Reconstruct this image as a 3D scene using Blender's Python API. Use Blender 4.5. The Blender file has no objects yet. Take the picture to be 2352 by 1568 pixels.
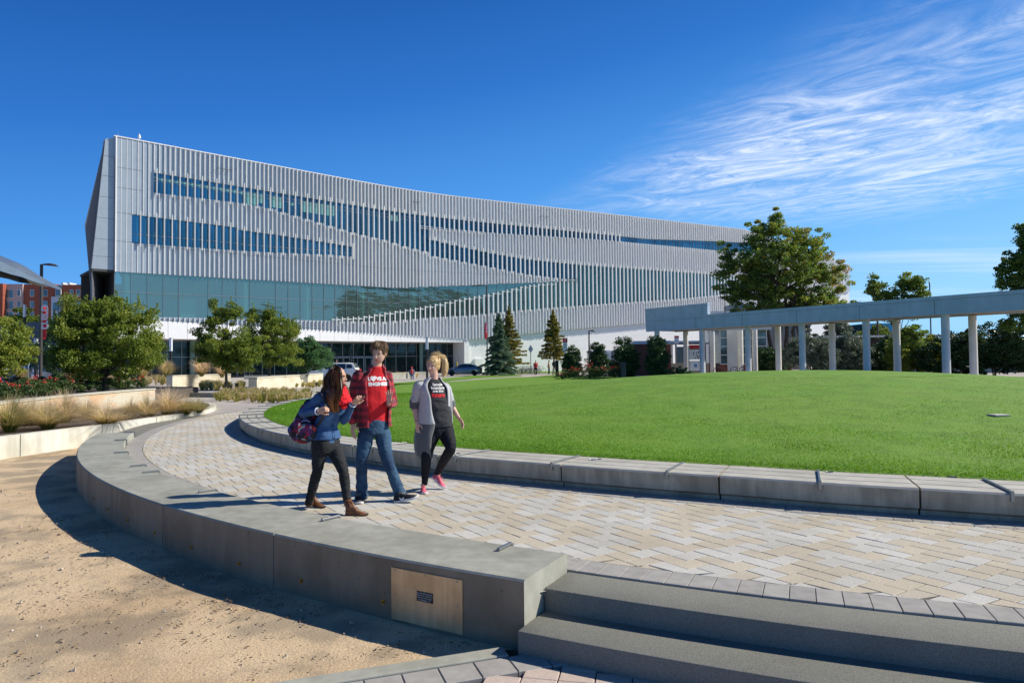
import bpy, bmesh, math, random
import numpy as np
from mathutils import Vector, Matrix, noise as mnoise
from mathutils.geometry import tessellate_polygon
random.seed(7); RNG = np.random.default_rng(7)
SC = bpy.context.scene; COL = SC.collection
PI = math.pi; rad = math.radians
# ---------------------------------------------------------------- camera
F, TH, RO, HC = 1707.0/1.0884, .0292, -.0104, 1.65      # focal length in px of a 2352 px wide frame, pitch, roll, eye height
cr, sr, ct, st = math.cos(RO), math.sin(RO), math.cos(TH), math.sin(TH)
cam = bpy.data.cameras.new('camera'); co = bpy.data.objects.new('camera', cam); COL.objects.link(co)
cam.sensor_width = 36; cam.lens = 36*F/2352; cam.clip_end = 5000; cam.clip_start = .05
xa = Vector((cr, -st*sr, ct*sr)); ya = Vector((-sr, -st*cr, ct*cr)); za = Vector((0, -ct, -st))
M = Matrix.Identity(4)
for i in range(3): M[i][0], M[i][1], M[i][2] = xa[i], ya[i], za[i]
M[2][3] = HC; co.matrix_world = M; SC.camera = co
def ray(x, y):
    x = (x-1176)/F; y = -(y-784)/F
    X = cr*x - sr*y; Y = sr*x + cr*y
    return Vector((X, ct - st*Y, st + ct*Y))
def at(x, y, Y):
    """point of the place seen at (x, y) of a 2352 px wide view, Y metres ahead"""
    d = ray(x, y); t = Y/d.y; return Vector((d.x*t, Y, HC + d.z*t))
def gnd(x, y, h=0.0):
    d = ray(x, y); t = (h-HC)/d.z; return Vector((d.x*t, d.y*t, h))
# ---------------------------------------------------------------- light
SUN_AZ, SUN_EL = rad(8), rad(37)
sd = Vector((math.cos(SUN_AZ)*math.cos(SUN_EL), math.sin(SUN_AZ)*math.cos(SUN_EL), math.sin(SUN_EL)))
sl = bpy.data.lights.new('sun', 'SUN'); sl.energy = 5.0; sl.angle = rad(.5); sl.color = (1, .93, .80)
so = bpy.data.objects.new('sun', sl); COL.objects.link(so); so.rotation_euler = sd.to_track_quat('Z', 'Y').to_euler()
W = bpy.data.worlds.new('World'); SC.world = W; W.use_nodes = True
nt = W.node_tree; nt.nodes.clear()
def N(t, typ, **k):
    n = t.nodes.new(typ)
    for a, b in k.items():
        if hasattr(n, a): setattr(n, a, b)
        else: n.inputs[a].default_value = b
    return n
def math_(t, op, a, b=None, c=None, clamp=False):
    n = t.nodes.new('ShaderNodeMath'); n.operation = op; n.use_clamp = clamp
    for i, v in enumerate((a, b, c)):
        if v is None: continue
        if isinstance(v, (int, float)): n.inputs[i].default_value = v
        else: t.links.new(v, n.inputs[i])
    return n.outputs[0]
def build_world():
    L = nt.links
    sky = nt.nodes.new('ShaderNodeTexSky'); sky.sky_type = 'NISHITA'; sky.sun_disc = False
    sky.sun_elevation = SUN_EL; sky.sun_rotation = PI/2 - SUN_AZ; sky.altitude = 100; sky.air_density = 1.0; sky.dust_density = .25; sky.ozone_density = 2.2
    hs = N(nt, 'ShaderNodeHueSaturation'); hs.inputs['Saturation'].default_value = 1.18; hs.inputs['Value'].default_value = 1.0
    L.new(sky.outputs[0], hs.inputs['Color'])
    tc0 = nt.nodes.new('ShaderNodeTexCoord'); sp0 = nt.nodes.new('ShaderNodeSeparateXYZ'); L.new(tc0.outputs['Generated'], sp0.inputs[0])
    rp = nt.nodes.new('ShaderNodeValToRGB'); e = rp.color_ramp
    stops = [(0, (.28, .58, .90)), (.10, (.155, .44, .84)), (.24, (.066, .275, .70)), (.38, (.025, .155, .52)), (.52, (.011, .092, .36)), (.75, (.006, .040, .14)), (1, (.006, .034, .115))]
    while len(e.elements) < len(stops): e.elements.new(.5)
    for q, (p_, c_) in zip(e.elements, stops): q.position = p_; q.color = (*[v for v in c_], 1)
    # clear polarised blue: deeper away from the sun, paler towards it
    fac = math_(nt, 'SUBTRACT', sp0.outputs[2], math_(nt, 'MULTIPLY', sp0.outputs[0], .16)); L.new(math_(nt, 'MAXIMUM', fac, 0), rp.inputs[0])
    sc_ = nt.nodes.new('ShaderNodeMix'); sc_.data_type = 'RGBA'; sc_.blend_type = 'MULTIPLY'; sc_.inputs[0].default_value = 1; L.new(rp.outputs[0], sc_.inputs[6]); sc_.inputs[7].default_value = (10, 10, 10, 1); sc_.clamp_result = False
    mk = nt.nodes.new('ShaderNodeMix'); mk.data_type = 'RGBA'; mk.inputs[0].default_value = .97; L.new(hs.outputs[0], mk.inputs[6]); L.new(sc_.outputs[2], mk.inputs[7])
    tc = nt.nodes.new('ShaderNodeTexCoord'); sp = nt.nodes.new('ShaderNodeSeparateXYZ'); L.new(tc.outputs['Generated'], sp.inputs[0])
    z = math_(nt, 'MAXIMUM', sp.outputs[2], .02)
    px = math_(nt, 'DIVIDE', sp.outputs[0], z); py = math_(nt, 'DIVIDE', sp.outputs[1], z)
    def comb(a, b, c=0.0):
        n = nt.nodes.new('ShaderNodeCombineXYZ')
        for i, v in enumerate((a, b, c)):
            if isinstance(v, (int, float)): n.inputs[i].default_value = v
            else: L.new(v, n.inputs[i])
        return n.outputs[0]
    # rotate to streak axes: a along the streaks (1,-.75), b across
    ca, sa = math.cos(rad(-38)), math.sin(rad(-38))
    a = math_(nt, 'ADD', math_(nt, 'MULTIPLY', px, ca), math_(nt, 'MULTIPLY', py, sa))
    b = math_(nt, 'SUBTRACT', math_(nt, 'MULTIPLY', py, ca), math_(nt, 'MULTIPLY', px, sa))
    def noise(vec, scale, det, rough, dist):
        n = nt.nodes.new('ShaderNodeTexNoise'); n.inputs['Scale'].default_value = scale; n.inputs['Detail'].default_value = det
        n.inputs['Roughness'].default_value = rough; n.inputs['Distortion'].default_value = dist; L.new(vec, n.inputs['Vector']); return n.outputs[0]
    def ramp(v, lo, hi):
        n = nt.nodes.new('ShaderNodeMapRange'); n.interpolation_type = 'SMOOTHSTEP'
        L.new(v, n.inputs[0]); n.inputs[1].default_value = lo; n.inputs[2].default_value = hi; return n.outputs[0]
    fine = noise(comb(math_(nt, 'MULTIPLY', a, .95), math_(nt, 'MULTIPLY', b, 1.75)), 1.9, 15, .70, 2.4)
    big = noise(comb(math_(nt, 'MULTIPLY', a, .6), b, 3.3), .95, 3, .5, .35)
    f1 = ramp(fine, .30, .84); f2 = ramp(big, .24, .58)
    # the bank sits to the right: mask in cloud-plane coordinates
    edge = math_(nt, 'ADD', px, math_(nt, 'MULTIPLY', py, .34))     # larger = farther right
    m1 = ramp(edge, 1.5, 2.3); m2 = ramp(py, 5.6, 3.6)
    m3 = ramp(math_(nt, 'ADD', px, math_(nt, 'MULTIPLY', py, .0)), 3.6, 2.0)
    bank = math_(nt, 'MULTIPLY', math_(nt, 'MULTIPLY', m1, m2), m3)
    c1 = math_(nt, 'MULTIPLY', math_(nt, 'MULTIPLY', f2, math_(nt, 'ADD', math_(nt, 'MULTIPLY', f1, .86), .05)), bank)
    # thin veil lower right
    vn = noise(comb(math_(nt, 'MULTIPLY', px, .12), math_(nt, 'MULTIPLY', py, .55), 9.1), 1.3, 6, .6, .4)
    veil = math_(nt, 'MULTIPLY', math_(nt, 'MULTIPLY', ramp(vn, .45, .7), ramp(px, 2.0, 4.5)), ramp(py, 4.6, 6.0))
    cl = math_(nt, 'ADD', math_(nt, 'MULTIPLY', c1, 1.3), math_(nt, 'MULTIPLY', veil, .42), clamp=True)
    up = ramp(sp.outputs[2], .03, .09); cl = math_(nt, 'MULTIPLY', cl, up)
    mx = nt.nodes.new('ShaderNodeMix'); mx.data_type = 'RGBA'; L.new(cl, mx.inputs[0]); L.new(mk.outputs[2], mx.inputs[6]); mx.inputs[7].default_value = (7.6, 8.3, 9.6, 1)
    bg = nt.nodes.new('ShaderNodeBackground'); bg.inputs[1].default_value = .1; L.new(mx.outputs[2], bg.inputs[0])
    o = nt.nodes.new('ShaderNodeOutputWorld'); L.new(bg.outputs[0], o.inputs[0])
build_world()
SC.view_settings.view_transform = 'Standard'; SC.view_settings.look = 'None'; SC.view_settings.exposure = .28; SC.view_settings.gamma = 1
SC.cycles.max_bounces = 6; SC.cycles.transparent_max_bounces = 8; SC.cycles.sample_clamp_indirect = 6
# ---------------------------------------------------------------- helpers
def tag(o, label=None, cat=None, group=None, kind=None):
    if label: o['label'] = label
    if cat: o['category'] = cat
    if group: o['group'] = group
    if kind: o['kind'] = kind
    return o
def empty(name, loc, label=None, cat=None, group=None, rz=0.0):
    o = bpy.data.objects.new(name, None); COL.objects.link(o); o.location = loc; o.rotation_euler.z = rz; o.empty_display_size = .2
    return tag(o, label, cat, group)
def copy_tree(o, parent=None):
    c = o.copy(); COL.objects.link(c); c.parent = parent
    for ch in list(o.children): copy_tree(ch, c)
    return c
def link(name, me, mats, parent=None, smooth=False):
    if not isinstance(mats, (list, tuple)): mats = [mats]
    for m in mats:
        if m: me.materials.append(m)
    o = bpy.data.objects.new(name, me); COL.objects.link(o)
    if parent: o.parent = parent
    if smooth: me.polygons.foreach_set('use_smooth', np.ones(len(me.polygons), bool))
    return o
class MB:
    def __init__(s, org=(0, 0, 0), rz=0.0): s.v = []; s.f = []; s.m = []; s.o = Vector(org); s.c, s.s = math.cos(-rz), math.sin(-rz); s.sharp = True
    def add(s, vs, fs, m=0):
        n = len(s.v)
        for p in vs:
            x, y, z = p[0]-s.o.x, p[1]-s.o.y, p[2]-s.o.z
            s.v.append((x*s.c-y*s.s, x*s.s+y*s.c, z))
        for f in fs: s.f.append(tuple(i+n for i in f)); s.m.append(m)
    def box(s, c, d, rz=0.0, m=0, rx=0.0, ry=0.0):
        c = Vector(c); h = Vector(d)/2; R = Matrix.Rotation(rz, 3, 'Z') @ Matrix.Rotation(ry, 3, 'Y') @ Matrix.Rotation(rx, 3, 'X')
        vs = [c + R @ Vector((h.x*i, h.y*j, h.z*k)) for k in (-1, 1) for j in (-1, 1) for i in (-1, 1)]
        s.add(vs, [(0, 2, 3, 1), (4, 5, 7, 6), (0, 1, 5, 4), (2, 6, 7, 3), (0, 4, 6, 2), (1, 3, 7, 5)], m)
    def hexa(s, a, b, m=0):      # two quads a (4 pts), b (4 pts) joined
        s.add(list(a)+list(b), [(3, 2, 1, 0), (4, 5, 6, 7), (0, 1, 5, 4), (1, 2, 6, 5), (2, 3, 7, 6), (3, 0, 4, 7)], m)
    def prism(s, poly, z0, z1, m=0):
        n = len(poly); vs = [(p[0], p[1], z0) for p in poly]+[(p[0], p[1], z1) for p in poly]
        tris = tessellate_polygon([[Vector((p[0], p[1], 0)) for p in poly]])
        fs = [tuple(i+n for i in t) for t in tris]+[tuple(reversed(t)) for t in tris]
        fs += [(i, (i+1) % n, (i+1) % n+n, i+n) for i in range(n)]
        s.add(vs, fs, m)
    def rings(s, R, m=0, cap=True, closed=True):
        n = len(R[0]); vs = [p for r in R for p in r]; fs = []
        for i in range(len(R)-1):
            for j in range(n if closed else n-1):
                k = (j+1) % n; fs.append((i*n+j, i*n+k, (i+1)*n+k, (i+1)*n+j))
        if cap: fs += [tuple(reversed(range(n))), tuple(range((len(R)-1)*n, len(R)*n))]
        s.add(vs, fs, m)
    def tube(s, pts, r, n=8, m=0, cap=True):
        pts = [Vector(p) for p in pts]; rr = r if isinstance(r, (list, tuple)) else [r]*len(pts)
        R = []; ref = None
        for i, p in enumerate(pts):
            t = (pts[min(i+1, len(pts)-1)]-pts[max(i-1, 0)])
            t = t.normalized() if t.length > 1e-9 else Vector((0, 0, 1))
            if ref is None: ref = Vector((0, 1, 0)) if abs(t.y) < .8 else Vector((1, 0, 0))
            a = (ref - t*ref.dot(t)).normalized(); b = t.cross(a); ref = a
            R.append([p + (a*math.cos(2*PI*k/n)+b*math.sin(2*PI*k/n))*rr[i] for k in range(n)])
        s.rings(R, m, cap)
    def lathe(s, c, prof, n=24, m=0):
        c = Vector(c); s.rings([[c+Vector((r*math.cos(2*PI*k/n), r*math.sin(2*PI*k/n), z)) for k in range(n)] for r, z in prof], m)
    def build(s, name, mats, parent=None, smooth=False, bevel=0.0):
        me = bpy.data.meshes.new(name); me.from_pydata(s.v, [], s.f)
        if any(s.m): me.polygons.foreach_set('material_index', s.m)
        if bevel or smooth:
            bm = bmesh.new(); bm.from_mesh(me)
            if bevel: bmesh.ops.bevel(bm, geom=[e for e in bm.edges if len(e.link_faces) == 2 and e.calc_face_angle(0) > .5], offset=bevel, segments=2, affect='EDGES', profile=.5, clamp_overlap=True)
            if smooth:
                for e in bm.edges:
                    if len(e.link_faces) == 2 and e.calc_face_angle(0) > .7: e.smooth = False
            bm.to_mesh(me); bm.free()
        me.update(); return link(name, me, mats, parent, smooth)
def npmesh(name, V, Fq, mats, parent=None, tint=None, smooth=False, uvw=None):
    """V (n,3), Fq (m,k) arrays -> one mesh, optional per-face tint"""
    me = bpy.data.meshes.new(name); V = np.asarray(V, np.float32); Fq = np.asarray(Fq, np.int32); k = Fq.shape[1]
    me.vertices.add(len(V)); me.vertices.foreach_set('co', V.ravel())
    me.loops.add(Fq.size); me.loops.foreach_set('vertex_index', Fq.ravel())
    me.polygons.add(len(Fq)); me.polygons.foreach_set('loop_start', np.arange(0, Fq.size, k, dtype=np.int32)); me.polygons.foreach_set('loop_total', np.full(len(Fq), k, np.int32))
    me.update(calc_edges=True)
    me.polygons.foreach_set('use_smooth', np.full(len(Fq), smooth, bool))
    if tint is not None:
        a = me.attributes.new('tint', 'FLOAT', 'FACE'); a.data.foreach_set('value', np.asarray(tint, np.float32))
    return link(name, me, mats, parent, smooth)
WORK = bpy.data.scenes.new('workbench')       # scratch scene for remeshing and lettering, removed at the end
def baked(o):
    WORK.collection.objects.link(o); vl = WORK.view_layers[0]; vl.update(); dg = vl.depsgraph; me = bpy.data.meshes.new_from_object(o.evaluated_get(dg)); bpy.data.objects.remove(o); return me
# ---------------------------------------------------------------- materials
MATS = {}
def mat(name, col, rough=.6, var=.12, scale=3.0, bump=0.0, bscale=30.0, metal=0.0, spec=.5, col2=None, mixs=None, coords='pos', sheen=0.0, emit=None, detail=5, stretch=None, alpha=None, trans=0.0, ior=1.45, tintmix=None, big=None, spots=None):
    """one procedural Principled material: base colour broken up by noise, optional second colour, speckle and bump"""
    m = bpy.data.materials.new(name); m.use_nodes = True; t = m.node_tree; L = t.links; b = t.nodes['Principled BSDF']
    geo = t.nodes.new('ShaderNodeNewGeometry'); tcn = t.nodes.new('ShaderNodeTexCoord')
    vec = geo.outputs['Position'] if coords == 'pos' else tcn.outputs['Object']
    if stretch:
        mp = t.nodes.new('ShaderNodeMapping'); mp.inputs['Scale'].default_value = stretch; L.new(vec, mp.inputs[0]); vecs = mp.outputs[0]
    else: vecs = vec
    def nz(scale, det=detail, v=None, rough_=.6):
        n = t.nodes.new('ShaderNodeTexNoise'); n.inputs['Scale'].default_value = scale; n.inputs['Detail'].default_value = det; n.inputs['Roughness'].default_value = rough_
        L.new(v or vecs, n.inputs['Vector']); return n.outputs[0]
    def ramp(v, lo, hi):
        n = t.nodes.new('ShaderNodeMapRange'); n.interpolation_type = 'SMOOTHSTEP'; L.new(v, n.inputs[0]); n.inputs[1].default_value = lo; n.inputs[2].default_value = hi; return n.outputs[0]
    def mix(f, a, c, mode='MIX'):
        n = t.nodes.new('ShaderNodeMix'); n.data_type = 'RGBA'; n.blend_type = mode; n.clamp_factor = True
        if isinstance(f, (int, float)): n.inputs[0].default_value = f
        else: L.new(f, n.inputs[0])
        for i, v in ((6, a), (7, c)):
            if isinstance(v, tuple): n.inputs[i].default_value = (*v, 1)
            else: L.new(v, n.inputs[i])
        return n.outputs[2]
    lo = tuple(max(0, c*(1-var)) for c in col); hi = tuple(min(1, c*(1+var)) for c in col)
    c = mix(ramp(nz(scale), .3, .7), lo, hi)
    if col2: c = mix(ramp(nz(mixs or scale*.3, 4), .42, .6), c, col2)
    if tintmix:      # list of colours picked by the per-face tint attribute
        at_ = t.nodes.new('ShaderNodeAttribute'); at_.attribute_name = 'tint'; cr_ = t.nodes.new('ShaderNodeValToRGB'); e = cr_.color_ramp
        while len(e.elements) < len(tintmix): e.elements.new(.5)
        for i, q in enumerate(tintmix): e.elements[i].position = i/(len(tintmix)-1); e.elements[i].color = (*q, 1)
        L.new(at_.outputs['Fac'], cr_.inputs[0]); c = mix(var*0+.85, c, cr_.outputs[0])
        c = mix(1.0, c, mix(ramp(nz(scale), .3, .7), (1-var,)*3, (1+var,)*3), 'MULTIPLY')
    if big: c = mix(ramp(nz(big[0], 3, geo.outputs['Position']), .4, .65), c, mix(1.0, c, big[1], 'MULTIPLY'))
    if spots: c = mix(ramp(nz(spots[0], 2, vec, .5), spots[1], spots[1]+.06), c, spots[2])
    L.new(c, b.inputs['Base Color'])
    b.inputs['Roughness'].default_value = rough; b.inputs['Metallic'].default_value = metal; b.inputs['Specular IOR Level'].default_value = spec; b.inputs['IOR'].default_value = ior
    if sheen: b.inputs['Sheen Weight'].default_value = sheen
    if trans: b.inputs['Transmission Weight'].default_value = trans
    if alpha is not None: b.inputs['Alpha'].default_value = alpha
    if emit: b.inputs['Emission Color'].default_value = (*emit[0], 1); b.inputs['Emission Strength'].default_value = emit[1]
    if bump:
        bp = t.nodes.new('ShaderNodeBump'); bp.inputs['Strength'].default_value = min(1, bump); bp.inputs['Distance'].default_value = .5/bscale if bump <= 1 else bump*.5/bscale
        L.new(nz(bscale, 6, vec), bp.inputs['Height']); L.new(bp.outputs[0], b.inputs['Normal'])
    MATS[name] = m; return m
def leafmat(name, cols, trans=.35, rough=.5):
    m = bpy.data.materials.new(name); m.use_nodes = True; t = m.node_tree; L = t.links; b = t.nodes['Principled BSDF']
    at_ = t.nodes.new('ShaderNodeAttribute'); at_.attribute_name = 'tint'; cr_ = t.nodes.new('ShaderNodeValToRGB'); e = cr_.color_ramp
    while len(e.elements) < len(cols): e.elements.new(.5)
    for i, q in enumerate(cols): e.elements[i].position = i/(len(cols)-1); e.elements[i].color = (*q, 1)
    L.new(at_.outputs['Fac'], cr_.inputs[0]); L.new(cr_.outputs[0], b.inputs['Base Color'])
    b.inputs['Roughness'].default_value = rough; b.inputs['Specular IOR Level'].default_value = .35
    tr = t.nodes.new('ShaderNodeBsdfTranslucent'); hs = t.nodes.new('ShaderNodeHueSaturation'); hs.inputs['Value'].default_value = 1.7; hs.inputs['Saturation'].default_value = 1.05; hs.inputs['Hue'].default_value = .485
    L.new(cr_.outputs[0], hs.inputs['Color']); L.new(hs.outputs[0], tr.inputs[0])
    ms = t.nodes.new('ShaderNodeMixShader'); ms.inputs[0].default_value = trans; L.new(b.outputs[0], ms.inputs[1]); L.new(tr.outputs[0], ms.inputs[2])
    L.new(ms.outputs[0], t.nodes['Material Output'].inputs[0]); MATS[name] = m; return m
CEN = Vector((9.55, 22.55, 0))          # centre of the round lawn
def pol(r, a, z=0.0): return Vector((CEN.x + r*math.cos(rad(a)), CEN.y + r*math.sin(rad(a)), z))
LC = Vector((10.8, 25.23, 0))           # centre of the lawn and its seat wall
def lpol(r, a, z=0.0): return Vector((LC.x + r*math.cos(rad(a)), LC.y + r*math.sin(rad(a)), z))
_RT = [(160, -.35), (187, -.2), (195, 0), (205, .12), (214, .14), (230, .06), (238, -.08), (244, -.1), (249, 0), (254, .12), (310, .12)]
def r_out(a):
    for (p, x), (q, y) in zip(_RT[:-1], _RT[1:]):
        if a <= q: return 19.29+x+(y-x)*sstep(p, q, a)
    return 19.41
def r_in(a): return r_out(a)-.60-.24*sstep(214, 240, a)
def sstep(a, b, x):
    t = min(1, max(0, (x-a)/(b-a))); return t*t*(3-2*t)
# ================================================================ setting: ground, paths, lawn
m_ground = mat('concrete_walk', (.46, .42, .385), .8, .1, 1.2, .15, 60, big=(.15, (.82, .82, .82)))
m_sand = mat('decomposed_granite', (.60, .455, .29), .95, .2, 60, .9, 55, big=(.6, (.84, .8, .76)), spots=(70, .66, (.2, .15, .1)), col2=(.36, .285, .195), mixs=1.3)
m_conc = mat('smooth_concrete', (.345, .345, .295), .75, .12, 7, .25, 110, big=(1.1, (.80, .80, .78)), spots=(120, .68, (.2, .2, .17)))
m_concs = mat('stained_warmlit_concrete', (.245, .20, .14), .8, .10, 2.6, .35, 80, stretch=(2.4, 2.4, .5), big=(1.5, (.76, .74, .70)), spots=(26, .70, (.12, .10, .07)))  # stains, plus warm bounced light of the shaded outer face in the colour
m_concd = mat('step_concrete', (.195, .195, .168), .92, .34, 170, 1.0, 150, big=(1.5, (.9, .9, .9)))
m_white = mat('pale_concrete', (.62, .61, .54), .75, .12, 2, .1, 50, stretch=(2, 2, .4), big=(1.1, (.86, .84, .78)))
m_border = mat('border_stone', (.36, .32, .31), .85, .1, 8, .35, 160, tintmix=[(.285, .28, .26), (.345, .335, .31), (.315, .30, .28)])
m_paver = mat('exposed_aggregate_paver', (.5, .46, .4), .85, .16, 130, .5, 170, tintmix=[(.47, .465, .43), (.54, .53, .495), (.475, .42, .325), (.52, .46, .355)], big=(.9, (.88, .87, .85)))
m_pink = mat('pink_paver', (.47, .37, .315), .85, .1, 60, .35, 170, tintmix=[(.47, .385, .33), (.53, .43, .37), (.50, .40, .345)])
m_joint = mat('joint_sand', (.045, .04, .033), .95, .2, 30)
m_asph = mat('asphalt', (.10, .10, .10), .9, .2, 20, .3, 80)
m_steel = mat('galvanised_steel', (.30, .31, .31), .42, .08, 20, 0, 10, metal=.9)
m_steeld = mat('dull_steel', (.33, .33, .32), .5, .1, 20, 0, 10, metal=.7)
m_dark = mat('dark_recess', (.02, .02, .02), .8, .2, 5)
m_mulch = mat('bark_mulch', (.085, .068, .055), .95, .5, 40, 1.0, 40, spots=(28, .6, (.2, .17, .14)))
def lawn_h(x, y):
    r = math.hypot(x-LC.x, y-LC.y)
    b = .325*sstep(62, 36, y)
    k = math.cos(PI/2*min(1, r/18.6))**2
    return b + .88*k
# ground at path level, everything that lies at z = 0
gl = [(-600, 8), (-30, 8.2)]
wallp = [(-30, 8.2), (-11.25, 13.2), (-11.1, 14.62), (-10.93, 15.59), (-10.7, 16.83), (-10.45, 18.04), (-10.42, 19.6)]
arc = [pol(20.02, a) for a in np.linspace(200.5, 241.8, 30)]
st2 = [pol(19.72, a) for a in np.linspace(242.3, 300, 40)]
mb = MB()
poly = [(-900, 6)]+wallp+[(p.x, p.y) for p in arc]+[(p.x, p.y) for p in st2]+[(60, 1), (900, 1), (900, 2200), (-900, 2200)]
tris = tessellate_polygon([[Vector((p[0], p[1], 0)) for p in poly]])
mb.add([(p[0], p[1], -.012) for p in poly], [tuple(t) for t in tris])
g = tag(mb.build('ground', m_ground), kind='structure')
# lower sand level
mb = MB(); mb.add([(-900, -900, -.45), (900, -900, -.45), (900, 30, -.45), (-900, 30, -.45)], [(0, 1, 2, 3)]); tag(mb.build('lower_ground', m_sand), kind='structure')
def sand():
    xs = np.linspace(-16, 1, 240); ys = np.linspace(.4, 19, 260); X, Y = np.meshgrid(xs, ys)
    Z = np.array([[-.335 + .012*mnoise.noise(Vector((x*.9, y*.9, 0))) + .004*mnoise.noise(Vector((x*6, y*6, 3))) for x in xs] for y in ys])
    V = np.stack([X, Y, Z], -1).reshape(-1, 3); i = np.arange(len(ys)-1)[:, None]*len(xs)+np.arange(len(xs)-1)[None]
    Fq = np.stack([i, i+1, i+1+len(xs), i+len(xs)], -1).reshape(-1, 4)
    # keep only the side of the sand
    c = V[Fq].mean(1); r = np.hypot(c[:, 0]-CEN.x, c[:, 1]-CEN.y)
    kerb = (c[:, 0]+.1)*(-.33)+(c[:, 1]-4.83)*.94
    keep = (r > 19.6) & (kerb > -.075)
    return tag(npmesh('sand_ground', V, Fq[keep], m_sand, smooth=True), kind='structure')
sand()
# loose stones on the sand
def pebbles():
    n = 1000; V = []; Q = []; T = []
    k = 0
    while k < n:
        x = RNG.uniform(-9, .1); y = RNG.uniform(2.2, 11)
        r = math.hypot(x-CEN.x, y-CEN.y)
        if r < 20.25 or (x+.1)*(-.33)+(y-4.83)*.94 < .05: continue
        near = RNG.random() < math.exp(-(r-20.2)/1.2)
        if not near and RNG.random() < .5: continue
        s = abs(RNG.normal(0, .0045))+.003
        if near and RNG.random() < .08: s *= 2.2
        s = min(s, .026)
        c = np.array([x, y, -.332+s*.3]); b = len(V)
        d = RNG.normal(0, 1, (8, 3))*.28+np.array([[1, 1, -1], [-1, 1, -1], [-1, -1, -1], [1, -1, -1], [1, 1, 1], [-1, 1, 1], [-1, -1, 1], [1, -1, 1]])*np.array([.8, .7, .5])
        V += list(c+d*s); Q += [[b+i for i in f] for f in ((3, 2, 1, 0), (4, 5, 6, 7), (0, 1, 5, 4), (1, 2, 6, 5), (2, 3, 7, 6), (3, 0, 4, 7))]; T += [RNG.random()]*6; k += 1
    m = mat('loose_stone', (.4, .33, .25), .9, .2, 30, tintmix=[(.26, .21, .15), (.44, .34, .22), (.5, .44, .36), (.55, .52, .48)])
    tag(npmesh('gravel', V, Q, m, tint=T), 'loose pebbles and small stones scattered on the sandy ground below the curved wall', 'gravel', kind='stuff')
pebbles()
# dry leaf litter
def litter():
    n = 2000; V = []; Q = []; T = []
    k = 0
    while k < n:
        x = RNG.uniform(-7, .0); y = RNG.uniform(2.0, 9)
        r = math.hypot(x-CEN.x, y-CEN.y)
        if r < 20.25 or (x+.1)*(-.33)+(y-4.83)*.94 < .05 or mnoise.noise(Vector((x*1.3, y*1.3, 1))) < RNG.uniform(-.3, .5) or RNG.random() > .12+math.exp(-(r-20.2)/1.0): continue
        a = RNG.uniform(0, 2*PI); l = RNG.uniform(.008, .024); w = l*RNG.uniform(.12, .35); b = len(V); z = -.325
        for u, v in ((-1, 0), (0, -1), (1, 0), (0, 1)): V.append((x+u*l*math.cos(a)-v*w*math.sin(a), y+u*l*math.sin(a)+v*w*math.cos(a), z+RNG.uniform(0, .008)))
        Q.append([b, b+1, b+2, b+3]); T.append(RNG.random()); k += 1
    m = mat('dry_leaf', (.1, .06, .03), .9, .2, 10, tintmix=[(.06, .035, .02), (.14, .08, .04), (.2, .13, .06)])
    tag(npmesh('leaf_litter', V, Q, m, tint=T), 'thin brown leaf litter lying on the sandy ground', 'leaf litter', kind='stuff')
litter()
# joint sand bed under the pavers
def ringsheet(name, r0, r1, a0, a1, z, m, n=90, kind='structure'):
    mb = MB(); A_ = np.linspace(a0, a1, n); vs = [pol(r0, a, z) for a in A_]+[pol(r1, a, z) for a in A_]
    mb.add(vs, [(i, i+1, n+i+1, n+i) for i in range(n-1)]); return tag(mb.build(name, m), kind=kind)
ringsheet('paving_bed', 15.6, 19.38, 172, 303, -.006, m_joint)
def bricks(name, rects, z0, z1, m, tints, gap=.008, bev=.0035):
    """chamfered paving stones; rects = list of 4-corner polygons (ccw)"""
    V = []; Q = []; T = []
    for P, tt in zip(rects, tints):
        P = np.array(P)[:, :2]; c = P.mean(0); b = len(V); n = 4
        if RNG.random() < .5: dz = RNG.normal(0, .0012)
        else: dz = 0
        for k, (ins, z) in enumerate(((gap/2, z0), (gap/2, z1-bev*.8), (gap/2+bev, z1))):
            for p in P:
                d = p-c; l = np.abs(d).max(); dd = p - d/np.linalg.norm(d)*ins*1.3
                V.append((dd[0], dd[1], z+(dz if k else 0)))
        for r in range(2):
            for i in range(4): Q.append([b+r*4+i, b+r*4+(i+1) % 4, b+(r+1)*4+(i+1) % 4, b+(r+1)*4+i]); T.append(tt)
        Q.append([b+8, b+9, b+10, b+11]); T.append(tt)
    return tag(npmesh(name, V, Q, m, tint=T), kind='structure')
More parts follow.
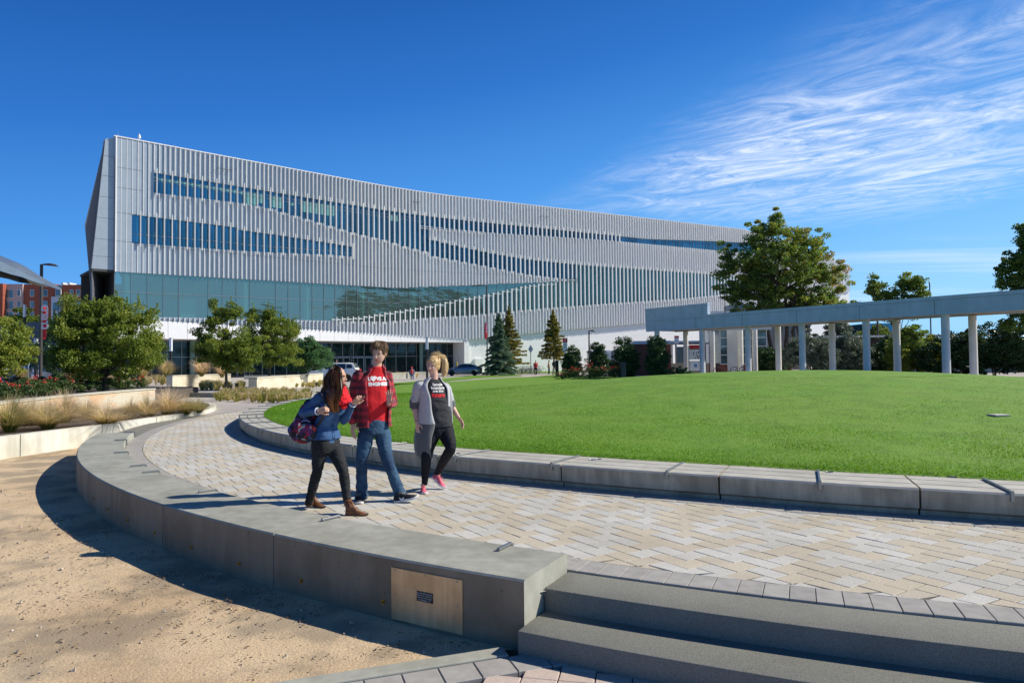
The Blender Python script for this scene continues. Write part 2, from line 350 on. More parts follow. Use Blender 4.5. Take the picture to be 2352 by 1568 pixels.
def herring():
    L_, W_ = .262, .172; th = rad(33); R = np.array([[math.cos(th), -math.sin(th)], [math.sin(th), math.cos(th)]])
    rects = []; T = []
    o = np.array([CEN.x, CEN.y])
    for i in range(-170, 171):
        for j in range(-110, 111):
            b = np.array([i*W_+j*L_, i*W_-j*L_])
            for r in (np.array([[0, 0], [L_, 0], [L_, W_], [0, W_]]), np.array([[L_, W_-L_], [L_+W_, W_-L_], [L_+W_, W_], [L_, W_]])):
                P = (r+b) @ R.T; rr = np.hypot(*P.T); c = P.mean(0); a = math.degrees(math.atan2(c[1], c[0])) % 360
                if rr.min() > 19.12 or a < 172 or a > 302: continue
                dl = c+o-np.array([LC.x, LC.y]); al = math.degrees(math.atan2(dl[1], dl[0])) % 360
                if np.hypot(*dl) < r_out(al)+.05: continue
                # cut bricks at the border ring
                if rr.max() > 19.12:
                    s = np.minimum(1, 19.12/rr); P = P*s[:, None]
                rects.append(P+o); T.append(RNG.choice([.05, .2, .33, .66, .85, 1.0]))
    bricks('paver_path', rects, -.05, .012, m_paver, T)
    # border courses: stones laid radially
    rects = []; T = []
    n = int(2*PI*19.3/.168)
    for k in range(n):
        a0, a1 = 360*k/n, 360*(k+1)/n
        if 172 < a0 < 302: q0, q1 = r_out(a0), r_out(a1); rects.append([lpol(q0-.05, a0)[:2], lpol(q0+.30, a0)[:2], lpol(q1+.30, a1)[:2], lpol(q1-.05, a1)[:2]]); T.append(RNG.random())
    for r0, r1 in ((19.125, 19.425),):
        n = int(2*PI*r0/.168)
        for k in range(n):
            a0, a1 = 360*k/n, 360*(k+1)/n
            if a0 < 172 or a1 > 302: continue
            rects.append([pol(r0, a0)[:2], pol(r1, a0)[:2], pol(r1, a1)[:2], pol(r0, a1)[:2]]); T.append(RNG.random())
    bricks('paver_border', rects, -.05, .016, m_border, T)
herring()
ringsheet('stone_ramp', 19.43, 20.1, 181, 201.4, .003, m_concd)
# ---- steps
def arcblock(mb, r0, r1, a0, a1, z0, z1, n=40, m=0, batter=0.0):
    A_ = np.linspace(a0, a1, n)
    R_ = [[pol(r0, a, z0), pol(r1, a, z0), pol(r1-batter, a, z1), pol(r0, a, z1)] for a in A_]
    mb.rings([[r[0], r[3], r[2], r[1]] for r in R_], m)
E1 = 241.95
stp = empty('concrete_steps', pol(19.9, 255, -.32), 'two curved grey concrete steps going down from the paved path to the lower paving', 'steps')
for nm, r0, r1, z in (('tread', 19.43, 19.87, 0.004), ('tread', 19.6, 20.29, -.155)):
    mb = MB(stp.location); arcblock(mb, r0, r1, E1+.02, 300, -.5, z, 120); o = mb.build(nm, m_concd, stp, smooth=True, bevel=.012)
# lower plaza with pink pavers and its kerb
def lower_plaza():
    # local frame along the kerb
    k0 = Vector((-.1, 4.72)); u = Vector((.945, .33)).normalized(); v = Vector((u.y, -u.x))
    rects = []; T = []; th = math.atan2(u.y, u.x)
    dx, dy = .225, .15
    u2 = Vector((math.cos(rad(-12)), math.sin(rad(-12)))); v2 = Vector((u2.y, -u2.x))
    org = Vector((-.15, 4.5))
    for i in range(-30, 60):
        for j in range(-12, 40):
            b = org + u2*(i*dx+(j % 2)*dx*0) + v2*(j*dy)
            P = [b, b+u2*dx, b+u2*dx+v2*dy, b+v2*dy]; c = b+u2*dx/2+v2*dy/2
            d = (c-k0).dot(v); r = math.hypot(c.x-CEN.x, c.y-CEN.y)
            if d < .36 or r < 20.25 or c.x < -4 or c.x > 8: continue
            rects.append([tuple(p) for p in reversed(P)]); T.append(RNG.random())
    bricks('lower_plaza', rects, -.36, -.312, m_pink, T, .007, .004)
    rects = []; T = []
    for i in range(-16, 3):
        b = k0+u*(i*.235)+v*.13
        P = [b, b+v*.235, b+v*.235+u*.235, b+u*.235]
        rects.append([tuple(p) for p in P]); T.append(RNG.random())
    bricks('lower_border', rects, -.36, -.308, m_border, T, .008, .005)
    mb = MB(); a = k0-u*4+v*-.02; b = k0+u*.02+v*-.02
    mb.prism([a, b, b+v*.14, a+v*.14], -.42, -.3); tag(mb.build('kerb', m_conc, bevel=.01), kind='structure')
    mb = MB(); a = k0-u*6+v*.1; b = k0+u*10+v*.1
    mb.prism([a, b, b+v*5, a+v*5], -.42, -.345); tag(mb.build('lower_paving_bed', m_joint), kind='structure')
lower_plaza()
# ---- lawn
m_lawn = mat('mown_lawn', (.13, .268, .014), .85, .3, 26, 1.0, 60, detail=8, col2=(.15, .275, .02), mixs=.5, big=(1.6, (.80, .84, .75)))
def lawn():
    n = 240; an = np.linspace(0, 360, n+1)[:-1]; fr = np.concatenate([np.linspace(0.001, .86, 40), np.linspace(.87, 1, 16)])
    V = []
    for f in fr:
        for a in an:
            ri = r_in(a if a > 40 else 300)+.02; p = lpol(f*ri, a); V.append((p.x, p.y, lawn_h(p.x, p.y)+.012*mnoise.noise(Vector((p.x*.8, p.y*.8, 0)))-(.09 if f == 1 and 150 < a < 312 else 0)))
    Q = [[i*n+j, (i+1)*n+j, (i+1)*n+(j+1) % n, i*n+(j+1) % n] for i in range(len(fr)-1) for j in range(n)]
    tag(npmesh('lawn', V, Q, m_lawn, smooth=True), kind='structure')
    def outer(pts, name):
        tris = tessellate_polygon([[Vector((p[0], p[1], 0)) for p in pts]]); bm = bmesh.new(); vs = [bm.verts.new((p[0], p[1], 0)) for p in pts]
        for t in tris: bm.faces.new([vs[i] for i in t])
        for k in range(6): bmesh.ops.subdivide_edges(bm, edges=[e for e in bm.edges if e.calc_length() > 2.5], cuts=1, use_grid_fill=False); bmesh.ops.triangulate(bm, faces=bm.faces)
        for v in bm.verts: v.co.z = max(.012, lawn_h(v.co.x, v.co.y)+(.006 if (v.co.xy-LC.xy).length > 18.4 else -.12))
        me = bpy.data.meshes.new(name); bm.to_mesh(me); bm.free(); me.update()
        for p in me.polygons:
            if p.normal.z < 0: p.flip()
        tag(link(name, me, m_lawn, smooth=True), kind='structure')
    A_ = [lpol(18.0, a) for a in np.linspace(172, 30, 60)]
    W = [gnd(x, y, 0.0) for x, y in ((1228, 865), (1160, 867.5), (1100, 871.5), (1040, 877), (980, 884.5), (925, 892), (905, 897))]
    outer([(p.x, p.y) for p in A_]+[(30, 40), (24, 50), (14, 62), (9, 74), (5, 82)]+[(p.x, p.y) for p in W]+[(-8.2, 36), (-8.3, 31)], 'far_lawn')
    W2 = [gnd(x, y, 0.0) for x, y in ((880, 893), (905, 890), (925, 888), (980, 881), (1040, 874), (1100, 868.8), (1160, 865), (1200, 863.2), (1190, 860.8), (1090, 862.5), (1000, 870), (930, 878), (885, 884))]
    outer([(p.x, p.y) for p in W2], 'lawn_strip')
    W3 = [gnd(x, y, 0.0) for x, y in ((1075, 857), (1190, 857.5), (1262, 856.5), (1340, 854), (1340, 850.5), (1075, 852))]
    outer([(p.x, p.y) for p in W3], 'lawn_verge')
lawn()
m_blade = leafmat('grass_blade', [(.065, .17, .010), (.11, .26, .014), (.15, .32, .02), (.22, .34, .04)], .3, .6)
def blades(n, name, label):
    a = RNG.uniform(168, 305, n); ri = np.array([r_in(q) for q in a]); r = ri - np.abs(RNG.exponential(2.6, n)); r = np.clip(r, 5, ri+.01)
    x = LC.x+r*np.cos(np.radians(a)); y = LC.y+r*np.sin(np.radians(a))
    k = np.cos(PI/2*np.minimum(1, r/18.6))**2; t = np.clip((y-62)/(36-62), 0, 1); z = .325*t*t*(3-2*t)+.88*k
    h = RNG.uniform(.010, .026, n)*(1+.5*(r > ri-.12)); ang = RNG.uniform(0, 2*PI, n); w = RNG.uniform(.0016, .0034, n)*(1+y/12)
    lean = RNG.normal(0, .014, (n, 2)); c, s = np.cos(ang)*w, np.sin(ang)*w
    V = np.stack([np.stack([x-c, y-s, z-.005], 1), np.stack([x+c, y+s, z-.005], 1), np.stack([x+lean[:, 0], y+lean[:, 1], z+h], 1)], 1).reshape(-1, 3)
    Q = np.arange(3*n).reshape(-1, 3); tint = np.clip(RNG.normal(.45, .2, n)+.15*np.sin(x*1.7+y)*np.sin(y*1.3), 0, 1)
    tag(npmesh(name, V, Q, m_blade, tint=tint), label, 'grass', kind='stuff')
def lawn_leaves():
    V = []; Q = []; T = []
    for k in range(260):
        a = RNG.uniform(175, 300); r = r_in(a)-RNG.uniform(.1, 14); p = lpol(r, a); z = lawn_h(p.x, p.y)+.02; th = RNG.uniform(0, 2*PI); l = RNG.uniform(.015, .035); b = len(V)
        for u, v in ((-1, 0), (0, -.6), (1, 0), (0, .6)): V.append((p.x+(u*math.cos(th)-v*math.sin(th))*l, p.y+(u*math.sin(th)+v*math.cos(th))*l, z+RNG.uniform(0, .02)))
        Q.append([b, b+1, b+2, b+3]); T.append(RNG.random())
    for k in range(170):
        a = RNG.uniform(185, 290); r = RNG.uniform(19.35, 20.9); p = lpol(r, a); th = RNG.uniform(0, 2*PI); l = RNG.uniform(.01, .024); b = len(V)
        if math.hypot(p.x-CEN.x, p.y-CEN.y) > 19.4: continue
        for u, v in ((-1, 0), (0, -.5), (1, 0), (0, .5)): V.append((p.x+(u*math.cos(th)-v*math.sin(th))*l, p.y+(u*math.sin(th)+v*math.cos(th))*l, .022+RNG.uniform(0, .008)))
        Q.append([b, b+1, b+2, b+3]); T.append(RNG.random())
    tag(npmesh('fallen_leaves', V, Q, mat('fallen_leaf', (.3, .2, .1), .8, .2, 10, tintmix=[(.22, .12, .05), (.42, .30, .14), (.5, .42, .25)]), tint=T), 'small dry fallen leaves scattered over the lawn and the paved path', 'fallen leaves', kind='stuff')
lawn_leaves()
blades(330000, 'grass', 'short bright green mown grass of the round lawn')
# ================================================================ seat wall round the lawn
SEAT = .30
m_seat = mat('seat_concrete', (.46, .44, .385), .75, .1, 5, .12, 80, big=(1.2, (.88, .88, .86)))
m_seatf = mat('seat_face', (.42, .365, .275), .8, .2, 3, .2, 60, stretch=(3, 3, .5), big=(1.6, (.75, .73, .7)))  # warm bounced light on the shaded face is mixed into this colour
sw = empty('curved_bench', lpol(19, 230, 0), 'long curved concrete seat wall with metal strips round the edge of the lawn', 'seat wall')
def bench():
    joints = [160, 170, 180, 190, 200, 207, 213.5, 220, 226, 232, 238, 244, 250, 257, 264, 274, 285, 300]
    for a0, a1 in zip(joints[:-1], joints[1:]):
        A_ = np.linspace(a0+.03, a1-.03, 14); R = []
        for a in A_:
            ro, ri = r_out(a), r_in(a); w = ro-ri; S_ = SEAT
            g1, g2 = ri+w*.30, ri+w*.66
            prof = [(ri, S_), (g1, S_), (g1+.002, S_-.02), (g1+.022, S_-.02), (g1+.024, S_), (g2, S_), (g2+.002, S_-.02), (g2+.022, S_-.02), (g2+.024, S_), (ro-.02, S_), (ro, S_-.02), (ro-.012, .09), (ro-.075, .06), (ro-.08, -.05), (ri, -.05)]
            R.append([lpol(r, a, z) for r, z in reversed(prof)])
        mb = MB(sw.location); mb.rings(R)
        o = mb.build('bench_block', [m_seat, m_seatf, m_dark], sw)
        bm = bmesh.new(); bm.from_mesh(o.data); bmesh.ops.recalc_face_normals(bm, faces=bm.faces); bm.to_mesh(o.data); bm.free()
        for p in o.data.polygons:
            if p.normal.z < -.2: p.material_index = 1
            elif abs(p.normal.z) < .5 and p.area > .01 and p.center.z+sw.location.z < SEAT-.03: p.material_index = 1
            if abs(p.center.z+sw.location.z-(SEAT-.02)) < .004: p.material_index = 2
    # metal strips lie where the joints and mid-blocks are
    for a in [163, 167.2, 171.4, 175.2, 178.9, 182.6, 185.6, 188.0, 190.6, 194.0, 198.0, 201.6, 205.4, 209.8, 214.6, 221.4, 227.6, 233.0, 237.6, 242.2, 247.2, 252.3, 257.4, 262.8, 269, 276, 284, 292]:
        d = (lpol(18, a)-lpol(17, a)).normalized(); ang = math.atan2(d.y, d.x); ro, ri = r_out(a), r_in(a); w = ro-ri
        mb = MB(sw.location); mb.box(lpol(ro-w*.47, a, SEAT+.014), (w*.98, .022, .022), ang); mb.box(lpol(ro+.013, a, SEAT-.025), (.022, .03, .105), ang)
        mb.build('metal_strip', m_steel, sw, bevel=.003)
    for x, y in ((1360, 1056), (1396, 1046), (1375, 1054), (1640, 1059), (1905, 1084), (2190, 1094), (1050, 1041)):
        p = gnd(x, y, SEAT); mb = MB(sw.location); mb.lathe(p+Vector((0, 0, .001)), [(.045, 0), (.045, .004), (.036, .006), (.034, .003), (.001, .003)], 20); mb.build('recessed_light', m_steel, sw, smooth=True)
bench()
def wang(x, y=None, R_=20.17):
    d = ray(x, y or 1200); a_ = d.x*d.x+d.y*d.y; b_ = -2*(d.x*CEN.x+d.y*CEN.y); c_ = CEN.x**2+CEN.y**2-R_*R_; t = (-b_-math.sqrt(b_*b_-4*a_*c_))/(2*a_)
    return math.degrees(math.atan2(d.y*t-CEN.y, d.x*t-CEN.x)) % 360, HC+d.z*t
# ================================================================ foreground low wall
lw = empty('curved_low_wall', pol(19.8, 225, -.33), 'curved grey concrete low wall in the foreground with steel brackets on its inner edge', 'wall')
def lowwall():
    a0, a1 = 201.2, E1
    cuts = [a0, wang(373, 1220)[0], wang(628, 1290)[0], a1]
    for i in range(3):
        s, e = cuts[i]+(.02 if i else 0), cuts[i+1]-(.02 if i < 2 else 0)
        A_ = np.linspace(s, e, 40); ROUT, RIN, T_, B_ = 20.17, 19.43, .145, -.5
        R = [[pol(RIN, a, B_), pol(RIN, a, T_-.012), pol(RIN+.012, a, T_), pol(ROUT-.014, a, T_), pol(ROUT, a, T_-.014), pol(ROUT, a, B_)] for a in A_]
        mb = MB(lw.location); mb.rings([list(reversed(r)) for r in R] if False else R)
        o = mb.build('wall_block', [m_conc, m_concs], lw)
        me = o.data
        bm = bmesh.new(); bm.from_mesh(me); bmesh.ops.recalc_face_normals(bm, faces=bm.faces)
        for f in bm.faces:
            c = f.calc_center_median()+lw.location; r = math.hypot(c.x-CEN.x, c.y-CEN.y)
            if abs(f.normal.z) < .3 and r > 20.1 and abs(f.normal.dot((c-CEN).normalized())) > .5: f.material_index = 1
        bm.to_mesh(me); bm.free()
    def bracket(a, L=.21, up=True):
        d = (pol(18, a)-pol(17, a)).normalized(); ang = math.atan2(d.y, d.x); mb = MB(lw.location)
        mb.box(pol(19.43-.012+L/2-.0, a, .145+.014), (L, .026, .024), ang)
        mb.box(pol(19.415, a, .10), (.022, .032, .118), ang)
        mb.build('skate_bracket', m_steel, lw, bevel=.003)
    for x, y in ((333, 1079), (316, 1098), (328, 1128), (375, 1160), (408, 1175), (548, 1221), (865, 1284), (1292, 1350)):
        q = gnd(x/1.0884, y/1.0884, .16); bracket(math.degrees(math.atan2(q.y-CEN.y, q.x-CEN.x)) % 360)
    # brass anchor bolts and stains in the outer face
    mb_ = mat('tarnished_brass', (.42, .27, .07), .4, .3, 30, metal=.8)
    for a, z in [wang((u/1.8375)/1.0884, (1050+v/1.8375)/1.0884) for u, v in ((432, 358), (497, 407), (587, 457), (712, 516), (880, 582), (1100, 657), (1385, 737), (1760, 833))]:
        d = (pol(18, a)-pol(17, a)).normalized(); mb = MB(lw.location); c = pol(20.17, a, z)
        mb.tube([c-d*.01, c+d*.006], .021, 14); mb.tube([c+d*.004, c+d*.022], .008, 8); mb.build('anchor_bolt', mb_, lw, smooth=True)
    # metal cover panel and its small sign
    ap0, ap1 = wang(901, 1380)[0], wang(1064, 1400)[0]
    A_ = np.linspace(ap0, ap1, 8); mb = MB(lw.location)
    mb.rings([[pol(20.172, a, -.315), pol(20.172, a, .075), pol(20.18, a, .075), pol(20.18, a, -.315)] for a in A_])
    m_panel = mat('brushed_panel', (.66, .47, .27), .42, .1, 3, 0, 10, metal=.35, stretch=(6, 6, .5), big=(3, (.85, .82, .78)))
    pn = mb.build('cover_panel', m_panel, lw)
    for a in (ap0+.12, (ap0+ap1)/2, ap1-.12):
        for z in ((.06,) if abs(a-(ap0+ap1)/2) < .1 else (.06, -.12)):
            mb = MB(lw.location); c = pol(20.18, a, z); d = (pol(18, a)-pol(17, a)).normalized(); mb.tube([c, c+d*.004], .006, 10); o = mb.build('screw', m_steeld, pn, smooth=True); 
    mb = MB(lw.location); am = wang(978, 1380)[0]; hw_ = .115/2/20.18*180/PI*1.3
    A_ = np.linspace(am-hw_, am+hw_, 3); mb.rings([[pol(20.181, a, -.135), pol(20.181, a, -.062), pol(20.184, a, -.062), pol(20.184, a, -.135)] for a in A_])
    m_blk = mat('black_label', (.015, .015, .017), .5, .1, 10)
    mb.build('small_sign', m_blk, pn)
    # rows of tiny lettering (a warning text, too small to spell out)
    m_let = mat('white_lettering', (.62, .62, .6), .6, .05, 5)
    rows = ["CAUTION SERVICE PANEL", "ELECTRICAL EQUIPMENT", "KEEP THIS AREA CLEAR", "AUTHORIZED ONLY"]
    for i, tx in enumerate(rows):
        cu = bpy.data.curves.new('t', 'FONT'); cu.body = tx; cu.size = .0125; cu.align_x = 'CENTER'; cu.extrude = .0003
        me = baked(bpy.data.objects.new('t', cu))
        p = pol(20.1855, am, -.078-.0165*i); d = (pol(18, am)-pol(17, am)).normalized(); x = Vector((-d.y, d.x, 0)); 
        mt = Matrix(((x.x, 0, d.x, p.x-lw.location.x), (x.y, 0, d.y, p.y-lw.location.y), (0, 1, 0, p.z-lw.location.z), (0, 0, 0, 1)))
        me.transform(mt); link('lettering', me, m_let, pn)
    # dome light in the end face
    a = E1; tng = (pol(20, a+.1)-pol(20, a)).normalized(); c = pol(19.83, a, -.045)
    mb = MB(lw.location)
    Rr = []
    ux = (pol(21, a)-pol(20, a)).normalized(); uz = Vector((0, 0, 1))
    for r, h in ((.048, 0), (.048, .006), (.034, .008), (.031, .018), (.022, .028), (.008, .033), (.001, .034)):
        Rr.append([c+tng*h+(ux*math.cos(2*PI*k/20)+uz*math.sin(2*PI*k/20))*r for k in range(20)])
    mb.rings(Rr); mb.build('dome_light', mat('chrome', (.7, .7, .72), .12, .02, 3, metal=1), lw, smooth=True)
lowwall()
# ================================================================ the library
m_clad = mat('pale_metal_cladding', (.345, .395, .445), .38, .04, 2, 0, 10, big=(.12, (.94, .94, .95)), metal=.25)
m_cladb = mat('lit_metal_cladding', (.50, .55, .61), .38, .04, 2, 0, 10, metal=.15)  # lighter copy of the same cladding: the far wing's light is coloured in
m_fin = mat('pale_metal_fin', (.78, .78, .77), .4, .03, 2)
m_seam = mat('panel_seam', (.07, .08, .09), .6, .1, 4)
m_wwall = mat('white_panel_wall', (.80, .80, .80), .5, .02, 1.5)
m_mull = mat('aluminium_mullion', (.22, .24, .26), .45, .05, 5, metal=.4)
m_gdark = mat('blue_glass', (.035, .15, .25), .04, .3, .5, 0, 10, metal=.72, spec=.8, stretch=(1, 1, .3))
m_gteal = mat('teal_glass', (.07, .22, .25), .05, .3, .45, 0, 10, metal=.55, spec=.8, stretch=(1, 1, .4))
m_gport = mat('porch_glass', (.006, .022, .026), .04, .4, .6, 0, 10, metal=.15, spec=.6)
m_blind = mat('roller_blind', (.16, .36, .37), .12, .06, 1.0, spec=.7)
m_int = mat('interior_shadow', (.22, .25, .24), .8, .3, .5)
def lobby_glass():
    m = bpy.data.materials.new('lobby_glass'); m.use_nodes = True; t = m.node_tree; b = t.nodes['Principled BSDF']; L = t.links
    b.inputs['Base Color'].default_value = (.32, .44, .43, 1); b.inputs['Metallic'].default_value = .75; b.inputs['Roughness'].default_value = .05
    geo = t.nodes.new('ShaderNodeNewGeometry'); mp = t.nodes.new('ShaderNodeMapping'); mp.inputs['Scale'].default_value = (.12, .12, .35); L.new(geo.outputs['Position'], mp.inputs[0])
    nz = t.nodes.new('ShaderNodeTexNoise'); nz.inputs['Scale'].default_value = 1.3; nz.inputs['Detail'].default_value = 4; L.new(mp.outputs[0], nz.inputs['Vector'])
    bp = t.nodes.new('ShaderNodeBump'); bp.inputs['Strength'].default_value = .12; bp.inputs['Distance'].default_value = 1; L.new(nz.outputs[0], bp.inputs['Height']); L.new(bp.outputs[0], b.inputs['Normal'])
    tr = t.nodes.new('ShaderNodeBsdfTransparent'); tr.inputs[0].default_value = (.62, .86, .84, 1)
    mx = t.nodes.new('ShaderNodeMixShader'); mx.inputs[0].default_value = .46; L.new(tr.outputs[0], mx.inputs[1]); L.new(b.outputs[0], mx.inputs[2]); L.new(mx.outputs[0], t.nodes['Material Output'].inputs[0]); return m
m_glob = lobby_glass()
PA = Vector((-43.08, 73.92)); LA, LB = 39.0, 98.6
AA, AB = rad(41.573), rad(28.284)
dA_, dB_ = Vector((math.cos(AA), math.sin(AA))), Vector((math.cos(AB), math.sin(AB)))
nA_, nB_ = Vector((dA_.y, -dA_.x)), Vector((dB_.y, -dB_.x)); PM_ = PA+dA_*LA
nM_ = (nA_+nB_).normalized()/math.cos((AA-AB)/2)
_tab = []; _p = PA.copy(); _u = -6.0; _p = PA-dA_*6.0
def _head(u): return AA+(AB-AA)*sstep(27, 51, u)
while _u < 142:
    _tab.append(_p.copy()); h_ = _head(_u+.05); _p = _p+Vector((math.cos(h_), math.sin(h_)))*.1; _u += .1
def FP(u, off, z):
    k = (u+6.0)/.1; i = min(max(int(k), 0), len(_tab)-2); p = _tab[i].lerp(_tab[i+1], k-i); h = _head(u)
    return Vector((p.x+math.sin(h)*off, p.y-math.cos(h)*off, z))
def FP_old(u, off, z):
    if abs(u-LA) < 1e-6: p = PM_+nM_*off
    elif u < LA: p = PA+dA_*u+nA_*off
    else: p = PM_+dB_*(u-LA)+nB_*off
    return Vector((p.x, p.y, z))
def interp(tab, u):
    if u <= tab[0][0]: return tab[0][1]
    for (a, x), (b, y) in zip(tab[:-1], tab[1:]):
        if u <= b: return x+(y-x)*(u-a)/(b-a)
    return tab[-1][1]
W1T = [(3, 23.35), (40, 23.2), (75, 23.05), (82, 23.0), (100, 23.9), (120, 24.6)]
W1B = [(3.6, 21.05), (13.7, 21.3), (17, 21.15), (18.6, 20.9), (23.6, 20.2), (28.8, 19.4), (33.9, 18.9), (37, 18.3), (40.7, 17.8)]
W1S = [(40.7, 21.4), (50, 21.6), (62, 21.9), (72, 22.1), (120, 22.1)]
W4T = [(40.7, 19.8), (45.7, 19.1), (52, 18.35), (57, 17.9), (62, 17.75), (67.2, 17.6)]
W4B = [(40.7, 17.4), (47, 16.75), (53.7, 15.95), (57, 15.5), (64, 15.1), (67.2, 15.05)]
LT = [(0, 11.85), (23.8, 12.15), (36, 12.3), (40, 12.7), (44, 13.05), (48.9, 13.4), (52.4, 13.77), (57, 14.07), (62.2, 14.5), (67.2, 15.05)]
LB_ = [(0, 7.0), (34, 7.4), (36, 7.7), (40.7, 8.2), (47.9, 8.75), (56, 9.7), (63.8, 10.45), (74.8, 11.45), (88.5, 12.6), (100.3, 13.86), (112, 15.0)]
W3T = [(67.2, 17.6), (100, 17.5), (112, 17.6)]
W2T = [(1.9, 18.3), (13.7, 18.25), (13.8, 18.0), (20.5, 17.85), (28.8, 17.5)]
W2B = [(1.9, 15.12), (11.9, 15.4), (17, 15.6), (25.3, 16.1), (28.8, 16.12)]
OV = [(0, 6.8), (4.7, 6.72), (23.8, 6.08), (37, 5.6), (46.9, 5.15), (47.0, 4.95), (55.7, 5.85), (64.5, 6.7), (71.9, 7.3), (80.6, 8.0), (101, 10.4), (137.6, 15.9)]
FT = [(25.5, 7.75), (29.9, 8.07), (35.6, 9.1), (39.1, 9.71), (42.3, 10.37), (45.6, 11.15), (50.6, 12.1), (53.7, 12.83), (57.2, 13.7), (60.5, 14.23), (63, 14.5)]
TOPZ = 26.65
def topz(u): return TOPZ-5.2*max(0, (u-106)/31.6)
MOD = 1.63
def stepq(tab, u, q=MOD):       # edges step with the facade module
    return interp(tab, (math.floor(u/q)+.5)*q)
def openings(u):
    """glazed intervals of height at position u, each (z0, z1, kind)"""
    o = []
    if 3.6 <= u < 40.75: o.append((stepq(W1B, u), interp(W1T, u), 'upper'))
    elif 40.75 <= u < 111: o.append((interp(W1S, u), interp(W1T, u), 'strip'))
    if 1.9 <= u < 28.8: o.append((stepq(W2B, u), stepq(W2T, u), 'mid'))
    if 40.75 <= u < 67.2: o.append((stepq(W4B, u), stepq(W4T, u), 'right'))
    if 0 <= u < 67.2: o.append((stepq(LB_, u, MOD) if u > 34 else interp(LB_, u), stepq(LT, u) if u > 36 else interp(LT, u), 'lobby'))
    elif u < 112: o.append((stepq(LB_, u), interp(W3T, u), 'long'))
    return sorted(o)
lib = empty('library_building', FP(0, 0, 0), 'long white five storey library with vertical metal fins and angled ribbon windows', 'building')
LO = lib.location
def fq(mb, u0, u1, z0, z1, off, m=0, z0b=None, z1b=None):    # facade quad
    z0b = z0 if z0b is None else z0b; z1b = z1 if z1b is None else z1b
    mb.add([FP(u0, off, z0), FP(u1, off, z0b), FP(u1, off, z1b), FP(u0, off, z1)], [(0, 1, 2, 3)], m)
def fbox(mb, u0, u1, z0, z1, o0, o1, m=0, z0b=None, z1b=None):
    z0b = z0 if z0b is None else z0b; z1b = z1 if z1b is None else z1b
    if u1-u0 > 1.7 and u1 > 27 and u0 < 51:
        n_ = int((u1-u0)/1.63)+1; R_ = []
        for i_ in range(n_+1):
            q = i_/n_; u = u0+(u1-u0)*q; za, zb = z0+(z0b-z0)*q, z1+(z1b-z1)*q; R_.append([FP(u, o0, za), FP(u, o0, zb), FP(u, o1, zb), FP(u, o1, za)])
        mb.rings(R_, m); return
    mb.hexa([FP(u0, o0, z0), FP(u1, o0, z0b), FP(u1, o0, z1b), FP(u0, o0, z1)], [FP(u0, o1, z0), FP(u1, o1, z0b), FP(u1, o1, z1b), FP(u0, o1, z1)], m)
BAY = MOD/3
def cladding():
    segs = {}
    n = int(137.6/BAY)
    for i in range(n):
        u0, u1 = i*BAY, (i+1)*BAY; uc = (u0+u1)/2
        
        ops = openings(uc); z = stepq(OV, uc) if uc > 47 else interp(OV, uc); solid = []
        for a, b, k in ops:
            if a-z > .05: solid.append((z, a, k))
            z = b
        solid.append((z, topz(uc), 'top'))
        for a, b, k in solid:
            key = (k if not (k == 'top') else 'top', u0 < LA)
            segs.setdefault(key, []).append((u0, u1, a, b))
    for (k, isA), L_ in segs.items():
        mb = MB(LO)
        for u0, u1, a, b in L_:
            fbox(mb, u0, u1, a, b, -.12, 0)
            d = .025+.19*sstep(.3, 7, u0)+.10*sstep(10, 40, u0)
            w = .045+.06*sstep(15, 60, u0)
            if u0 < .3: w = .12; d = .14
            if u0 > 135.2: continue
            fbox(mb, u0, u0+w, a-.02, b+(.06 if k == 'top' else -.0), 0.001, d, 1)
        mb.build('ribbed_cladding', [m_clad if isA else m_cladb, m_fin], lib)
    # coping, seams
    mb = MB(LO); fbox(mb, -.15, LA, TOPZ, TOPZ+.1, -.5, .1); fbox(mb, LA, 106, TOPZ, TOPZ+.1, -.5, .1); fbox(mb, 106, 137.7, TOPZ, TOPZ+.1, -.5, .1, z0b=TOPZ-5.2, z1b=TOPZ-5.1); mb.build('roof_coping', m_fin, lib)
    mb = MB(LO)
    for z in (23.3, 21.08, 18.32, 15.2): fbox(mb, .14, 2.6, z, z+.045, .0, .006)
    fbox(mb, 2.6, LA, 15.0, 15.04, .0, .006); fbox(mb, LA, 57, 15.0, 15.04, .0, .006, z0b=15.3, z1b=15.34)
    mb.build('panel_joint', m_seam, lib)
cladding()
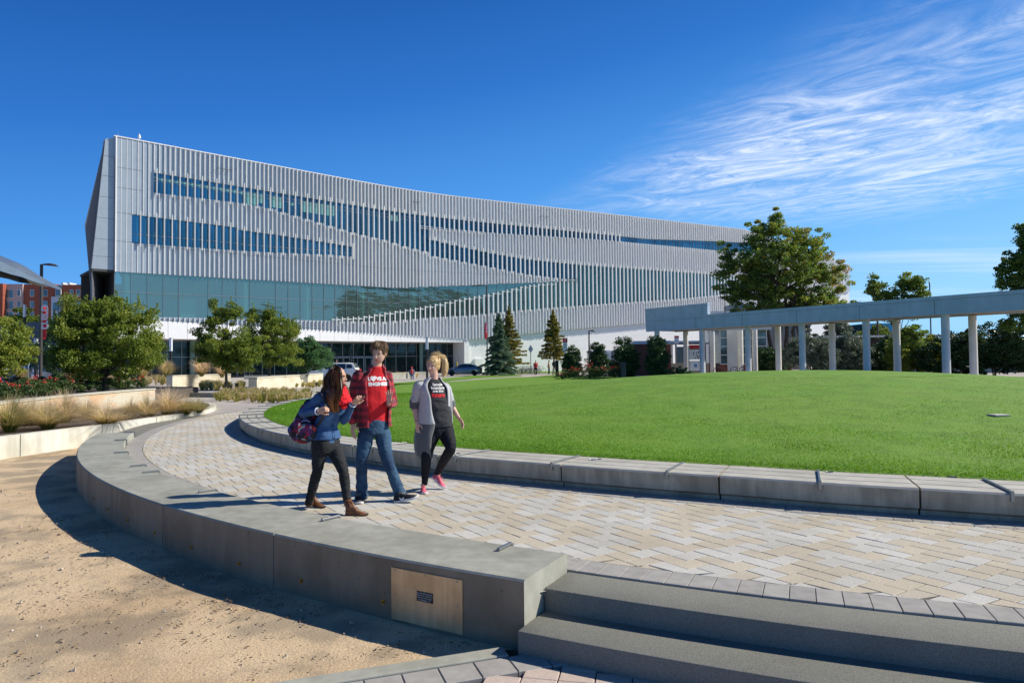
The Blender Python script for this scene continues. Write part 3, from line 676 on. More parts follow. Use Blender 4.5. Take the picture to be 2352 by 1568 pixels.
def glazing():
    kinds = {}
    n = int(118/MOD)
    for i in range(n+1):
        for h in range(2):
            u0 = i*MOD+h*MOD/2; u1 = u0+MOD/2; uc = (u0+u1)/2
            for a, b, k in openings(uc): kinds.setdefault((k, uc < LA), []).append((u0, u1, a, b))
    for (k, isA), L_ in kinds.items():
        gm = {'lobby': m_glob, 'long': m_gteal, 'right': m_gdark}.get(k, m_gdark)
        mb = MB(LO); off = -.12
        for u0, u1, a, b in L_:
            fbox(mb, u0, u1, a-.05, b+.05, off-.04, off)
        g = mb.build('ribbon_window' if k != 'lobby' else 'lobby_window', gm, lib)
        mb = MB(LO); mm = MD = MOD if k == 'lobby' else MOD/2
        for u0, u1, a, b in L_:
            if k == 'lobby' and abs((u0/MOD) % 1) > .01: continue
            w = .035 if k != 'lobby' else .03
            fbox(mb, u0-w/2, u0+w/2, a, b, off+.001, off+.06)
        for u0, u1, a, b in L_:
            zs = {'lobby': [a+(b-a)*.55], 'upper': [b-.5, b-.9], 'mid': [a+(b-a)*.33], 'long': [b-.8, b-2.8, b-3.4], 'right': [a+(b-a)*.5], 'strip': [b-.35]}[k]
            for z in zs:
                if a+.1 < z < b-.1: fbox(mb, u0, u1, z-.025, z+.025, off+.001, off+.045)
        mb.build('mullion', m_mull, g)
    # lowered blinds
    bl = [(3.6+MOD*.0, 13.9, .42, .28)]
    for i in range(4, 30):
        for h in range(2):
            u0 = i*MOD*.5+h*0; 
    for u0, u1, dz0, dz1 in [(4.1, 6.5, .75, .5), (6.5, 8.9, .75, .5), (8.9, 11.4, .75, .5), (11.4, 13.8, .8, .55), (13.9, 15.45, 2.0, .45), (15.5, 16.3, 1.6, .45), (17.1, 18.7, 1.9, .45), (19.6, 20.3, 1.3, 1.0), (21.2, 22.8, 1.9, .5), (22.8, 24.4, 1.9, .5), (24.4, 26.0, 1.9, .5), (34.3, 35.0, 1.3, .4), (35.0, 35.8, 1.3, .4)]:
        mb = MB(LO); fbox(mb, u0+.03, u1-.03, interp(W1T, u0)-dz0, interp(W1T, u0)-dz1, -.119, -.11); mb.build('window_blind', m_blind, lib)
glazing()
def fins():
    L_ = []
    n = int(118/MOD*2)
    for i in range(n+1):
        u = i*MOD/2
        ops = openings(u+.01) if u > 1 else []
        prev = openings(max(0, u-.4))
        for a, b, k in ops:
            ext = .55 if k != 'strip' else .3
            if k == 'lobby':
                if u < 25.4: continue
                t = interp(FT, u) if u < 63 else b+.3
                L_.append((u, a-.62+(.3 if i % 2 else 0), t, k)); continue
            if k == 'strip' and u > 76: continue
            L_.append((u, a-ext+(.2 if i % 2 else 0), b+.45, k))
    L_.sort(key=lambda f: (f[0]))
    L_ = [f for f in L_ if f[2]-f[1] > .2]
    def one(mb, u, a, b, k):
        w = (.055+.14*sstep(12, 60, u)); 
        fbox(mb, u-w/2, u+w/2, a, b, .26, .37)
        fbox(mb, u-.02, u+.02, a+.3, b-.3, .10, .265)
    for f in L_[:100]:
        mb = MB(LO); one(mb, *f); mb.build('sun_fin', m_fin, lib)
    mb = MB(LO)
    for f in L_[100:]: one(mb, *f)
    tag(mb.build('sun_fins', m_fin, lib), kind='stuff')
    # rails tying the short fins together
    mb = MB(LO)
    i = 0
    for i in range(0, 23):
        u0 = 25.4+i*MOD; 
        if u0 > 62: break
        z = interp(FT, u0+MOD/2)-.32
        u1 = u0+MOD
        mb = MB(LO); fbox(mb, u0, u1, z-.05, z+.05, .2, .258); mb.build('fin_rail', m_fin, lib)
    pass
    mb = MB(LO)
    for z in (21.55, 21.25): fbox(mb, 39.2, 50, z, z+.06, .2, .258)
    mb.build('maintenance_rail', m_fin, lib)
    # toothed soffit where the fins meet the lobby glass
fins()
def body():
    mb = MB(LO)
    def P(u, off): p = FP(u, off, 0); return (p.x, p.y)
    up = [P(0, -.25)]+[P(u, -.25) for u in np.arange(27, 52, 2)]+[P(106, -.25), P(106, -34), P(LA, -34), P(9, -34)]
    mb.prism(up, 12.6, TOPZ-.3); fbox(mb, 106, 137.4, 12.6, TOPZ-.3, -.25, -34, z1b=TOPZ-5.5)
    mb.build('upper_storeys', m_wwall, lib)
    mb = MB(LO); mb.prism([P(57, -.3), P(137.4, -.3), P(137.4, -34), P(57, -34)], 0, 12.6); mb.build('white_base', m_wwall, lib)
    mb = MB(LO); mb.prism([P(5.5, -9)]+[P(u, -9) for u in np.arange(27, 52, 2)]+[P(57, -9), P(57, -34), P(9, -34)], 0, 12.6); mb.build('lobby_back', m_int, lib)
    mb = MB(LO); mb.prism([P(0.05, -.18)]+[P(u, -.18) for u in np.arange(27, 56, 2)]+[P(57, -.18), P(57, -9)]+[P(u, -9) for u in np.arange(51, 26, -2)]+[P(5.5, -9)], 4.62, 6.95); mb.build('floor_slab', m_wwall, lib)
    mb = MB(LO); fbox(mb, 47.31, 57.2, -.5, 7.9, -.7, -.301); mb.build('white_base', m_wwall, lib)
    # lobby columns and a white panel behind the glass
    for u in (1.2, 14.2, 22.2, 30.3, 38.4, 46.5):
        mb = MB(LO); mb.lathe(FP(u, -.62, 0), [(.38, 6.95), (.38, 12.6)], 20); mb.build('lobby_column', m_wwall, lib, smooth=True)
    mb = MB(LO); fbox(mb, 7.5, 9.2, 7.2, 9.6, -3.2, -3.0); mb.build('interior_screen', m_wwall, lib)
    # white porch band
    mb = MB(LO)
    fbox(mb, -4.5, LA, 4.62, 6.92, -.3, .06, z1b=5.58); 
    fbox(mb, LA, 47.3, 4.62, 5.58, -.3, .06, z1b=5.12)
    fbox(mb, 46.45, 47.3, -.5, 4.62, -4.5, .06)
    o = mb.build('porch_fascia', m_wwall, lib)
    mb = MB(LO)
    for i in range(0, 24):
        u = 3.3+i*2.05
        if u > 46: break
        z1 = interp([(-4.5, 6.92), (LA, 5.58), (47.3, 5.12)], u); 
        mb = MB(LO); fbox(mb, u, u+.025, 4.63, z1, .06, .063); mb.build('fascia_joint', m_seam, o)
    # porch glazing
    mb = MB(LO); fbox(mb, -4, LA, -.6, 4.62, -4.05, -4.0); fbox(mb, LA, 46.4, -.6, 4.62, -4.05, -4.0); g = mb.build('porch_window', m_gport, lib)
    mb = MB(LO)
    u = -3.5
    while u < 46.4:
        fbox(mb, u, u+.07, -.6, 4.6, -4.0, -3.9); u += MOD
    for z in (2.55, 4.45): fbox(mb, -4, LA, z, z+.08, -3.99, -3.9); fbox(mb, LA, 46.4, z, z+.08, -3.99, -3.9)
    mb.build('mullion', m_mull, g)
    m_doorf = mat('door_frame', (.12, .17, .23), .4, .05, 4)
    for u in (26.3, 28.3, 30.4, 32.5, 14.5):
        mb = MB(LO)
        for a, b in ((u, u+.09), (u+.9, u+.99), (u+1.8, u+1.89)): fbox(mb, a, b, -.6, 2.6, -3.89, -3.8)
        fbox(mb, u, u+1.89, 2.35, 2.62, -3.895, -3.79); fbox(mb, u, u+1.89, -.6, -.2, -3.895, -3.79)
        d = mb.build('entrance_door', m_doorf, lib)
        for k in (.78, 1.08):
            mb = MB(LO); fbox(mb, u+k, u+k+.03, .3, 1.3, -3.72, -3.69); fbox(mb, u+k, u+k+.03, .3, .34, -3.79, -3.72); fbox(mb, u+k, u+k+.03, 1.26, 1.3, -3.79, -3.72); mb.build('door_handle', m_steel, d)
    # columns inside the porch glass line
    for u in (41.0, 24.0, 9.0):
        mb = MB(LO); mb.lathe(FP(u, -3.4, 0), [(.3, -.5), (.3, 4.62)], 20); mb.build('porch_column', mat('porch_column_%d' % int(u), (.12, .2, .19), .4, .05, 2), lib, smooth=True)
    # faint panel grid on the white base wall
    mb = MB(LO)
    r = random.Random(3)
    for i in range(60):
        u = r.uniform(48, 126); zt = interp(OV, u)-.4; z = r.uniform(.4, max(.6, zt))
        mb = MB(LO)
        if r.random() < .6: fbox(mb, u, u+r.uniform(1, 3), z, z+.02, -.3, -.296)
        else: fbox(mb, u, u+.02, z, min(zt, z+r.uniform(1, 3)), -.3, -.296)
        mb.build('panel_joint', MATS.get('light_joint') or mat('light_joint', (.6, .6, .61), .6, .02, 3), lib)
    # slanted end: pale end panel, shaded side that flares outwards
    mb = MB(LO)
    f0 = [FP(-.93, -.28, 26.25), FP(-.02, -.28, 26.6), FP(-.02, -.28, 12.05), FP(-2.13, -.28, 12.05)]
    bk = [v+Vector((-nA_.x, -nA_.y, 0))*1.2 for v in f0]
    mb.hexa(f0, bk); mb.build('end_panel', m_clad, lib)
    mb = MB(LO)
    for z in (24.4, 22.2, 19.9, 17.6, 15.3, 13.4):
        ul = -.93-(26.25-z)/14.2*1.2
        fbox(mb, ul, -.03, z, z+.035, -.28, -.272)
    mb.build('panel_joint', m_seam, lib)
    m_side = mat('end_wall', (.12, .13, .15), .55, .05, 2)  # shade of the side turned from the sun, put into the colour
    b = Vector((-nA_.x, -nA_.y, 0))
    T_ = FP(-.93, -.3, 26.25); Bm = FP(-2.13, -.3, 12.05); Ol = FP(-2.75, -.3, 16.75)+b*.0; Lo = FP(-2.15, -.3, 10.0)
    o2 = [T_+b*.3, FP(-2.66, -.9, 16.8)+b*1, FP(-2.1, -.9, 10.05)+b*1, FP(-1.9, -.3, 10.2)+b*.3, Bm]
    mb = MB(LO)
    fr = [FP(-.95, -.32, 26.2), FP(-2.68, -.9, 16.75), FP(-2.12, -.9, 10.0), FP(-2.0, -.9, 0), FP(-1.85, -.32, 0), FP(-2.0, -.32, 10.0), FP(-2.12, -.32, 12.0)]
    dv = b*14+Vector((dA_.x, dA_.y, 0))*5.0
    n = 7; vs = fr+[v+dv for v in fr]; mb.add(vs, [(6, 5, 4, 3, 2, 1, 0), (7, 8, 9, 10, 11, 12, 13)]+[(i, (i+1) % n, (i+1) % n+n, i+n) for i in range(n)])
    mb.build('end_wall', m_side, lib)
    # undercroft below the end
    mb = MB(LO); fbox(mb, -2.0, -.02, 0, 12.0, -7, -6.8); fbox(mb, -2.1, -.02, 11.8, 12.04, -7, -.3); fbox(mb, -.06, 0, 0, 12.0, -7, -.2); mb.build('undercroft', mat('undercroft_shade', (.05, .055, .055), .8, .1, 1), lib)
    # rooftop camera mast and lightning rods
    mb = MB(LO); p = FP(2.4, -.3, TOPZ); mb.tube([p, p+Vector((0, 0, .9))], .03, 6); mb.lathe(p+Vector((0, 0, .35)), [(.01, 0), (.14, .05), (.16, .2), (.08, .42), (.03, .5)], 12); mb.build('rooftop_camera', m_fin, lib, smooth=True)
    for u in (.3, 6, 13, 20, 27, 34):
        mb = MB(LO); p = FP(u, -.3, TOPZ); mb.tube([p, p+Vector((0, 0, .55))], .012, 5); mb.build('lightning_rod', m_steeld, lib)
    for u in (10.6, 11.2, 11.8, 38, 38.6, 60, 61):
        mb = MB(LO); fbox(mb, u, u+.5, 25.0, 25.05, .36, .46); mb.build('floodlight_bar', m_seam, lib)
    # stair box and sign at the foot of the white wall
    mb = MB(LO); fbox(mb, 48.3, 49.6, -.3, 2.1, -.3, .1); mb.build('service_hatch', m_wwall, lib)
body()
# ================================================================ vegetation
m_bark = mat('bark', (.10, .075, .055), .9, .3, 14, .8, 22, stretch=(1, 1, .35))
m_barkg = mat('grey_bark', (.22, .20, .17), .9, .2, 14, .6, 22, stretch=(1, 1, .35))
G_MAPLE = leafmat('leaf_maple_green', [(.06, .10, .018), (.115, .175, .025), (.20, .255, .038), (.33, .33, .06)], .35)
G_YEL = leafmat('leaf_yellow_green', [(0.072, 0.123, 0.02), (0.145, 0.203, 0.029), (0.246, 0.29, 0.043), (0.348, 0.348, 0.072)], .35)
G_DARK = leafmat('leaf_dark', [(0.015, 0.039, 0.015), (0.03, 0.072, 0.024), (0.053, 0.112, 0.033), (0.105, 0.165, 0.06)], .15, .38)
G_SHR = leafmat('leaf_bluish_green', [(0.029, 0.08, 0.032), (0.056, 0.144, 0.051), (0.096, 0.208, 0.072), (0.176, 0.288, 0.112)], .25, .45)
G_AUT = leafmat('leaf_autumn', [(.05, .095, .024), (.10, .18, .034), (.165, .25, .042), (.27, .25, .045), (.36, .14, .045)], .42)
G_CED = leafmat('needle_cedar', [(.04, .085, .05), (.07, .135, .08), (.12, .19, .115), (.19, .26, .16)], .25)
G_CYP = leafmat('needle_cypress', [(.09, .11, .02), (.16, .17, .03), (.24, .22, .04), (.32, .25, .06)], .35)
G_GRY = leafmat('leaf_grey_green', [(0.058, 0.091, 0.058), (0.117, 0.156, 0.111), (0.208, 0.247, 0.182), (0.312, 0.351, 0.26)], .2)
def leaves(C, S, tint, L, W, up=.25, flat=False):
    """one rhombic leaf at each centre: C (n,3), sizes S (n,)"""
    n = len(C); d = RNG.normal(0, 1, (n, 3)); d[:, 2] -= .25; d /= np.linalg.norm(d, axis=1)[:, None]
    u = RNG.normal(0, 1, (n, 3)); u[:, 2] += up*2; w = np.cross(d, u); w /= np.linalg.norm(w, axis=1)[:, None]+1e-9
    a = d*(L*S/2)[:, None]; b = w*(W*S/2)[:, None]
    V = np.stack([C-a, C+b-a*.1, C+a, C-b-a*.1], 1).reshape(-1, 3)
    return V, np.arange(4*n).reshape(-1, 4), tint
def limb(mb, p0, p1, r0, r1, wob=.08, n=5, sides=7, sag=0.0):
    p0, p1 = Vector(p0), Vector(p1); L = (p1-p0).length; pts = []; rr = []
    for i in range(n+1):
        t = i/n; p = p0.lerp(p1, t); j = math.sin(PI*t)*wob*L
        pts.append(p+Vector((random.uniform(-1, 1)*j*.6, random.uniform(-1, 1)*j*.6, random.uniform(-.4, .4)*j+sag*math.sin(PI*t)*L))); rr.append(r0+(r1-r0)*t)
    mb.tube(pts, rr, sides)
def crown_points(lobes, ncl, clr, nleaf, dens=.55):
    """cluster centres through the lobes' volume (mostly near the surface), then leaves in each cluster"""
    vol = np.array([l[3]*l[4]*l[5] for l in lobes])**.8; pr = vol/vol.sum()
    idx = RNG.choice(len(lobes), ncl, p=pr); Lb = np.array(lobes)[idx]
    d = RNG.normal(0, 1, (ncl, 3)); d /= np.linalg.norm(d, axis=1)[:, None]; r = RNG.uniform(dens, 1.0, ncl)**.7*RNG.uniform(.88, 1.1, ncl)
    C = Lb[:, :3]+d*Lb[:, 3:6]*r[:, None]
    k = nleaf//ncl; sz = clr*RNG.uniform(.55, 1.35, ncl)
    g = RNG.normal(0, 1, (ncl, k, 3)); g /= (np.linalg.norm(g, axis=2)[..., None]+1e-9); g *= RNG.uniform(.2, 1, (ncl, k, 1))**.6
    P = C[:, None, :]+g*sz[:, None, None]*np.array([1, 1, .62])
    tc = RNG.normal(0, .13, ncl)
    return C, P.reshape(-1, 3), np.repeat(tc, k)
def tree(name, label, base, lobes, leafm, nleaf, L, W, ncl=160, clr=.35, trunk=(.09, .9), nlimb=14, forks=None, group=None, barkm=None, cat='tree', shoots=0, tmean=.42, tsd=.2, tgrad=None, dens=.5):
    base = Vector(base); t = empty(name, base, label, cat, group)
    lobes = [tuple(np.array(l, float)) for l in lobes]     # (dx, dy, z, rx, ry, rz) relative to the base
    C, P, tc = crown_points(lobes, ncl, clr, nleaf, dens)
    if shoots:       # upright leafy shoots breaking the outline
        top = C[C[:, 2] > np.percentile(C[:, 2], 60)]; pick = top[RNG.integers(0, len(top), shoots)]
        k = 46; s = np.linspace(0, 1, k); dv = RNG.normal(0, .16, (shoots, 3)); dv[:, 2] = RNG.uniform(.45, 1.0, shoots)
        sc = max(l[5] for l in lobes)*.42
        Q = pick[:, None, :]+dv[:, None, :]*s[None, :, None]*sc+RNG.normal(0, .035, (shoots, k, 3))*(1.25-s)[None, :, None]
        P = np.concatenate([P, Q.reshape(-1, 3)]); tc = np.concatenate([tc, np.repeat(RNG.normal(.1, .08, shoots), k)])
    n = len(P); tint = np.clip(tmean+tc+RNG.normal(0, tsd*.6, n), 0, 1)
    if tgrad is not None: tint = np.clip(tint+tgrad(P), 0, 1)
    V, Q, T = leaves(P, RNG.uniform(.6, 1.25, n), tint, L, W)
    npmesh('crown', V, Q, leafm, t, tint=T)
    mb = MB(); th = trunk[1]; r0 = trunk[0]
    cz = max(l[2] for l in lobes)
    topp = Vector((lobes[0][0]*.5, lobes[0][1]*.5, cz))
    if forks:
        for f in forks: limb(mb, (f[0]*.15, f[1]*.15, -.15), (f[0], f[1], f[2]), r0, r0*.35, .05)
    else:
        mb.tube([(0, 0, -.2), (0, 0, .05), (.02*th, .0, th*.5), (0, .01*th, th)], [r0*1.35, r0*1.1, r0, r0*.9], 10); limb(mb, (0, 0, th), topp, r0*.88, r0*.22, .05, 6)
    ends = C[RNG.choice(len(C), min(nlimb, len(C)), replace=False)]
    for e in ends:
        e = Vector(e); s_ = random.uniform(0, .55)
        if forks: f = random.choice(forks); st_ = Vector((f[0], f[1], f[2]))*random.uniform(.5, 1)
        else: st_ = Vector((0, 0, th)).lerp(topp, s_)
        limb(mb, st_, e, r0*(.42 if s_ < .3 else .3), r0*.07, .06, 5, 6)
    mb.build('trunk', barkm or m_bark, t, smooth=True)
    return t
def px(w, Y): return w*1.0884*Y/1707.0
# ---- trees on the left and in front of the library
b = at(241, 897, 31); b.z = .35
tree('round_tree', 'large round green tree with bushy crown rising left of the library behind the rose bed', b,
     [(0, 0, 2.5, 2.35, 2.2, 1.55), (-1.2, .2, 2.0, 1.45, 1.5, 1.2), (1.3, 0, 2.1, 1.3, 1.5, 1.15), (.4, -.5, 1.5, 1.9, 1.6, .9), (-.3, 0, 3.7, 1.6, 1.5, .9), (.9, 0, 3.4, 1.4, 1.3, .85), (-1.2, 0, 3.0, 1.3, 1.2, .8)],
     G_MAPLE, 62000, .105, .062, 330, .36, (.11, .75), 26, shoots=150, tmean=.5)
b = at(-22, 900, 27); b.z = .2
tree('yellowing_tree', 'yellow green tree cut by the left edge of the picture', b, [(0, 0, 2.4, 1.55, 1.5, 1.4), (.6, 0, 1.8, 1.1, 1.0, .8)], G_YEL, 24000, .10, .062, 150, .3, (.09, .8), 14, tmean=.5)
b = at(519, 900, 37); b.z = .12
tree('irregular_tree', 'uneven young tree with a lobed crown standing in the planting bed before the stone wall', b,
     [(.15, 0, 2.35, 1.55, 1.4, 1.0), (-.9, 0, 2.2, 1.0, 1.0, .75), (1.15, 0, 2.5, 1.1, 1.1, 1.1), (-.3, 0, 3.6, .85, .8, .55), (.1, 0, 4.35, .75, .7, .55), (-.55, 0, 4.75, .3, .3, .35), (-1.3, 0, 3.2, .55, .5, .35), (.6, 0, 1.7, 1.3, 1.1, .6)],
     G_YEL, 40000, .10, .06, 230, .3, (.075, 1.1), 20, shoots=16, tmean=.3, dens=.3)
b = at(618, 868, 45); b.z = .5
tree('slender_tree', 'green tree with upright shoots behind the pale stone planter, second right of the round tree', b,
     [(0, 0, 2.6, 1.9, 1.6, 1.5), (.6, 0, 3.4, 1.4, 1.2, 1.1), (-.5, 0, 3.9, 1.1, 1.0, .9), (.8, 0, 1.7, 1.4, 1.2, .8)],
     G_MAPLE, 34000, .12, .065, 200, .36, (.09, 1.2), 18, shoots=60, tmean=.5)
b = at(693, 886, 50); b.z = .0
tree('multistem_shrub', 'small glossy green multi stem tree just left of the white car', b,
     [(.6, 0, 2.3, 1.35, 1.2, 1.0), (1.35, 0, 2.0, 1.0, 1.0, .8), (-.3, 0, 1.7, 1.0, 1.0, .7), (.5, 0, 3.1, .8, .8, .5)],
     G_SHR, 24000, .12, .06, 150, .33, (.055, .4), 14, forks=[(.1, 0, 1.5), (.6, .1, 1.6), (-.35, 0, 1.3), (.3, -.1, 1.7)], shoots=16, barkm=m_barkg, tmean=.5)
# trees far left, behind
b = at(60, 740, 110); b.z = 6
tree('distant_tree', 'small dark tree in front of the far brick apartment building', b, [(0, 0, 2.5, 2.6, 2, 2.6)], G_MAPLE, 5000, .4, .25, 50, .8, (.15, 1), 6, tmean=.3)
b = at(190, 745, 90); b.z = 3
tree('bright_tree', 'bright green tree behind the round tree, below the brick building', b, [(0, 0, 4.5, 2.6, 2, 2.4), (-1.2, 0, 2.5, 2.6, 2, 2.4)], G_YEL, 8000, .35, .2, 80, .8, (.2, 2), 6, tmean=.35)
b = at(145, 850, 50); b.z = 0
tree('shaded_tree', 'dark shaded tree between the lamp post and the round tree', b, [(.2, 0, 3.3, 2.0, 2, 1.9), (0, 0, 1.8, 1.6, 1.6, 1.2)], G_DARK, 16000, .14, .09, 120, .45, (.1, 1), 10, tmean=.5)
# conifers on the lawn edge
def conifer(name, label, base, H, R, droop, leafm, n, L, W, trunk_r, z0=.25, nb=90, density=1.0, power=1.0, group=None):
    base = Vector(base); t = empty(name, base, label, 'conifer', group); mb = MB(); mb.tube([(0, 0, -.2), (0, 0, H*.5), (0, 0, H*.99)], [trunk_r, trunk_r*.6, trunk_r*.08], 8)
    P = []; T = []
    for i in range(nb):
        h = z0+(H-z0)*(i/nb)**.9+RNG.uniform(-.1, .1); f = max(.001, 1-(h-z0)/(H-z0))
        r = R*max(.03, f**power)*RNG.uniform(.55, 1.18); a = i*2.4+RNG.uniform(-.3, .3); k = int(n/nb*(.35+1.3*f))
        s = RNG.uniform(.08, 1, k)**.75; z = h+(.18*s-droop*s*s)*r
        side = RNG.normal(0, .13, k)*r*(1.05-s*.6); 
        x = np.cos(a)*s*r-np.sin(a)*side; y = np.sin(a)*s*r+np.cos(a)*side
        P.append(np.stack([x, y, z-np.abs(RNG.normal(0, .07*H/7, k))], 1)); T.append(np.full(k, RNG.normal(.4, .15))+s*.18)
        limb(mb, (0, 0, h), (math.cos(a)*r*.9, math.sin(a)*r*.9, h+(.18*.9-droop*.81)*r), trunk_r*.2, .008, .03, 3, 5)
    P = np.concatenate(P); T = np.clip(np.concatenate(T)+RNG.normal(0, .1, len(P)), 0, 1)
    V, Q, T = leaves(P, RNG.uniform(.6, 1.3, len(P)), T, L, W, up=0); npmesh('crown', V, Q, leafm, t, tint=T); mb.build('trunk', m_bark, t, smooth=True)
    return t
b = at(1147, 861, 82); b.z = 0
conifer('deodar_cedar', 'blue green drooping cedar on the far lawn edge right of the grey sedan', b, 7.4, 2.75, .35, G_CED, 46000, .32, .07, .16, .2, 120, power=.85)
b = at(1170, 856, 90); b.z = 0
conifer('bald_cypress', 'olive cypress half hidden behind the blue green cedar', b, 8.9, 2.5, .1, G_CYP, 30000, .26, .07, .12, 1.2, 110, power=.9)
b = at(1272, 853, 88); b.z = 0
conifer('bald_cypress', 'olive brown cypress with bare trunk standing alone in front of the white wall', b, 8.2, 2.05, .12, G_CYP, 30000, .26, .07, .1, 1.9, 110, power=.8)
def holly(x, w, ytop, Y, label):
    b = at(x, 850, Y); b.z = 0; H = at(x, ytop, Y).z; r = px(w, Y)/2
    t = tree('holly_bush', label, b, [(0, 0, H*.40, r, r, H*.38), (0, 0, H*.66, r*.78, r*.78, H*.32), (0, 0, H*.25, r*.9, r*.9, H*.24)], G_DARK, 26000, .13, .08, 280, .32, (.06, .3), 6, group='dark holly bushes behind the flower hedge', cat='bush', tmean=.5, tsd=.35)
holly(1314, 44, 790, 72, 'dark holly bush with rounded top beside the small information sign, leftmost of its row')
holly(1373, 46, 783, 68, 'dark holly bush just right of the short lamp post')
holly(1437, 64, 771, 62, 'largest dark holly bush, between the lamp post and the low brick building')
holly(1510, 50, 764, 60, 'dark holly bush behind the first blue column of the colonnade')
b = at(1560, 850, 62); b.z = 0
tree('low_shrub', 'low spreading green shrub between the first columns', b, [(0, 0, .5, 1.0, .6, .5), (.6, 0, .4, .8, .5, .4)], G_SHR, 5000, .12, .06, 50, .2, (.03, .1), 5, cat='bush', tmean=.3)
# the tall maple behind the colonnade
b = at(1797, 860, 75); b.z = 0
tree('red_maple', 'tall broad maple with green and reddening leaves behind the colonnade', b,
     [(0, 0, 12.0, 5.6, 4.6, 4.6), (-4.6, 0, 10.8, 2.9, 2.6, 3.2), (-5.8, 0, 13.3, 1.5, 1.4, 1.5), (-1.6, 0, 15.6, 2.6, 2.2, 1.9), (-.4, 0, 17.2, 1.0, .9, 1.2), (3.0, 0, 14.2, 2.8, 2.4, 1.7), (5.2, 0, 11.2, 2.6, 2.2, 1.8), (6.6, 0, 9.8, 1.4, 1.4, 1.3), (1.5, 0, 8.0, 4.6, 3.4, 1.8), (4.6, 0, 7.4, 2.6, 2.2, 1.4), (-2.8, 0, 7.9, 2.9, 2.4, 1.7), (-4.6, 0, 8.6, 2.0, 1.6, 1.6), (6.2, 0, 7.6, 1.8, 1.6, 1.3), (-1, 0, 6.6, 2.5, 2, 1.2)],
     G_AUT, 84000, .23, .15, 700, .62, (.28, 4.4), 46, forks=[(-.3, 0, 9), (2.2, .3, 8.2), (-2.6, 0, 8.5), (.9, .2, 11.5), (-1.2, -.2, 12), (3.8, 0, 7.5)], tmean=.36, tsd=.28, tgrad=lambda P: .024*P[:, 0]+.012*(P[:, 2]-11), dens=.2)
b = at(2068, 860, 55); b.z = 0
tree('thin_tree', 'sparse young tree showing above and below the colonnade beam right of the maple', b,
     [(-1.9, 0, 7.2, .9, .8, 1.1), (-.9, 0, 6.6, .9, .8, .7), (.9, 0, 7.4, 1.2, 1.0, 1.2), (1.6, 0, 6.4, 1.1, 1.0, .8), (0, 0, 5.4, 1.9, 1.4, .9), (-3.1, 0, 5.9, .5, .5, .35), (.9, 0, 3.4, 1.2, 1.0, 1.0), (-.2, 0, 2.8, .8, .8, .6)],
     G_AUT, 24000, .17, .11, 330, .34, (.08, 2.2), 30, tmean=.3, tsd=.25, dens=.1, shoots=16)
b = at(2420, 860, 50); b.z = 0
tree('edge_tree', 'dark leafy tree leaning in from the right edge above the beam', b,
     [(0, 0, 8.0, 2.9, 2.5, 3.0), (-2.0, 0, 8.2, 1.9, 1.6, 1.5), (-2.9, 0, 7.0, 1.2, 1.0, .7), (-1.0, 0, 10.4, 1.4, 1.3, 1.6), (1.5, 0, 11.0, 2.4, 2.2, 2.4), (-1.6, 0, 5.6, 2.4, 1.8, 1.0), (-2.4, 0, 4.2, 1.6, 1.4, .8)],
     G_AUT, 56000, .18, .12, 620, .42, (.2, 3), 34, tmean=.2, tsd=.22, dens=.25)
# shrubs in front of the brick wall on the right
for x, w, yt, Y, gm, lb in ((2040, 110, 775, 64, G_DARK, 'dark green shrub before the brick wall, left of the yellow green shrub'), (1765, 60, 800, 66, G_DARK, 'dark shrub at the foot of the tall maple trunk'), (1868, 118, 762, 63, G_GRY, 'grey green shrub behind the colonnade right of the maple trunk'), (1953, 84, 764, 63, G_GRY, 'small grey green shrub between two columns beside the brick wall'), (2105, 110, 760, 60, G_YEL, 'yellow green shrub lit from above behind the columns'), (2190, 150, 762, 58, G_DARK, 'dark wide shrub in deep shade before the brick wall'), (2285, 150, 740, 56, G_DARK, 'tall dark shrub behind the last two columns on the right'), (2380, 150, 735, 54, G_DARK, 'dark shrub filling the right edge under the beam')):
    b = at(x, 855, Y); b.z = 0; H = at(x, yt, Y).z; r = px(w, Y)/2
    tree('tall_shrub', lb, b, [(0, 0, H*.52, r*1.1, r*.8, H*.5), (-r*.5, 0, H*.42, r*.7, r*.6, H*.4), (r*.5, 0, H*.4, r*.7, r*.6, H*.4)], gm, 20000, .19, .10, 170, .45, (.06, .5), 8, forks=[(-.5, 0, H*.5), (.4, 0, H*.55), (.1, 0, H*.6)], cat='bush', tmean=.42, tsd=.3)
for x, w, yt, Y, lb in ((2010, 90, 745, 85, 'dark tree crown rising behind the brick wall, left of the thin tree'), (1925, 60, 725, 95, 'pale feathery tree top just above the beam at the library corner'),):
    b = at(x, 855, Y); b.z = 0; H = at(x, yt, Y).z; r = px(w, Y)/2
    tree('background_tree', lb, b, [(0, 0, H*.62, r, r, H*.34), (0, 0, H*.8, r*.7, r*.7, H*.2)], G_MAPLE if x > 2000 else G_GRY, 9000, .28, .15, 90, .6, (.15, 2), 8, tmean=.3)
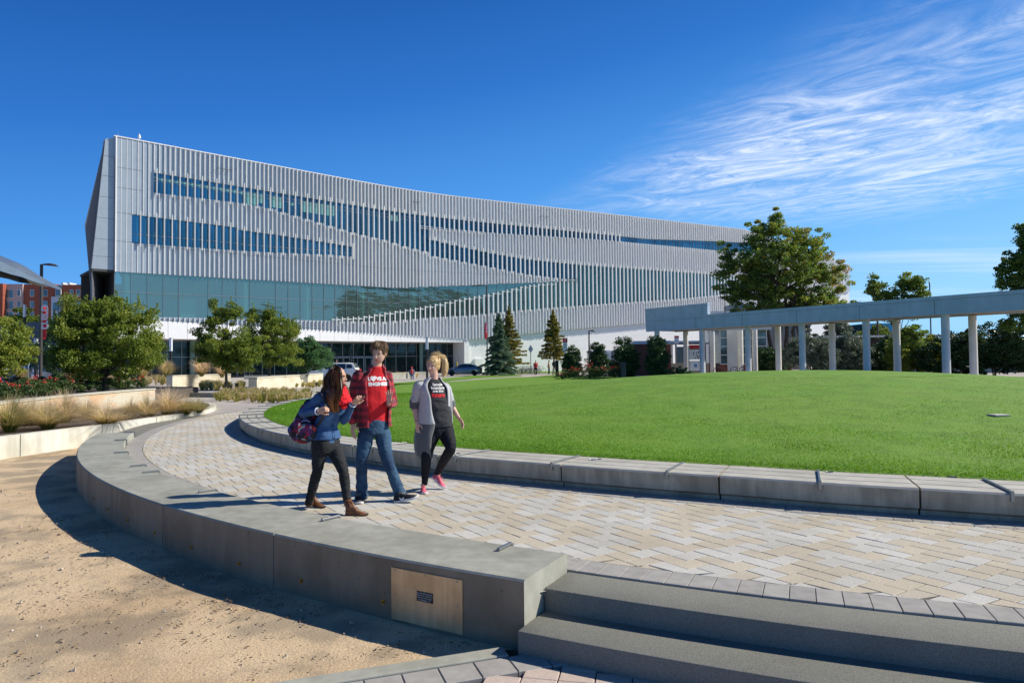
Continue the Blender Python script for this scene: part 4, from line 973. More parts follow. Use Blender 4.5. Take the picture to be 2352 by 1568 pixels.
# ---- ornamental grasses
m_tuft = leafmat('tuft_blade', [(.12, .16, .03), (.30, .29, .07), (.56, .46, .25), (.70, .57, .40), (.80, .66, .52)], .5, .7)
def tuft(name, label, base, H, R, n, green=.2, lean=(0, 0), group=None, w=.004):
    t = n; a = RNG.uniform(0, 2*PI, n); out = R*np.abs(RNG.normal(.85, .4, n)); h = H*RNG.uniform(.5, 1.1, n); r0 = RNG.uniform(0, .10, n)
    bx, by = np.cos(a)*r0, np.sin(a)*r0; S = [0, .35, .7, 1.0]; V = []
    pa = a+PI/2
    for s in S:
        o = out*s**1.6; z = h*(s-.42*s*s*np.minimum(1.3, out/np.maximum(h, .01)))*1.25; ww = w*(1-s*.8)
        cx = bx+np.cos(a)*o+lean[0]*s*s*H; cy = by+np.sin(a)*o+lean[1]*s*s*H
        V.append(np.stack([cx-np.cos(pa)*ww, cy-np.sin(pa)*ww, z], 1)); V.append(np.stack([cx+np.cos(pa)*ww, cy+np.sin(pa)*ww, z], 1))
    V = np.stack(V, 1).reshape(-1, 3); i = np.arange(n)[:, None]*8; Q = []; T = []
    tb = np.clip(RNG.normal(.62-.45*green, .2, n), 0, 1)
    for k in range(3):
        Q.append(np.concatenate([i+2*k, i+2*k+1, i+2*k+3, i+2*k+2], 1)); T.append(np.clip(tb+(k-1.4)*.22, 0, 1))
    V[:, 2] -= .02
    o = npmesh(name, V, np.concatenate(Q), m_tuft, tint=np.concatenate(T)); o.location = base
    return tag(o, label, 'ornamental grass', group)
GG = 'feathery grass tufts in the raised planter'
TF = [(22, 985, .78, .50, .75, 'bright green grass tuft at the left edge of the planter wall'), (72, 968, .66, .66, .2, 'buff grass tuft behind the green one at the left edge of the planter'),
      (110, 978, .72, .80, .35, 'large spreading grass tuft with green base, third from the left end of the planter'), (150, 962, .80, .70, .15, 'tallest bleached grass tuft near the middle of the planter'),
      (38, 960, .55, .5, .1, 'reddish dry grass tuft against the stone wall at far left'), (245, 970, .62, .90, .12, 'wide reddish grass tuft spilling toward the white planter wall'),
      (338, 953, .66, .70, .2, 'straw coloured grass tuft in front of the stone wall end'), (385, 948, .80, .75, .1, 'pinkish brown grass tuft beside the end of the stone wall'),
      (300, 950, .5, .6, .5, 'low olive grass tuft between two brown tufts'), (425, 945, .5, .55, .75, 'green grass tuft past the stone wall end'), (455, 940, .42, .5, .85, 'small green grass tuft at the tip of the planter'), (200, 950, .5, .6, .3, 'short dry grass tuft close to the orange stain of the stone wall')]
for x, y, H, R, g, lb in TF:
    b = gnd(x, y+6, .1); tuft('grass_tuft', lb, b, H, R, 1500, g, (RNG.uniform(-.1, .25), RNG.uniform(-.1, 0)), GG, .0032+.0001*b.y)
# low sedge bed beyond the path
def sedge_bed(name, label, quad, n, h, green, dens=1.0):
    V = []; Q = []; T = []; k = 0
    q = [gnd(x, y, 0) for x, y in quad]
    for c in range(n):
        u, v = RNG.random(), RNG.random(); p = (q[0]*(1-u)+q[1]*u)*(1-v)+(q[3]*(1-u)+q[2]*u)*v
        m = int(90*dens); a = RNG.uniform(0, 2*PI, m); o = RNG.uniform(.02, .28, m); hh = h*RNG.uniform(.5, 1.1, m)*RNG.uniform(.7, 1.2); tb = np.clip(RNG.normal(.5-.4*green, .16, m)+RNG.normal(0, .08), 0, 1)
        for j in range(m):
            dx, dy = math.cos(a[j])*o[j], math.sin(a[j])*o[j]; w = .009; i = len(V)
            V += [(p.x+dx*.15-w, p.y+dy*.15, p.z), (p.x+dx*.15+w, p.y+dy*.15, p.z), (p.x+dx*.6+w, p.y+dy*.6, p.z+hh[j]*.8), (p.x+dx*.6-w, p.y+dy*.6, p.z+hh[j]*.8), (p.x+dx+w*.3, p.y+dy, p.z+hh[j]*.95), (p.x+dx-w*.3, p.y+dy, p.z+hh[j]*.95)]
            Q += [[i, i+1, i+2, i+3], [i+3, i+2, i+4, i+5]]; T += [tb[j], min(1, tb[j]+.12)]
    tag(npmesh(name, V, Q, m_tuft, tint=T), label, 'ground cover', kind='stuff')
sedge_bed('sedge_bed', 'low olive and straw sedge clumps beyond the paved path', [(492, 922), (690, 928), (735, 908), (520, 905)], 130, .42, .62)
sedge_bed('sedge_bed', 'low green grasses at the foot of the far stone walls', [(462, 897), (560, 898), (560, 888), (462, 888)], 60, .5, .7)
sedge_bed('sedge_bed', 'low grasses in front of the pale stone planter', [(655, 890), (760, 892), (765, 880), (672, 882)], 60, .35, .7)
sedge_bed('sedge_bed', 'dry grasses below the porch bench behind the walking group', [(800, 872), (960, 868), (965, 862), (800, 864)], 50, .6, .15)
# spiky dry perennials behind stone wall
sedge_bed('perennial_bed', 'grey green dry perennials behind the stone wall', [(60, 892), (400, 884), (400, 877), (60, 884)], 90, .75, .3)
# rounded ornamental grass clumps further back
for x, y, Y, H, R, g, lb in ((174, 872, 40, 1.0, 1.0, .1, 'straw coloured rounded grass clump behind the rose bed by the round tree'), (383, 866, 52, 1.1, .7, .6, 'round green grass clump beside the white light column'), (325, 868, 50, 1.0, .8, .5, 'soft green grass clump left of the light column, under the round tree'), (463, 864, 50, 1.2, .9, 0, 'orange straw grass clump in front of the porch glass, left of the irregular tree'), (510, 866, 50, 1.1, .7, .05, 'second straw grass clump, right beside the irregular tree trunk'), (1362, 854, 70, 1.3, 1.0, .0, 'brown dry grass clump between the first two holly bushes'), (50, 872, 48, .8, .6, .3, 'small brown grass clump left of the dark light column')):
    b = at(x, y, Y); tuft('grass_clump', lb, b, H, R*.75, 1500, g, (0, 0), None, .012)
# ---- rose bushes: foliage with red blossoms
m_rose = mat('rose_petal', (.55, .03, .03), .5, .2, 30)
G_ROSE = leafmat('leaf_rose', [(0.026, 0.052, 0.018), (0.058, 0.104, 0.029), (0.111, 0.169, 0.046), (0.156, 0.169, 0.065)], .2)
def rose(name, label, base, R, H, nl, nf, group, fs=.05):
    t = empty(name, base, label, 'rose bush', group)
    C, P, tc = crown_points([(0, 0, H*.5, R, R*.7, H*.5)], 40, .14, nl, .3); V, Q, T = leaves(P, RNG.uniform(.6, 1.2, len(P)), np.clip(.45+tc+RNG.normal(0, .15, len(P)), 0, 1), .065, .045)
    npmesh('foliage', V, Q, G_ROSE, t, tint=T)
    f = C[C[:, 2] > H*.45]; f = f[RNG.integers(0, len(f), nf)]; P = (f[:, None, :]+np.array([0, 0, H*.16])+RNG.normal(0, fs*.9, (nf, 14, 3))).reshape(-1, 3)
    V, Q, T = leaves(P, np.ones(len(P)), np.zeros(len(P)), fs, fs*.8); npmesh('blossom', V, Q, m_rose, t)
    return t
RG = 'rose bushes in the bed behind the stone wall'
for i, (x, y, Y) in enumerate([(5, 905, 24), (45, 902, 25.5), (80, 900, 27), (118, 897, 28), (150, 893, 29), (30, 892, 30), (70, 890, 31), (110, 888, 32), (150, 886, 33), (185, 884, 33), (215, 886, 31), (270, 884, 33), (300, 884, 34)]):
    b = at(x, y, Y); b.z = .45
    rose('rose_bush', 'low rose bush with small red flowers in the bed behind the stone wall', b, 1.1, .72, 3800, 4 if i % 3 else 9, RG)
HG = 'rose bushes of the flower hedge on the lawn crest'
for i in range(10):
    Y = 60; x = 1285+i*15.5; b = at(x, 858, Y); b.z = .0
    H = .72+.5*min(1, i/3)
    rose('hedge_rose', 'low green rose bush dotted with red blossoms in the long flower hedge', b, .62, H, 1800, 9, HG, .06)
# ================================================================ walls, colonnade, other buildings
m_lime = mat('pale_limestone', (.60, .555, .44), .85, .14, 5, .5, 26, stretch=(1, 1, 3.2), big=(.9, (.88, .84, .76)))
m_limed = mat('split_stone', (.58, .53, .42), .9, .16, 9, .9, 18, stretch=(1, 1, 4), col2=(.60, .40, .24), mixs=.5)
m_cop = mat('stone_coping', (.50, .47, .38), .8, .1, 6, .3, 40)
m_blk = mat('black_paint', (.018, .018, .02), .45, .1, 6)
m_bronze = mat('dark_bronze_paint', (.045, .04, .038), .5, .1, 6)
m_whitep = mat('white_paint', (.72, .73, .74), .4, .03, 4)
m_red = mat('red_banner', (.58, .02, .03), .6, .08, 4)
m_brick = mat('red_brick', (.30, .085, .05), .9, .2, 3, .2, 40, big=(.05, (.85, .85, .85)))
m_pinkp = mat('pink_render', (.46, .33, .31), .8, .05, 2)
m_wing = mat('window_glass', (.10, .17, .20), .1, .4, .25, metal=.4, spec=.8)
m_colb = mat('blue_grey_column', (.60, .64, .68), .5, .05, 1.5, 0, 10, big=(.9, (.92, .92, .92)))
m_colw = mat('warm_lit_grey', (.68, .66, .62), .55, .05, 1.5)  # warm reflected light on the back columns is painted into this tone
m_fasc = mat('skylit_fascia', (.47, .56, .66), .4, .05, 1.2, 0, 10, stretch=(2.2, 2.2, .16), big=(1.2, (.9, .92, .9)))  # blue of the sky reflected on the shaded fascia, put into the colour
m_soff = mat('soffit_metal', (.25, .24, .22), .6, .1, 2)
def wall_run(name, label, pts, z0, z1, th, m, cat='wall', cop=None, joints=0, jm=None, z0b=None):
    """low wall following a plan line, optional coping and dark vertical joints"""
    b = Vector((pts[0][0], pts[0][1], z0)); t = empty(name, b, label, cat); pts = [Vector((p[0], p[1])) for p in pts]
    L = []
    for i, p in enumerate(pts):
        d = (pts[min(i+1, len(pts)-1)]-pts[max(i-1, 0)]).normalized(); L.append(Vector((d.y, -d.x)))
    def run(o0, o1, za, zb, nm, m_, par, inset=0):
        mb = MB(b); mb.rings([[Vector((*(p+n*o0), za)), Vector((*(p+n*o1), za)), Vector((*(p+n*o1), zb)), Vector((*(p+n*o0), zb))] for p, n in zip(pts, L)]); return mb.build(nm, m_, par, bevel=0)
    w = run(0, -th, z0, z1, 'wall_body', m, t)
    if cop:
        run(.03, -th-.03, z1+.012, z1+cop, 'coping', m_cop, t)
        run(-.02, -th+.02, z1-.0, z1+.013, 'shadow_gap', m_dark, t)
    if joints:
        tot = 0; nxt = joints
        for p, q in zip(pts[:-1], pts[1:]):
            l = (q-p).length
            while tot+l > nxt:
                c = p.lerp(q, (nxt-tot)/l); d = (q-p).normalized(); n = Vector((d.y, -d.x)); mb = MB(b)
                mb.box((*(c+n*.002), (z0+z1)/2), (.012, .008, z1-z0-.004), math.atan2(d.y, d.x)); mb.box((*(c-n*th/2), z1+.001), (.012, th, .006), math.atan2(d.y, d.x)); mb.build('joint_line', m_dark, w); nxt += joints
            tot += l
    return t
def smooth_path(pts, k=6):
    out = []; P = [Vector(p) for p in pts]
    for i in range(len(P)-1):
        a, b, c, d = P[max(i-1, 0)], P[i], P[i+1], P[min(i+2, len(P)-1)]
        for j in range(k):
            t = j/k; out.append(.5*((2*b)+(c-a)*t+(2*a-5*b+4*c-d)*t*t+(3*b-a-3*c+d)*t**3))
    return out+[P[-1]]
PW = [(-11.6, 10.5), (-11.25, 12.6), (-10.98, 14.62), (-10.80, 15.6), (-10.56, 16.83), (-10.38, 18.3), (-10.28, 20.4), (-10.30, 22.3), (-10.55, 24.0), (-11.05, 25.5), (-11.7, 26.7), (-12.6, 27.75), (-13.9, 28.6), (-15.6, 29.2)]
pw = smooth_path(PW); wall_run('planter_wall', 'curved white concrete planter wall at left holding the grass tufts', pw, -.5, .15, .22, m_white, joints=2.35)
mb = MB(); poly = [(p.x-.1, p.y) for p in pw]+[(-16, 29), (-15.5, 26), (-15, 22), (-14, 17), (-13.6, 10.5)]
mb.prism(poly, -.3, .085); tag(mb.build('planter_soil', m_mulch), kind='structure')
S1 = smooth_path([(-12.6, 14.5), (-13.2, 17.5), (-13.9, 20.3), (-14.3, 23), (-14.45, 25.5), (-14.42, 27.6)])
wall_run('stone_wall', 'long pale limestone wall with thin coping behind the feathery grasses', S1, .0, .66, .42, m_limed, cop=.06)
mb = MB(); mb.prism([(p.x-.3, p.y) for p in S1]+[(-15.6, 31), (-17, 37), (-26, 42), (-34, 42), (-30, 14)], -.2, .45); tag(mb.build('rose_bed_soil', m_mulch), kind='structure')
def gl(L, h=0): return [tuple(gnd(x, y, h)[:2]) for x, y in L]
s2 = gl([(396, 893), (445, 889), (500, 886.5), (530, 885.5)], 0); wall_run('stone_wall', 'pale stone planter wall half in leaf shade below the light column', s2, -.1, .85, .4, m_lime, cop=.08)
s3 = gl([(590, 900), (640, 894), (700, 887), (742, 881)], 0); wall_run('stone_planter', 'pale stone planter wall with a dark shaded end to the right of the irregular tree', s3, -.1, .78, .5, m_lime, cop=.09)
k1 = gl([(392, 911), (520, 912), (640, 909), (757, 903)], 0)
wall_run('garden_kerb', 'low dark concrete kerb along the far side of the narrow walk', k1, -.1, .22, .15, m_conc, cat='kerb')
pb = gl([(560, 871), (740, 868), (860, 866), (960, 861), (1000, 860)], .0)
wall_run('porch_plinth', 'low pale plinth running along the foot of the porch glass', pb, -.1, .42, .3, m_conc, cat='wall')
mb = MB(); P0 = gnd(1035, 862, 0)
# curved bench wall below porch with sitting person
bw = gl([(820, 871), (900, 870), (945, 868)], 0); wall_run('bench_wall', 'low dark topped bench wall below the porch behind the tall walker', bw, -.1, .5, .45, m_conc, cop=.05)
# ---- colonnade
front = [(13.95, 65.6), (17.1, 61.4), (19.95, 57.7), (22.7, 53.4), (25.6, 49.3), (28.4, 44.7), (31.2, 40.3), (34.0, 36.0)]
back = [(17.05, 67.0), (20.0, 68.2), (23.0, 64.7), (23.0, 59.0), (25.6, 54.6), (28.4, 50.4), (31.2, 46.2), (34.0, 42.0)]
cg = empty('colonnade', (13.9, 65.6, 0), 'long pale blue flat roofed colonnade on round columns crossing the right side', 'colonnade')
for i, (x, y) in enumerate(front+back):
    fr = i < len(front); mb = MB(cg.location); mb.lathe((x, y, 0), [(.245, -.1), (.245, 4.42)], 24); mb.build('column', m_colb if fr else m_colw, cg, smooth=True)
mb = MB(cg.location); mb.box((20.95, 65.0, 2.2), (.9, .6, 4.42), rad(-15)); mb.build('square_pier', m_colw, cg)
mb = MB(cg.location); mb.lathe((21.9, 65.6, 0), [(.3, 0), (.3, 4.42)], 20); mb.build('column', m_colw, cg, smooth=True)
def beam():
    dv = Vector((2.83, -4.18)).normalized(); nv = Vector((dv.y, -dv.x))      # nv towards the lawn
    if nv.x > 0: nv = -nv
    a = Vector((13.95, 65.6))-dv*1.2+nv*.28; L = 42
    def bx(t0, t1, o0, o1, z0, z1): 
        p = [a+dv*t0+nv*o0, a+dv*t1+nv*o0, a+dv*t1+nv*o1, a+dv*t0+nv*o1]; return [Vector((*q, z0)) for q in p], [Vector((*q, z1)) for q in p]
    mb = MB(cg.location); mb.hexa(*bx(0, L, 0, -.25, 4.40, 5.36)); mb.build('fascia', m_fasc, cg)
    mb = MB(cg.location); mb.hexa(*bx(-.02, L, .03, -.27, 5.375, 5.62)); mb.build('fascia_cap', m_fasc, cg)
    mb = MB(cg.location); mb.hexa(*bx(.25, L, -.25, -3.9, 4.47, 5.3)); mb.build('roof_slab', m_soff, cg)
    mb = MB(cg.location); mb.hexa(*bx(.1, L, -3.9, -4.1, 4.42, 5.5)); mb.build('rear_fascia', m_fasc, cg)
    mb = MB(cg.location); mb.hexa(*bx(-.03, 7.6, .05, -.3, 5.625, 6.46)); mb.build('upper_block', m_fasc, cg)
    mb = MB(cg.location); mb.hexa(*bx(-.05, 7.62, .07, -.32, 6.465, 6.62)); mb.build('upper_cap', m_fasc, cg)
    for t in (1.2, 6.2, 11.2, 16.2, 21.2, 26.2, 31.2, 36.2):
        mb = MB(cg.location); mb.hexa(*bx(t, t+.025, .002, .006, 4.41, 5.37)); mb.build('fascia_joint', m_seam, cg)
    for t in (1.2, 7.0): mb = MB(cg.location); mb.hexa(*bx(t, t+.025, .052, .056, 5.64, 6.46)); mb.build('fascia_joint', m_seam, cg)
    mb = MB(cg.location); mb.hexa(*bx(0, L, .0, -.02, 5.36, 5.375)); mb.build('shadow_gap', m_dark, cg)
beam()
# floor under the colonnade
mb = MB(); mb.prism([(11.5, 67), (14, 63.5), (36, 32), (42, 36), (26, 71)], -.05, .02); tag(mb.build('colonnade_floor', m_ground), kind='structure')
# glazed shelter behind the colonnade
gs = empty('glass_pavilion', at(1830, 862, 72), 'glass walled entrance pavilion with white window bars behind the colonnade', 'building'); g0 = gs.location.copy(); g0.z = 0; gs.location = g0
X0, X1, Y_ = at(1655, 860, 72).x, at(1762, 860, 72).x, 72
mb = MB(g0); mb.box(((X0+X1)/2, Y_+2, 2.9), (X1-X0, 4, 3.6)); 
m_pav = mat('pavilion_glass', (.12, .18, .2), .08, .4, .3, metal=.35)
mb.build('glass_wall', m_pav, gs)
for i in range(6):
    mb = MB(g0); mb.box((X0+(X1-X0)*i/5, Y_-.04, 2.9), (.09, .08, 3.6)); mb.build('window_bar', m_colw, gs)
for z in (1.15, 2.1, 3.0, 3.9): mb = MB(g0); mb.box(((X0+X1)/2, Y_-.05, z), (X1-X0, .07, .09)); mb.build('window_bar', m_colw, gs)
mb = MB(g0); mb.box(((X0+X1)/2, Y_+1.95, .55), (X1-X0+.1, 4.1, 1.1)); mb.build('brick_base', m_brick, gs)
mb = MB(g0); mb.box(((X0+X1)/2, Y_+1.5, 4.85), (X1-X0+.4, 5.0, .3)); mb.build('roof', m_colw, gs)
# block of plant equipment seen over the beam
def blockthing(name, label, cat, x0, x1, y0, y1, Y, D, m, z0=None):
    a, b = at(x0, y1, Y), at(x1, y0, Y); c = Vector(((a.x+b.x)/2, Y+D/2, a.z if z0 is None else z0)); zt = b.z
    mb = MB(c); mb.box((c.x, c.y, (c.z+zt)/2), (b.x-a.x, D, zt-c.z)); o = mb.build(name, m, None, bevel=.03); o.location = c; return tag(o, label, cat)
t = empty('service_building', at(1720, 700, 100), 'low blue grey service block with pale canopy seen over the beam left of the maple', 'building'); t.location.z = 0
def sub(par, nm, x0, x1, y0, y1, Y, D, m, z0=None):
    a, b = at(x0, y1, Y), at(x1, y0, Y); za = a.z if z0 is None else z0; mb = MB(par.location); mb.box(((a.x+b.x)/2, Y+D/2, (za+b.z)/2), (b.x-a.x, D, b.z-za)); return mb.build(nm, m, par)
sub(t, 'blue_block', 1688, 1730, 697, 740, 100, 5, mat('blue_grey_metal', (.16, .22, .30), .5, .05, 2), 0); sub(t, 'rear_block', 1715, 1860, 703, 740, 104, 8, mat('brown_render', (.28, .25, .22), .8, .1, 1), 0)
sub(t, 'canopy', 1618, 1690, 714, 720, 97, 5, m_whitep); sub(t, 'canopy_wall', 1625, 1690, 720, 745, 99, 3, m_whitep, 0)
# low brick building left of the colonnade
t = empty('low_brick_building', at(1480, 855, 74), 'low shaded brick building with blue grey parapet behind the holly bushes', 'building'); t.location.z = 0
sub(t, 'brick_wall', 1457, 1540, 790, 860, 74, 6, mat('shaded_brick', (.13, .05, .038), .9, .2, 3, .2, 40), 0); sub(t, 'parapet', 1455, 1541, 782, 790, 73.9, 6.2, m_fasc)  # brick colour darkened for the shade the wall stands in
sub(t, 'brick_pier', 1528, 1541, 792, 860, 73.0, 1, m_brick, 0)
t = empty('white_canopy', at(1590, 800, 84), 'white flat canopy roof beside the low brick building', 'canopy'); t.location.z = 0
sub(t, 'canopy_roof', 1540, 1620, 782, 790, 84, 4, m_whitep)
for x in (1543, 1616): sub(t, 'post', x, x+2, 789, 860, 84, .2, m_whitep, 0)
blockthing('parapet_wall', 'low grey concrete wall at the foot of the white library wall, seen between columns', 'wall', 1540, 1660, 833, 850, 80, .4, m_conc, 0)
# long brick garden wall on the right
t = empty('brick_wall', at(1880, 860, 70), 'long brown brick wall with pale coping and stone foot behind the shrubs on the right', 'wall'); t.location.z = 0
m_brickd = mat('brown_brick', (.055, .028, .022), .9, .2, 3, .2, 40)
sub(t, 'wall_body', 1875, 2700, 771, 860, 70, .5, m_brickd, .8); sub(t, 'coping', 1874, 2700, 767, 771, 69.9, .7, m_colw); sub(t, 'stone_foot', 1874, 2700, 838, 860, 69.85, .7, m_conc, 0)
blockthing('window_building', 'dark glazed building with pale window bars just above the brick wall', 'building', 1990, 2062, 742, 768, 92, 8, m_gdark, 0)
# ---- brick apartment block, far left
def apartments():
    Y = 190; t = empty('apartment_building', at(60, 860, Y), 'red brick apartment building with a pink section and glazed bay far behind at left', 'building'); t.location.z = 0
    def rect(nm, m, x0, x1, y0, y1, o=0.0, D=.3, par=None, z0=None): 
        a, b = at(x0, y1, Y-o), at(x1, y0, Y-o); za = a.z if z0 is None else z0; mb = MB(t.location); mb.box(((a.x+b.x)/2, Y-o+D/2, (za+b.z)/2), (b.x-a.x, D, b.z-za)); return mb.build(nm, m, par or t)
    rect('brick_wall', m_brick, -260, 6.5, 651, 860, 2, 14, z0=0); rect('pink_wall', m_pinkp, 7, 52, 652, 738, .5, 14); rect('brick_wall', m_brick, 52, 126, 652, 860, 0, 14, z0=0); rect('brick_wall', m_brick, 141, 330, 652, 860, 1, 14, z0=0)
    bay = rect('glass_bay', mat('bay_cladding', (.45, .48, .55), .5, .05, 2), 117, 141, 681, 740, 1.5, 10); rect('dark_base', m_dark, 6, 140, 738, 860, -1, 10, z0=0); rect('roof_cap', m_wing, 126, 141, 655, 681, -.2, 4)
    rows = (665, 691, 716)
    def win(x0, x1, y0, y1, o, par=t):
        f = rect('window', m_whitep, x0, x1, y0, y1, o+.12, .2, par); rect('pane', m_wing, x0+.8, (x0+x1)/2-.3, y0+.8, y1-.8, o+.18, .1, f); rect('pane', m_wing, (x0+x1)/2+.3, x1-.8, y0+.8, y1-.8, o+.18, .1, f)
    for y in rows:
        win(10, 30, y, y+20, .5); win(39, 47, y, y+15, .5)
        win(69, 78, y, y+16, 0); win(92, 109, y, y+16, 0)
        win(-30, -18, y, y+16, 2)
        if y < 700:
            win(160, 168, y, y+16, 1); win(175, 184, y, y+16, 1); win(208, 216, y, y+16, 1)
    for x0, x1, y0, y1 in ((120, 138, 694, 715), (120, 138, 718, 738), (127, 140, 664, 680)): win(x0, x1, y0, y1, 1.5, bay)
    for x in (66, 140, 155): rect('rooftop_unit', m_whitep, x, x+5, 649, 653, -3, 3)
apartments()
# dark stair hall and terraces under the library's left end
def stairs():
    t = empty('entrance_stairs', at(60, 872, 70), 'broad dark stairs and stepped landings in the library shade at far left', 'steps'); t.location.z = 0
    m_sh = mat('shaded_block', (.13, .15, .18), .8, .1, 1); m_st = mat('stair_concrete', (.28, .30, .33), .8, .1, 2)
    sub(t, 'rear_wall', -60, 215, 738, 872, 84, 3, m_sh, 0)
    for i in range(14): sub(t, 'tread', -40, 62, 868-i*4.2, 872-i*4.2, 70+i*.9, .9, m_st, 0)
    for i, (x0, x1, y) in enumerate(((68, 190, 853), (72, 180, 842), (78, 160, 832), (84, 150, 822))): sub(t, 'landing', x0, x1, y, 870, 71+i*1.2, 1.2, m_st, 0)
    for x, y in ((72, 859), (75, 848), (80, 836)): sub(t, 'pale_block', x, x+16, y, y+7, 70.6, .3, m_whitep)
    m_hr = mat('handrail', (.25, .35, .45), .4, .1, 4, metal=.3)
    for dx in (0, 9):
        a, b, c = at(56+dx, 850, 69.5), at(56+dx, 840, 69.5), at(78+dx, 800, 77); mb = MB(t.location); mb.tube([Vector((a.x, a.y, 0)), b, c, Vector((c.x, c.y, c.z-1.4))], .05, 6); mb.build('handrail', m_hr, t)
stairs()
# curved metal canopy, upper left
def canopy():
    o = at(0, 640, 20); t = empty('curved_canopy', (o.x-2, 20, 0), 'blue grey metal canopy blade with dark underside sweeping in from the upper left edge', 'canopy')
    m_ = mat('canopy_metal', (.20, .25, .31), .3, .08, 3, metal=.5)
    top = [(-60, 577), (0, 600), (25, 611), (50, 624), (75, 636), (100, 648), (133, 664)]; bot = [(-60, 592), (0, 622), (25, 630), (50, 636), (75, 646), (100, 653), (133, 664.8)]
    R = []
    for i, ((x, y), (x2, y2)) in enumerate(zip(top, bot)):
        Y = 20+i*.25; a, b = at(x, y, Y), at(x2, y2, Y); w = .9*(1-i/7)+.04; R.append([a, b, b+Vector((0, w, .02)), a+Vector((0, w, .05))])
    mb = MB(t.location); mb.rings(R); mb.build('canopy_blade', m_, t)
    R = []
    for i, (x, y, y2) in enumerate(((-60, 594, 612), (0, 622, 637), (20, 629, 641), (42, 637, 648), (44, 637, 644), (62, 642, 650), (84, 647, 655), (92, 652, 653))):
        Y = 20.3+i*.2; a, b = at(x, y, Y), at(x, y2, Y); R.append([a, b, b+Vector((0, .5, 0)), a+Vector((0, .5, 0))])
    mb = MB(t.location); mb.rings(R); mb.build('canopy_underside', m_bronze, t)
    a, b = at(60, 626, 20.9), at(140, 667, 22); mb = MB(t.location); mb.tube([a, a.lerp(b, .5)+Vector((0, 0, .03)), b], .012, 6); mb.build('canopy_edge_tube', m_steel, t)
    a = at(-60, 600, 20.4); mb = MB(t.location); mb.tube([(a.x+.05, 20.4, 0), a], .1, 10); mb.build('canopy_post', m_bronze, t)
canopy()
# ================================================================ lamps, signs
def ang_tube(mb, pts, r, n=8): mb.tube(pts, r, n)
def cobra(name, label, x, ytop, Y, arms, r=.07, banner=None, curved=False, group=None):
    p = at(x, 860, Y); t = empty(name, (p.x, Y, 0), label, 'street lamp', group); zt = at(x, ytop, Y).z; o = t.location
    mb = MB(o); mb.lathe((p.x, Y, 0), [(r*2, 0), (r*2, .25), (r*1.1, .3), (r, .4), (r*.85, zt)], 12); mb.build('pole', m_bronze, t, smooth=True)
    for s in arms:
        mb = MB(o); h = Vector((p.x+s*.1, Y, zt-.12)); L = abs(s); sg = 1 if s > 0 else -1
        prof = []
        for u, a, b in ((0, .05, .05), (.15, .10, .09), (.5, .17, .13), (.8, .16, .11), (1, .03, .02)):
            c = Vector((p.x+sg*(.05+u*L), Y, zt-.1+(.06 if not curved else .02)-.12*u*u)); prof.append([c+Vector((0, a*math.cos(q), b*math.sin(q) if math.sin(q) > 0 else b*.25*math.sin(q))) for q in np.linspace(0, 2*PI, 13)[:-1]])
        mb.rings(prof); l = mb.build('lamp_head', m_bronze, t, smooth=True)
    return t, p, zt
t, p, zt = cobra('street_lamp', 'tall dark lamp post with red banner standing behind the rose bed at left', 93, 607, 42, (1.0,), .1)
def banner(t, x0, x1, y0, y1, Y, curl, lines, emblem=None):
    R = []; n = 8
    for i in range(n+1):
        y = y0+(y1-y0)*i/n; a, b = at(x0, y, Y), at(x1+curl*math.sin(PI*i/n), y+(1.5 if i == 0 else 0), Y-.15*math.sin(PI*i/n)); R.append([a, a.lerp(b, .5)+Vector((0, -.06, 0)), b, b+Vector((0, .012, 0)), a.lerp(b, .5)+Vector((0, -.048, 0)), a+Vector((0, .012, 0))])
    mb = MB(t.location); mb.rings(R); bo = mb.build('banner', m_red, t)
    for y in (y0, y1): mb = MB(t.location); mb.tube([at(x0-1, y, Y), at(x1, y, Y)], .015, 6); mb.build('banner_arm', m_bronze, t)
    return bo
def text_mesh(txt, size, ext=.002, bold=0.0, align='CENTER'):
    cu = bpy.data.curves.new('t', 'FONT'); cu.body = txt; cu.size = size; cu.align_x = align; cu.extrude = ext; cu.offset = bold; cu.resolution_u = 3
    return baked(bpy.data.objects.new('t', cu))
def place_text(txt, size, loc, xdir, ydir, m, parent, bold=0.0, name='lettering', ext=.002, curve=None):
    me = text_mesh(txt, size, ext, bold); x = Vector(xdir).normalized(); y = Vector(ydir).normalized(); z = x.cross(y)
    l = Vector(loc)-parent_origin(parent); me.transform(Matrix(((x.x, y.x, z.x, l.x), (x.y, y.y, z.y, l.y), (x.z, y.z, z.z, l.z), (0, 0, 0, 1)))); return link(name, me, m, parent)
def parent_origin(o):
    v = Vector((0, 0, 0))
    while o: v += o.location; o = o.parent
    return v
bo = banner(t, 97.5, 104, 703, 779, 41.9, 4, None)
m_let = mat('white_print', (.75, .75, .75), .6, .03, 5)
c = at(103.5, 728, 41.6); place_text('BUILD', .55, c+Vector((.16, 0, 0)), (0, 0, 1), (-1, 0, 0), m_let, bo, .02)
mb = MB(t.location); c = at(103.8, 748, 41.62); mb.tube([c, c+Vector((0, -.02, 0))], .19, 20); mb.build('emblem_disc', m_let, bo); mb = MB(t.location); c.y -= .03; mb.tube([c, c+Vector((0, -.01, 0))], .11, 16); mb.build('emblem_centre', m_red, bo)
t, p, zt = cobra('street_lamp', 'tall thin lamp post with a small red banner left of the blue green cedar', 1119.5, 655, 86, (-1.9,), .085)
bo = banner(t, 1119, 1113.5, 740, 778, 85.9, -1.5, None); c = at(1115.5, 750, 85.7); place_text('STATE', .5, c, (0, 0, -1), (1, 0, 0), m_let, bo, .02)
cobra('street_lamp', 'short dark lamp post with one arm to the right before the second holly bush', 1354, 759, 65, (.62,), .075)
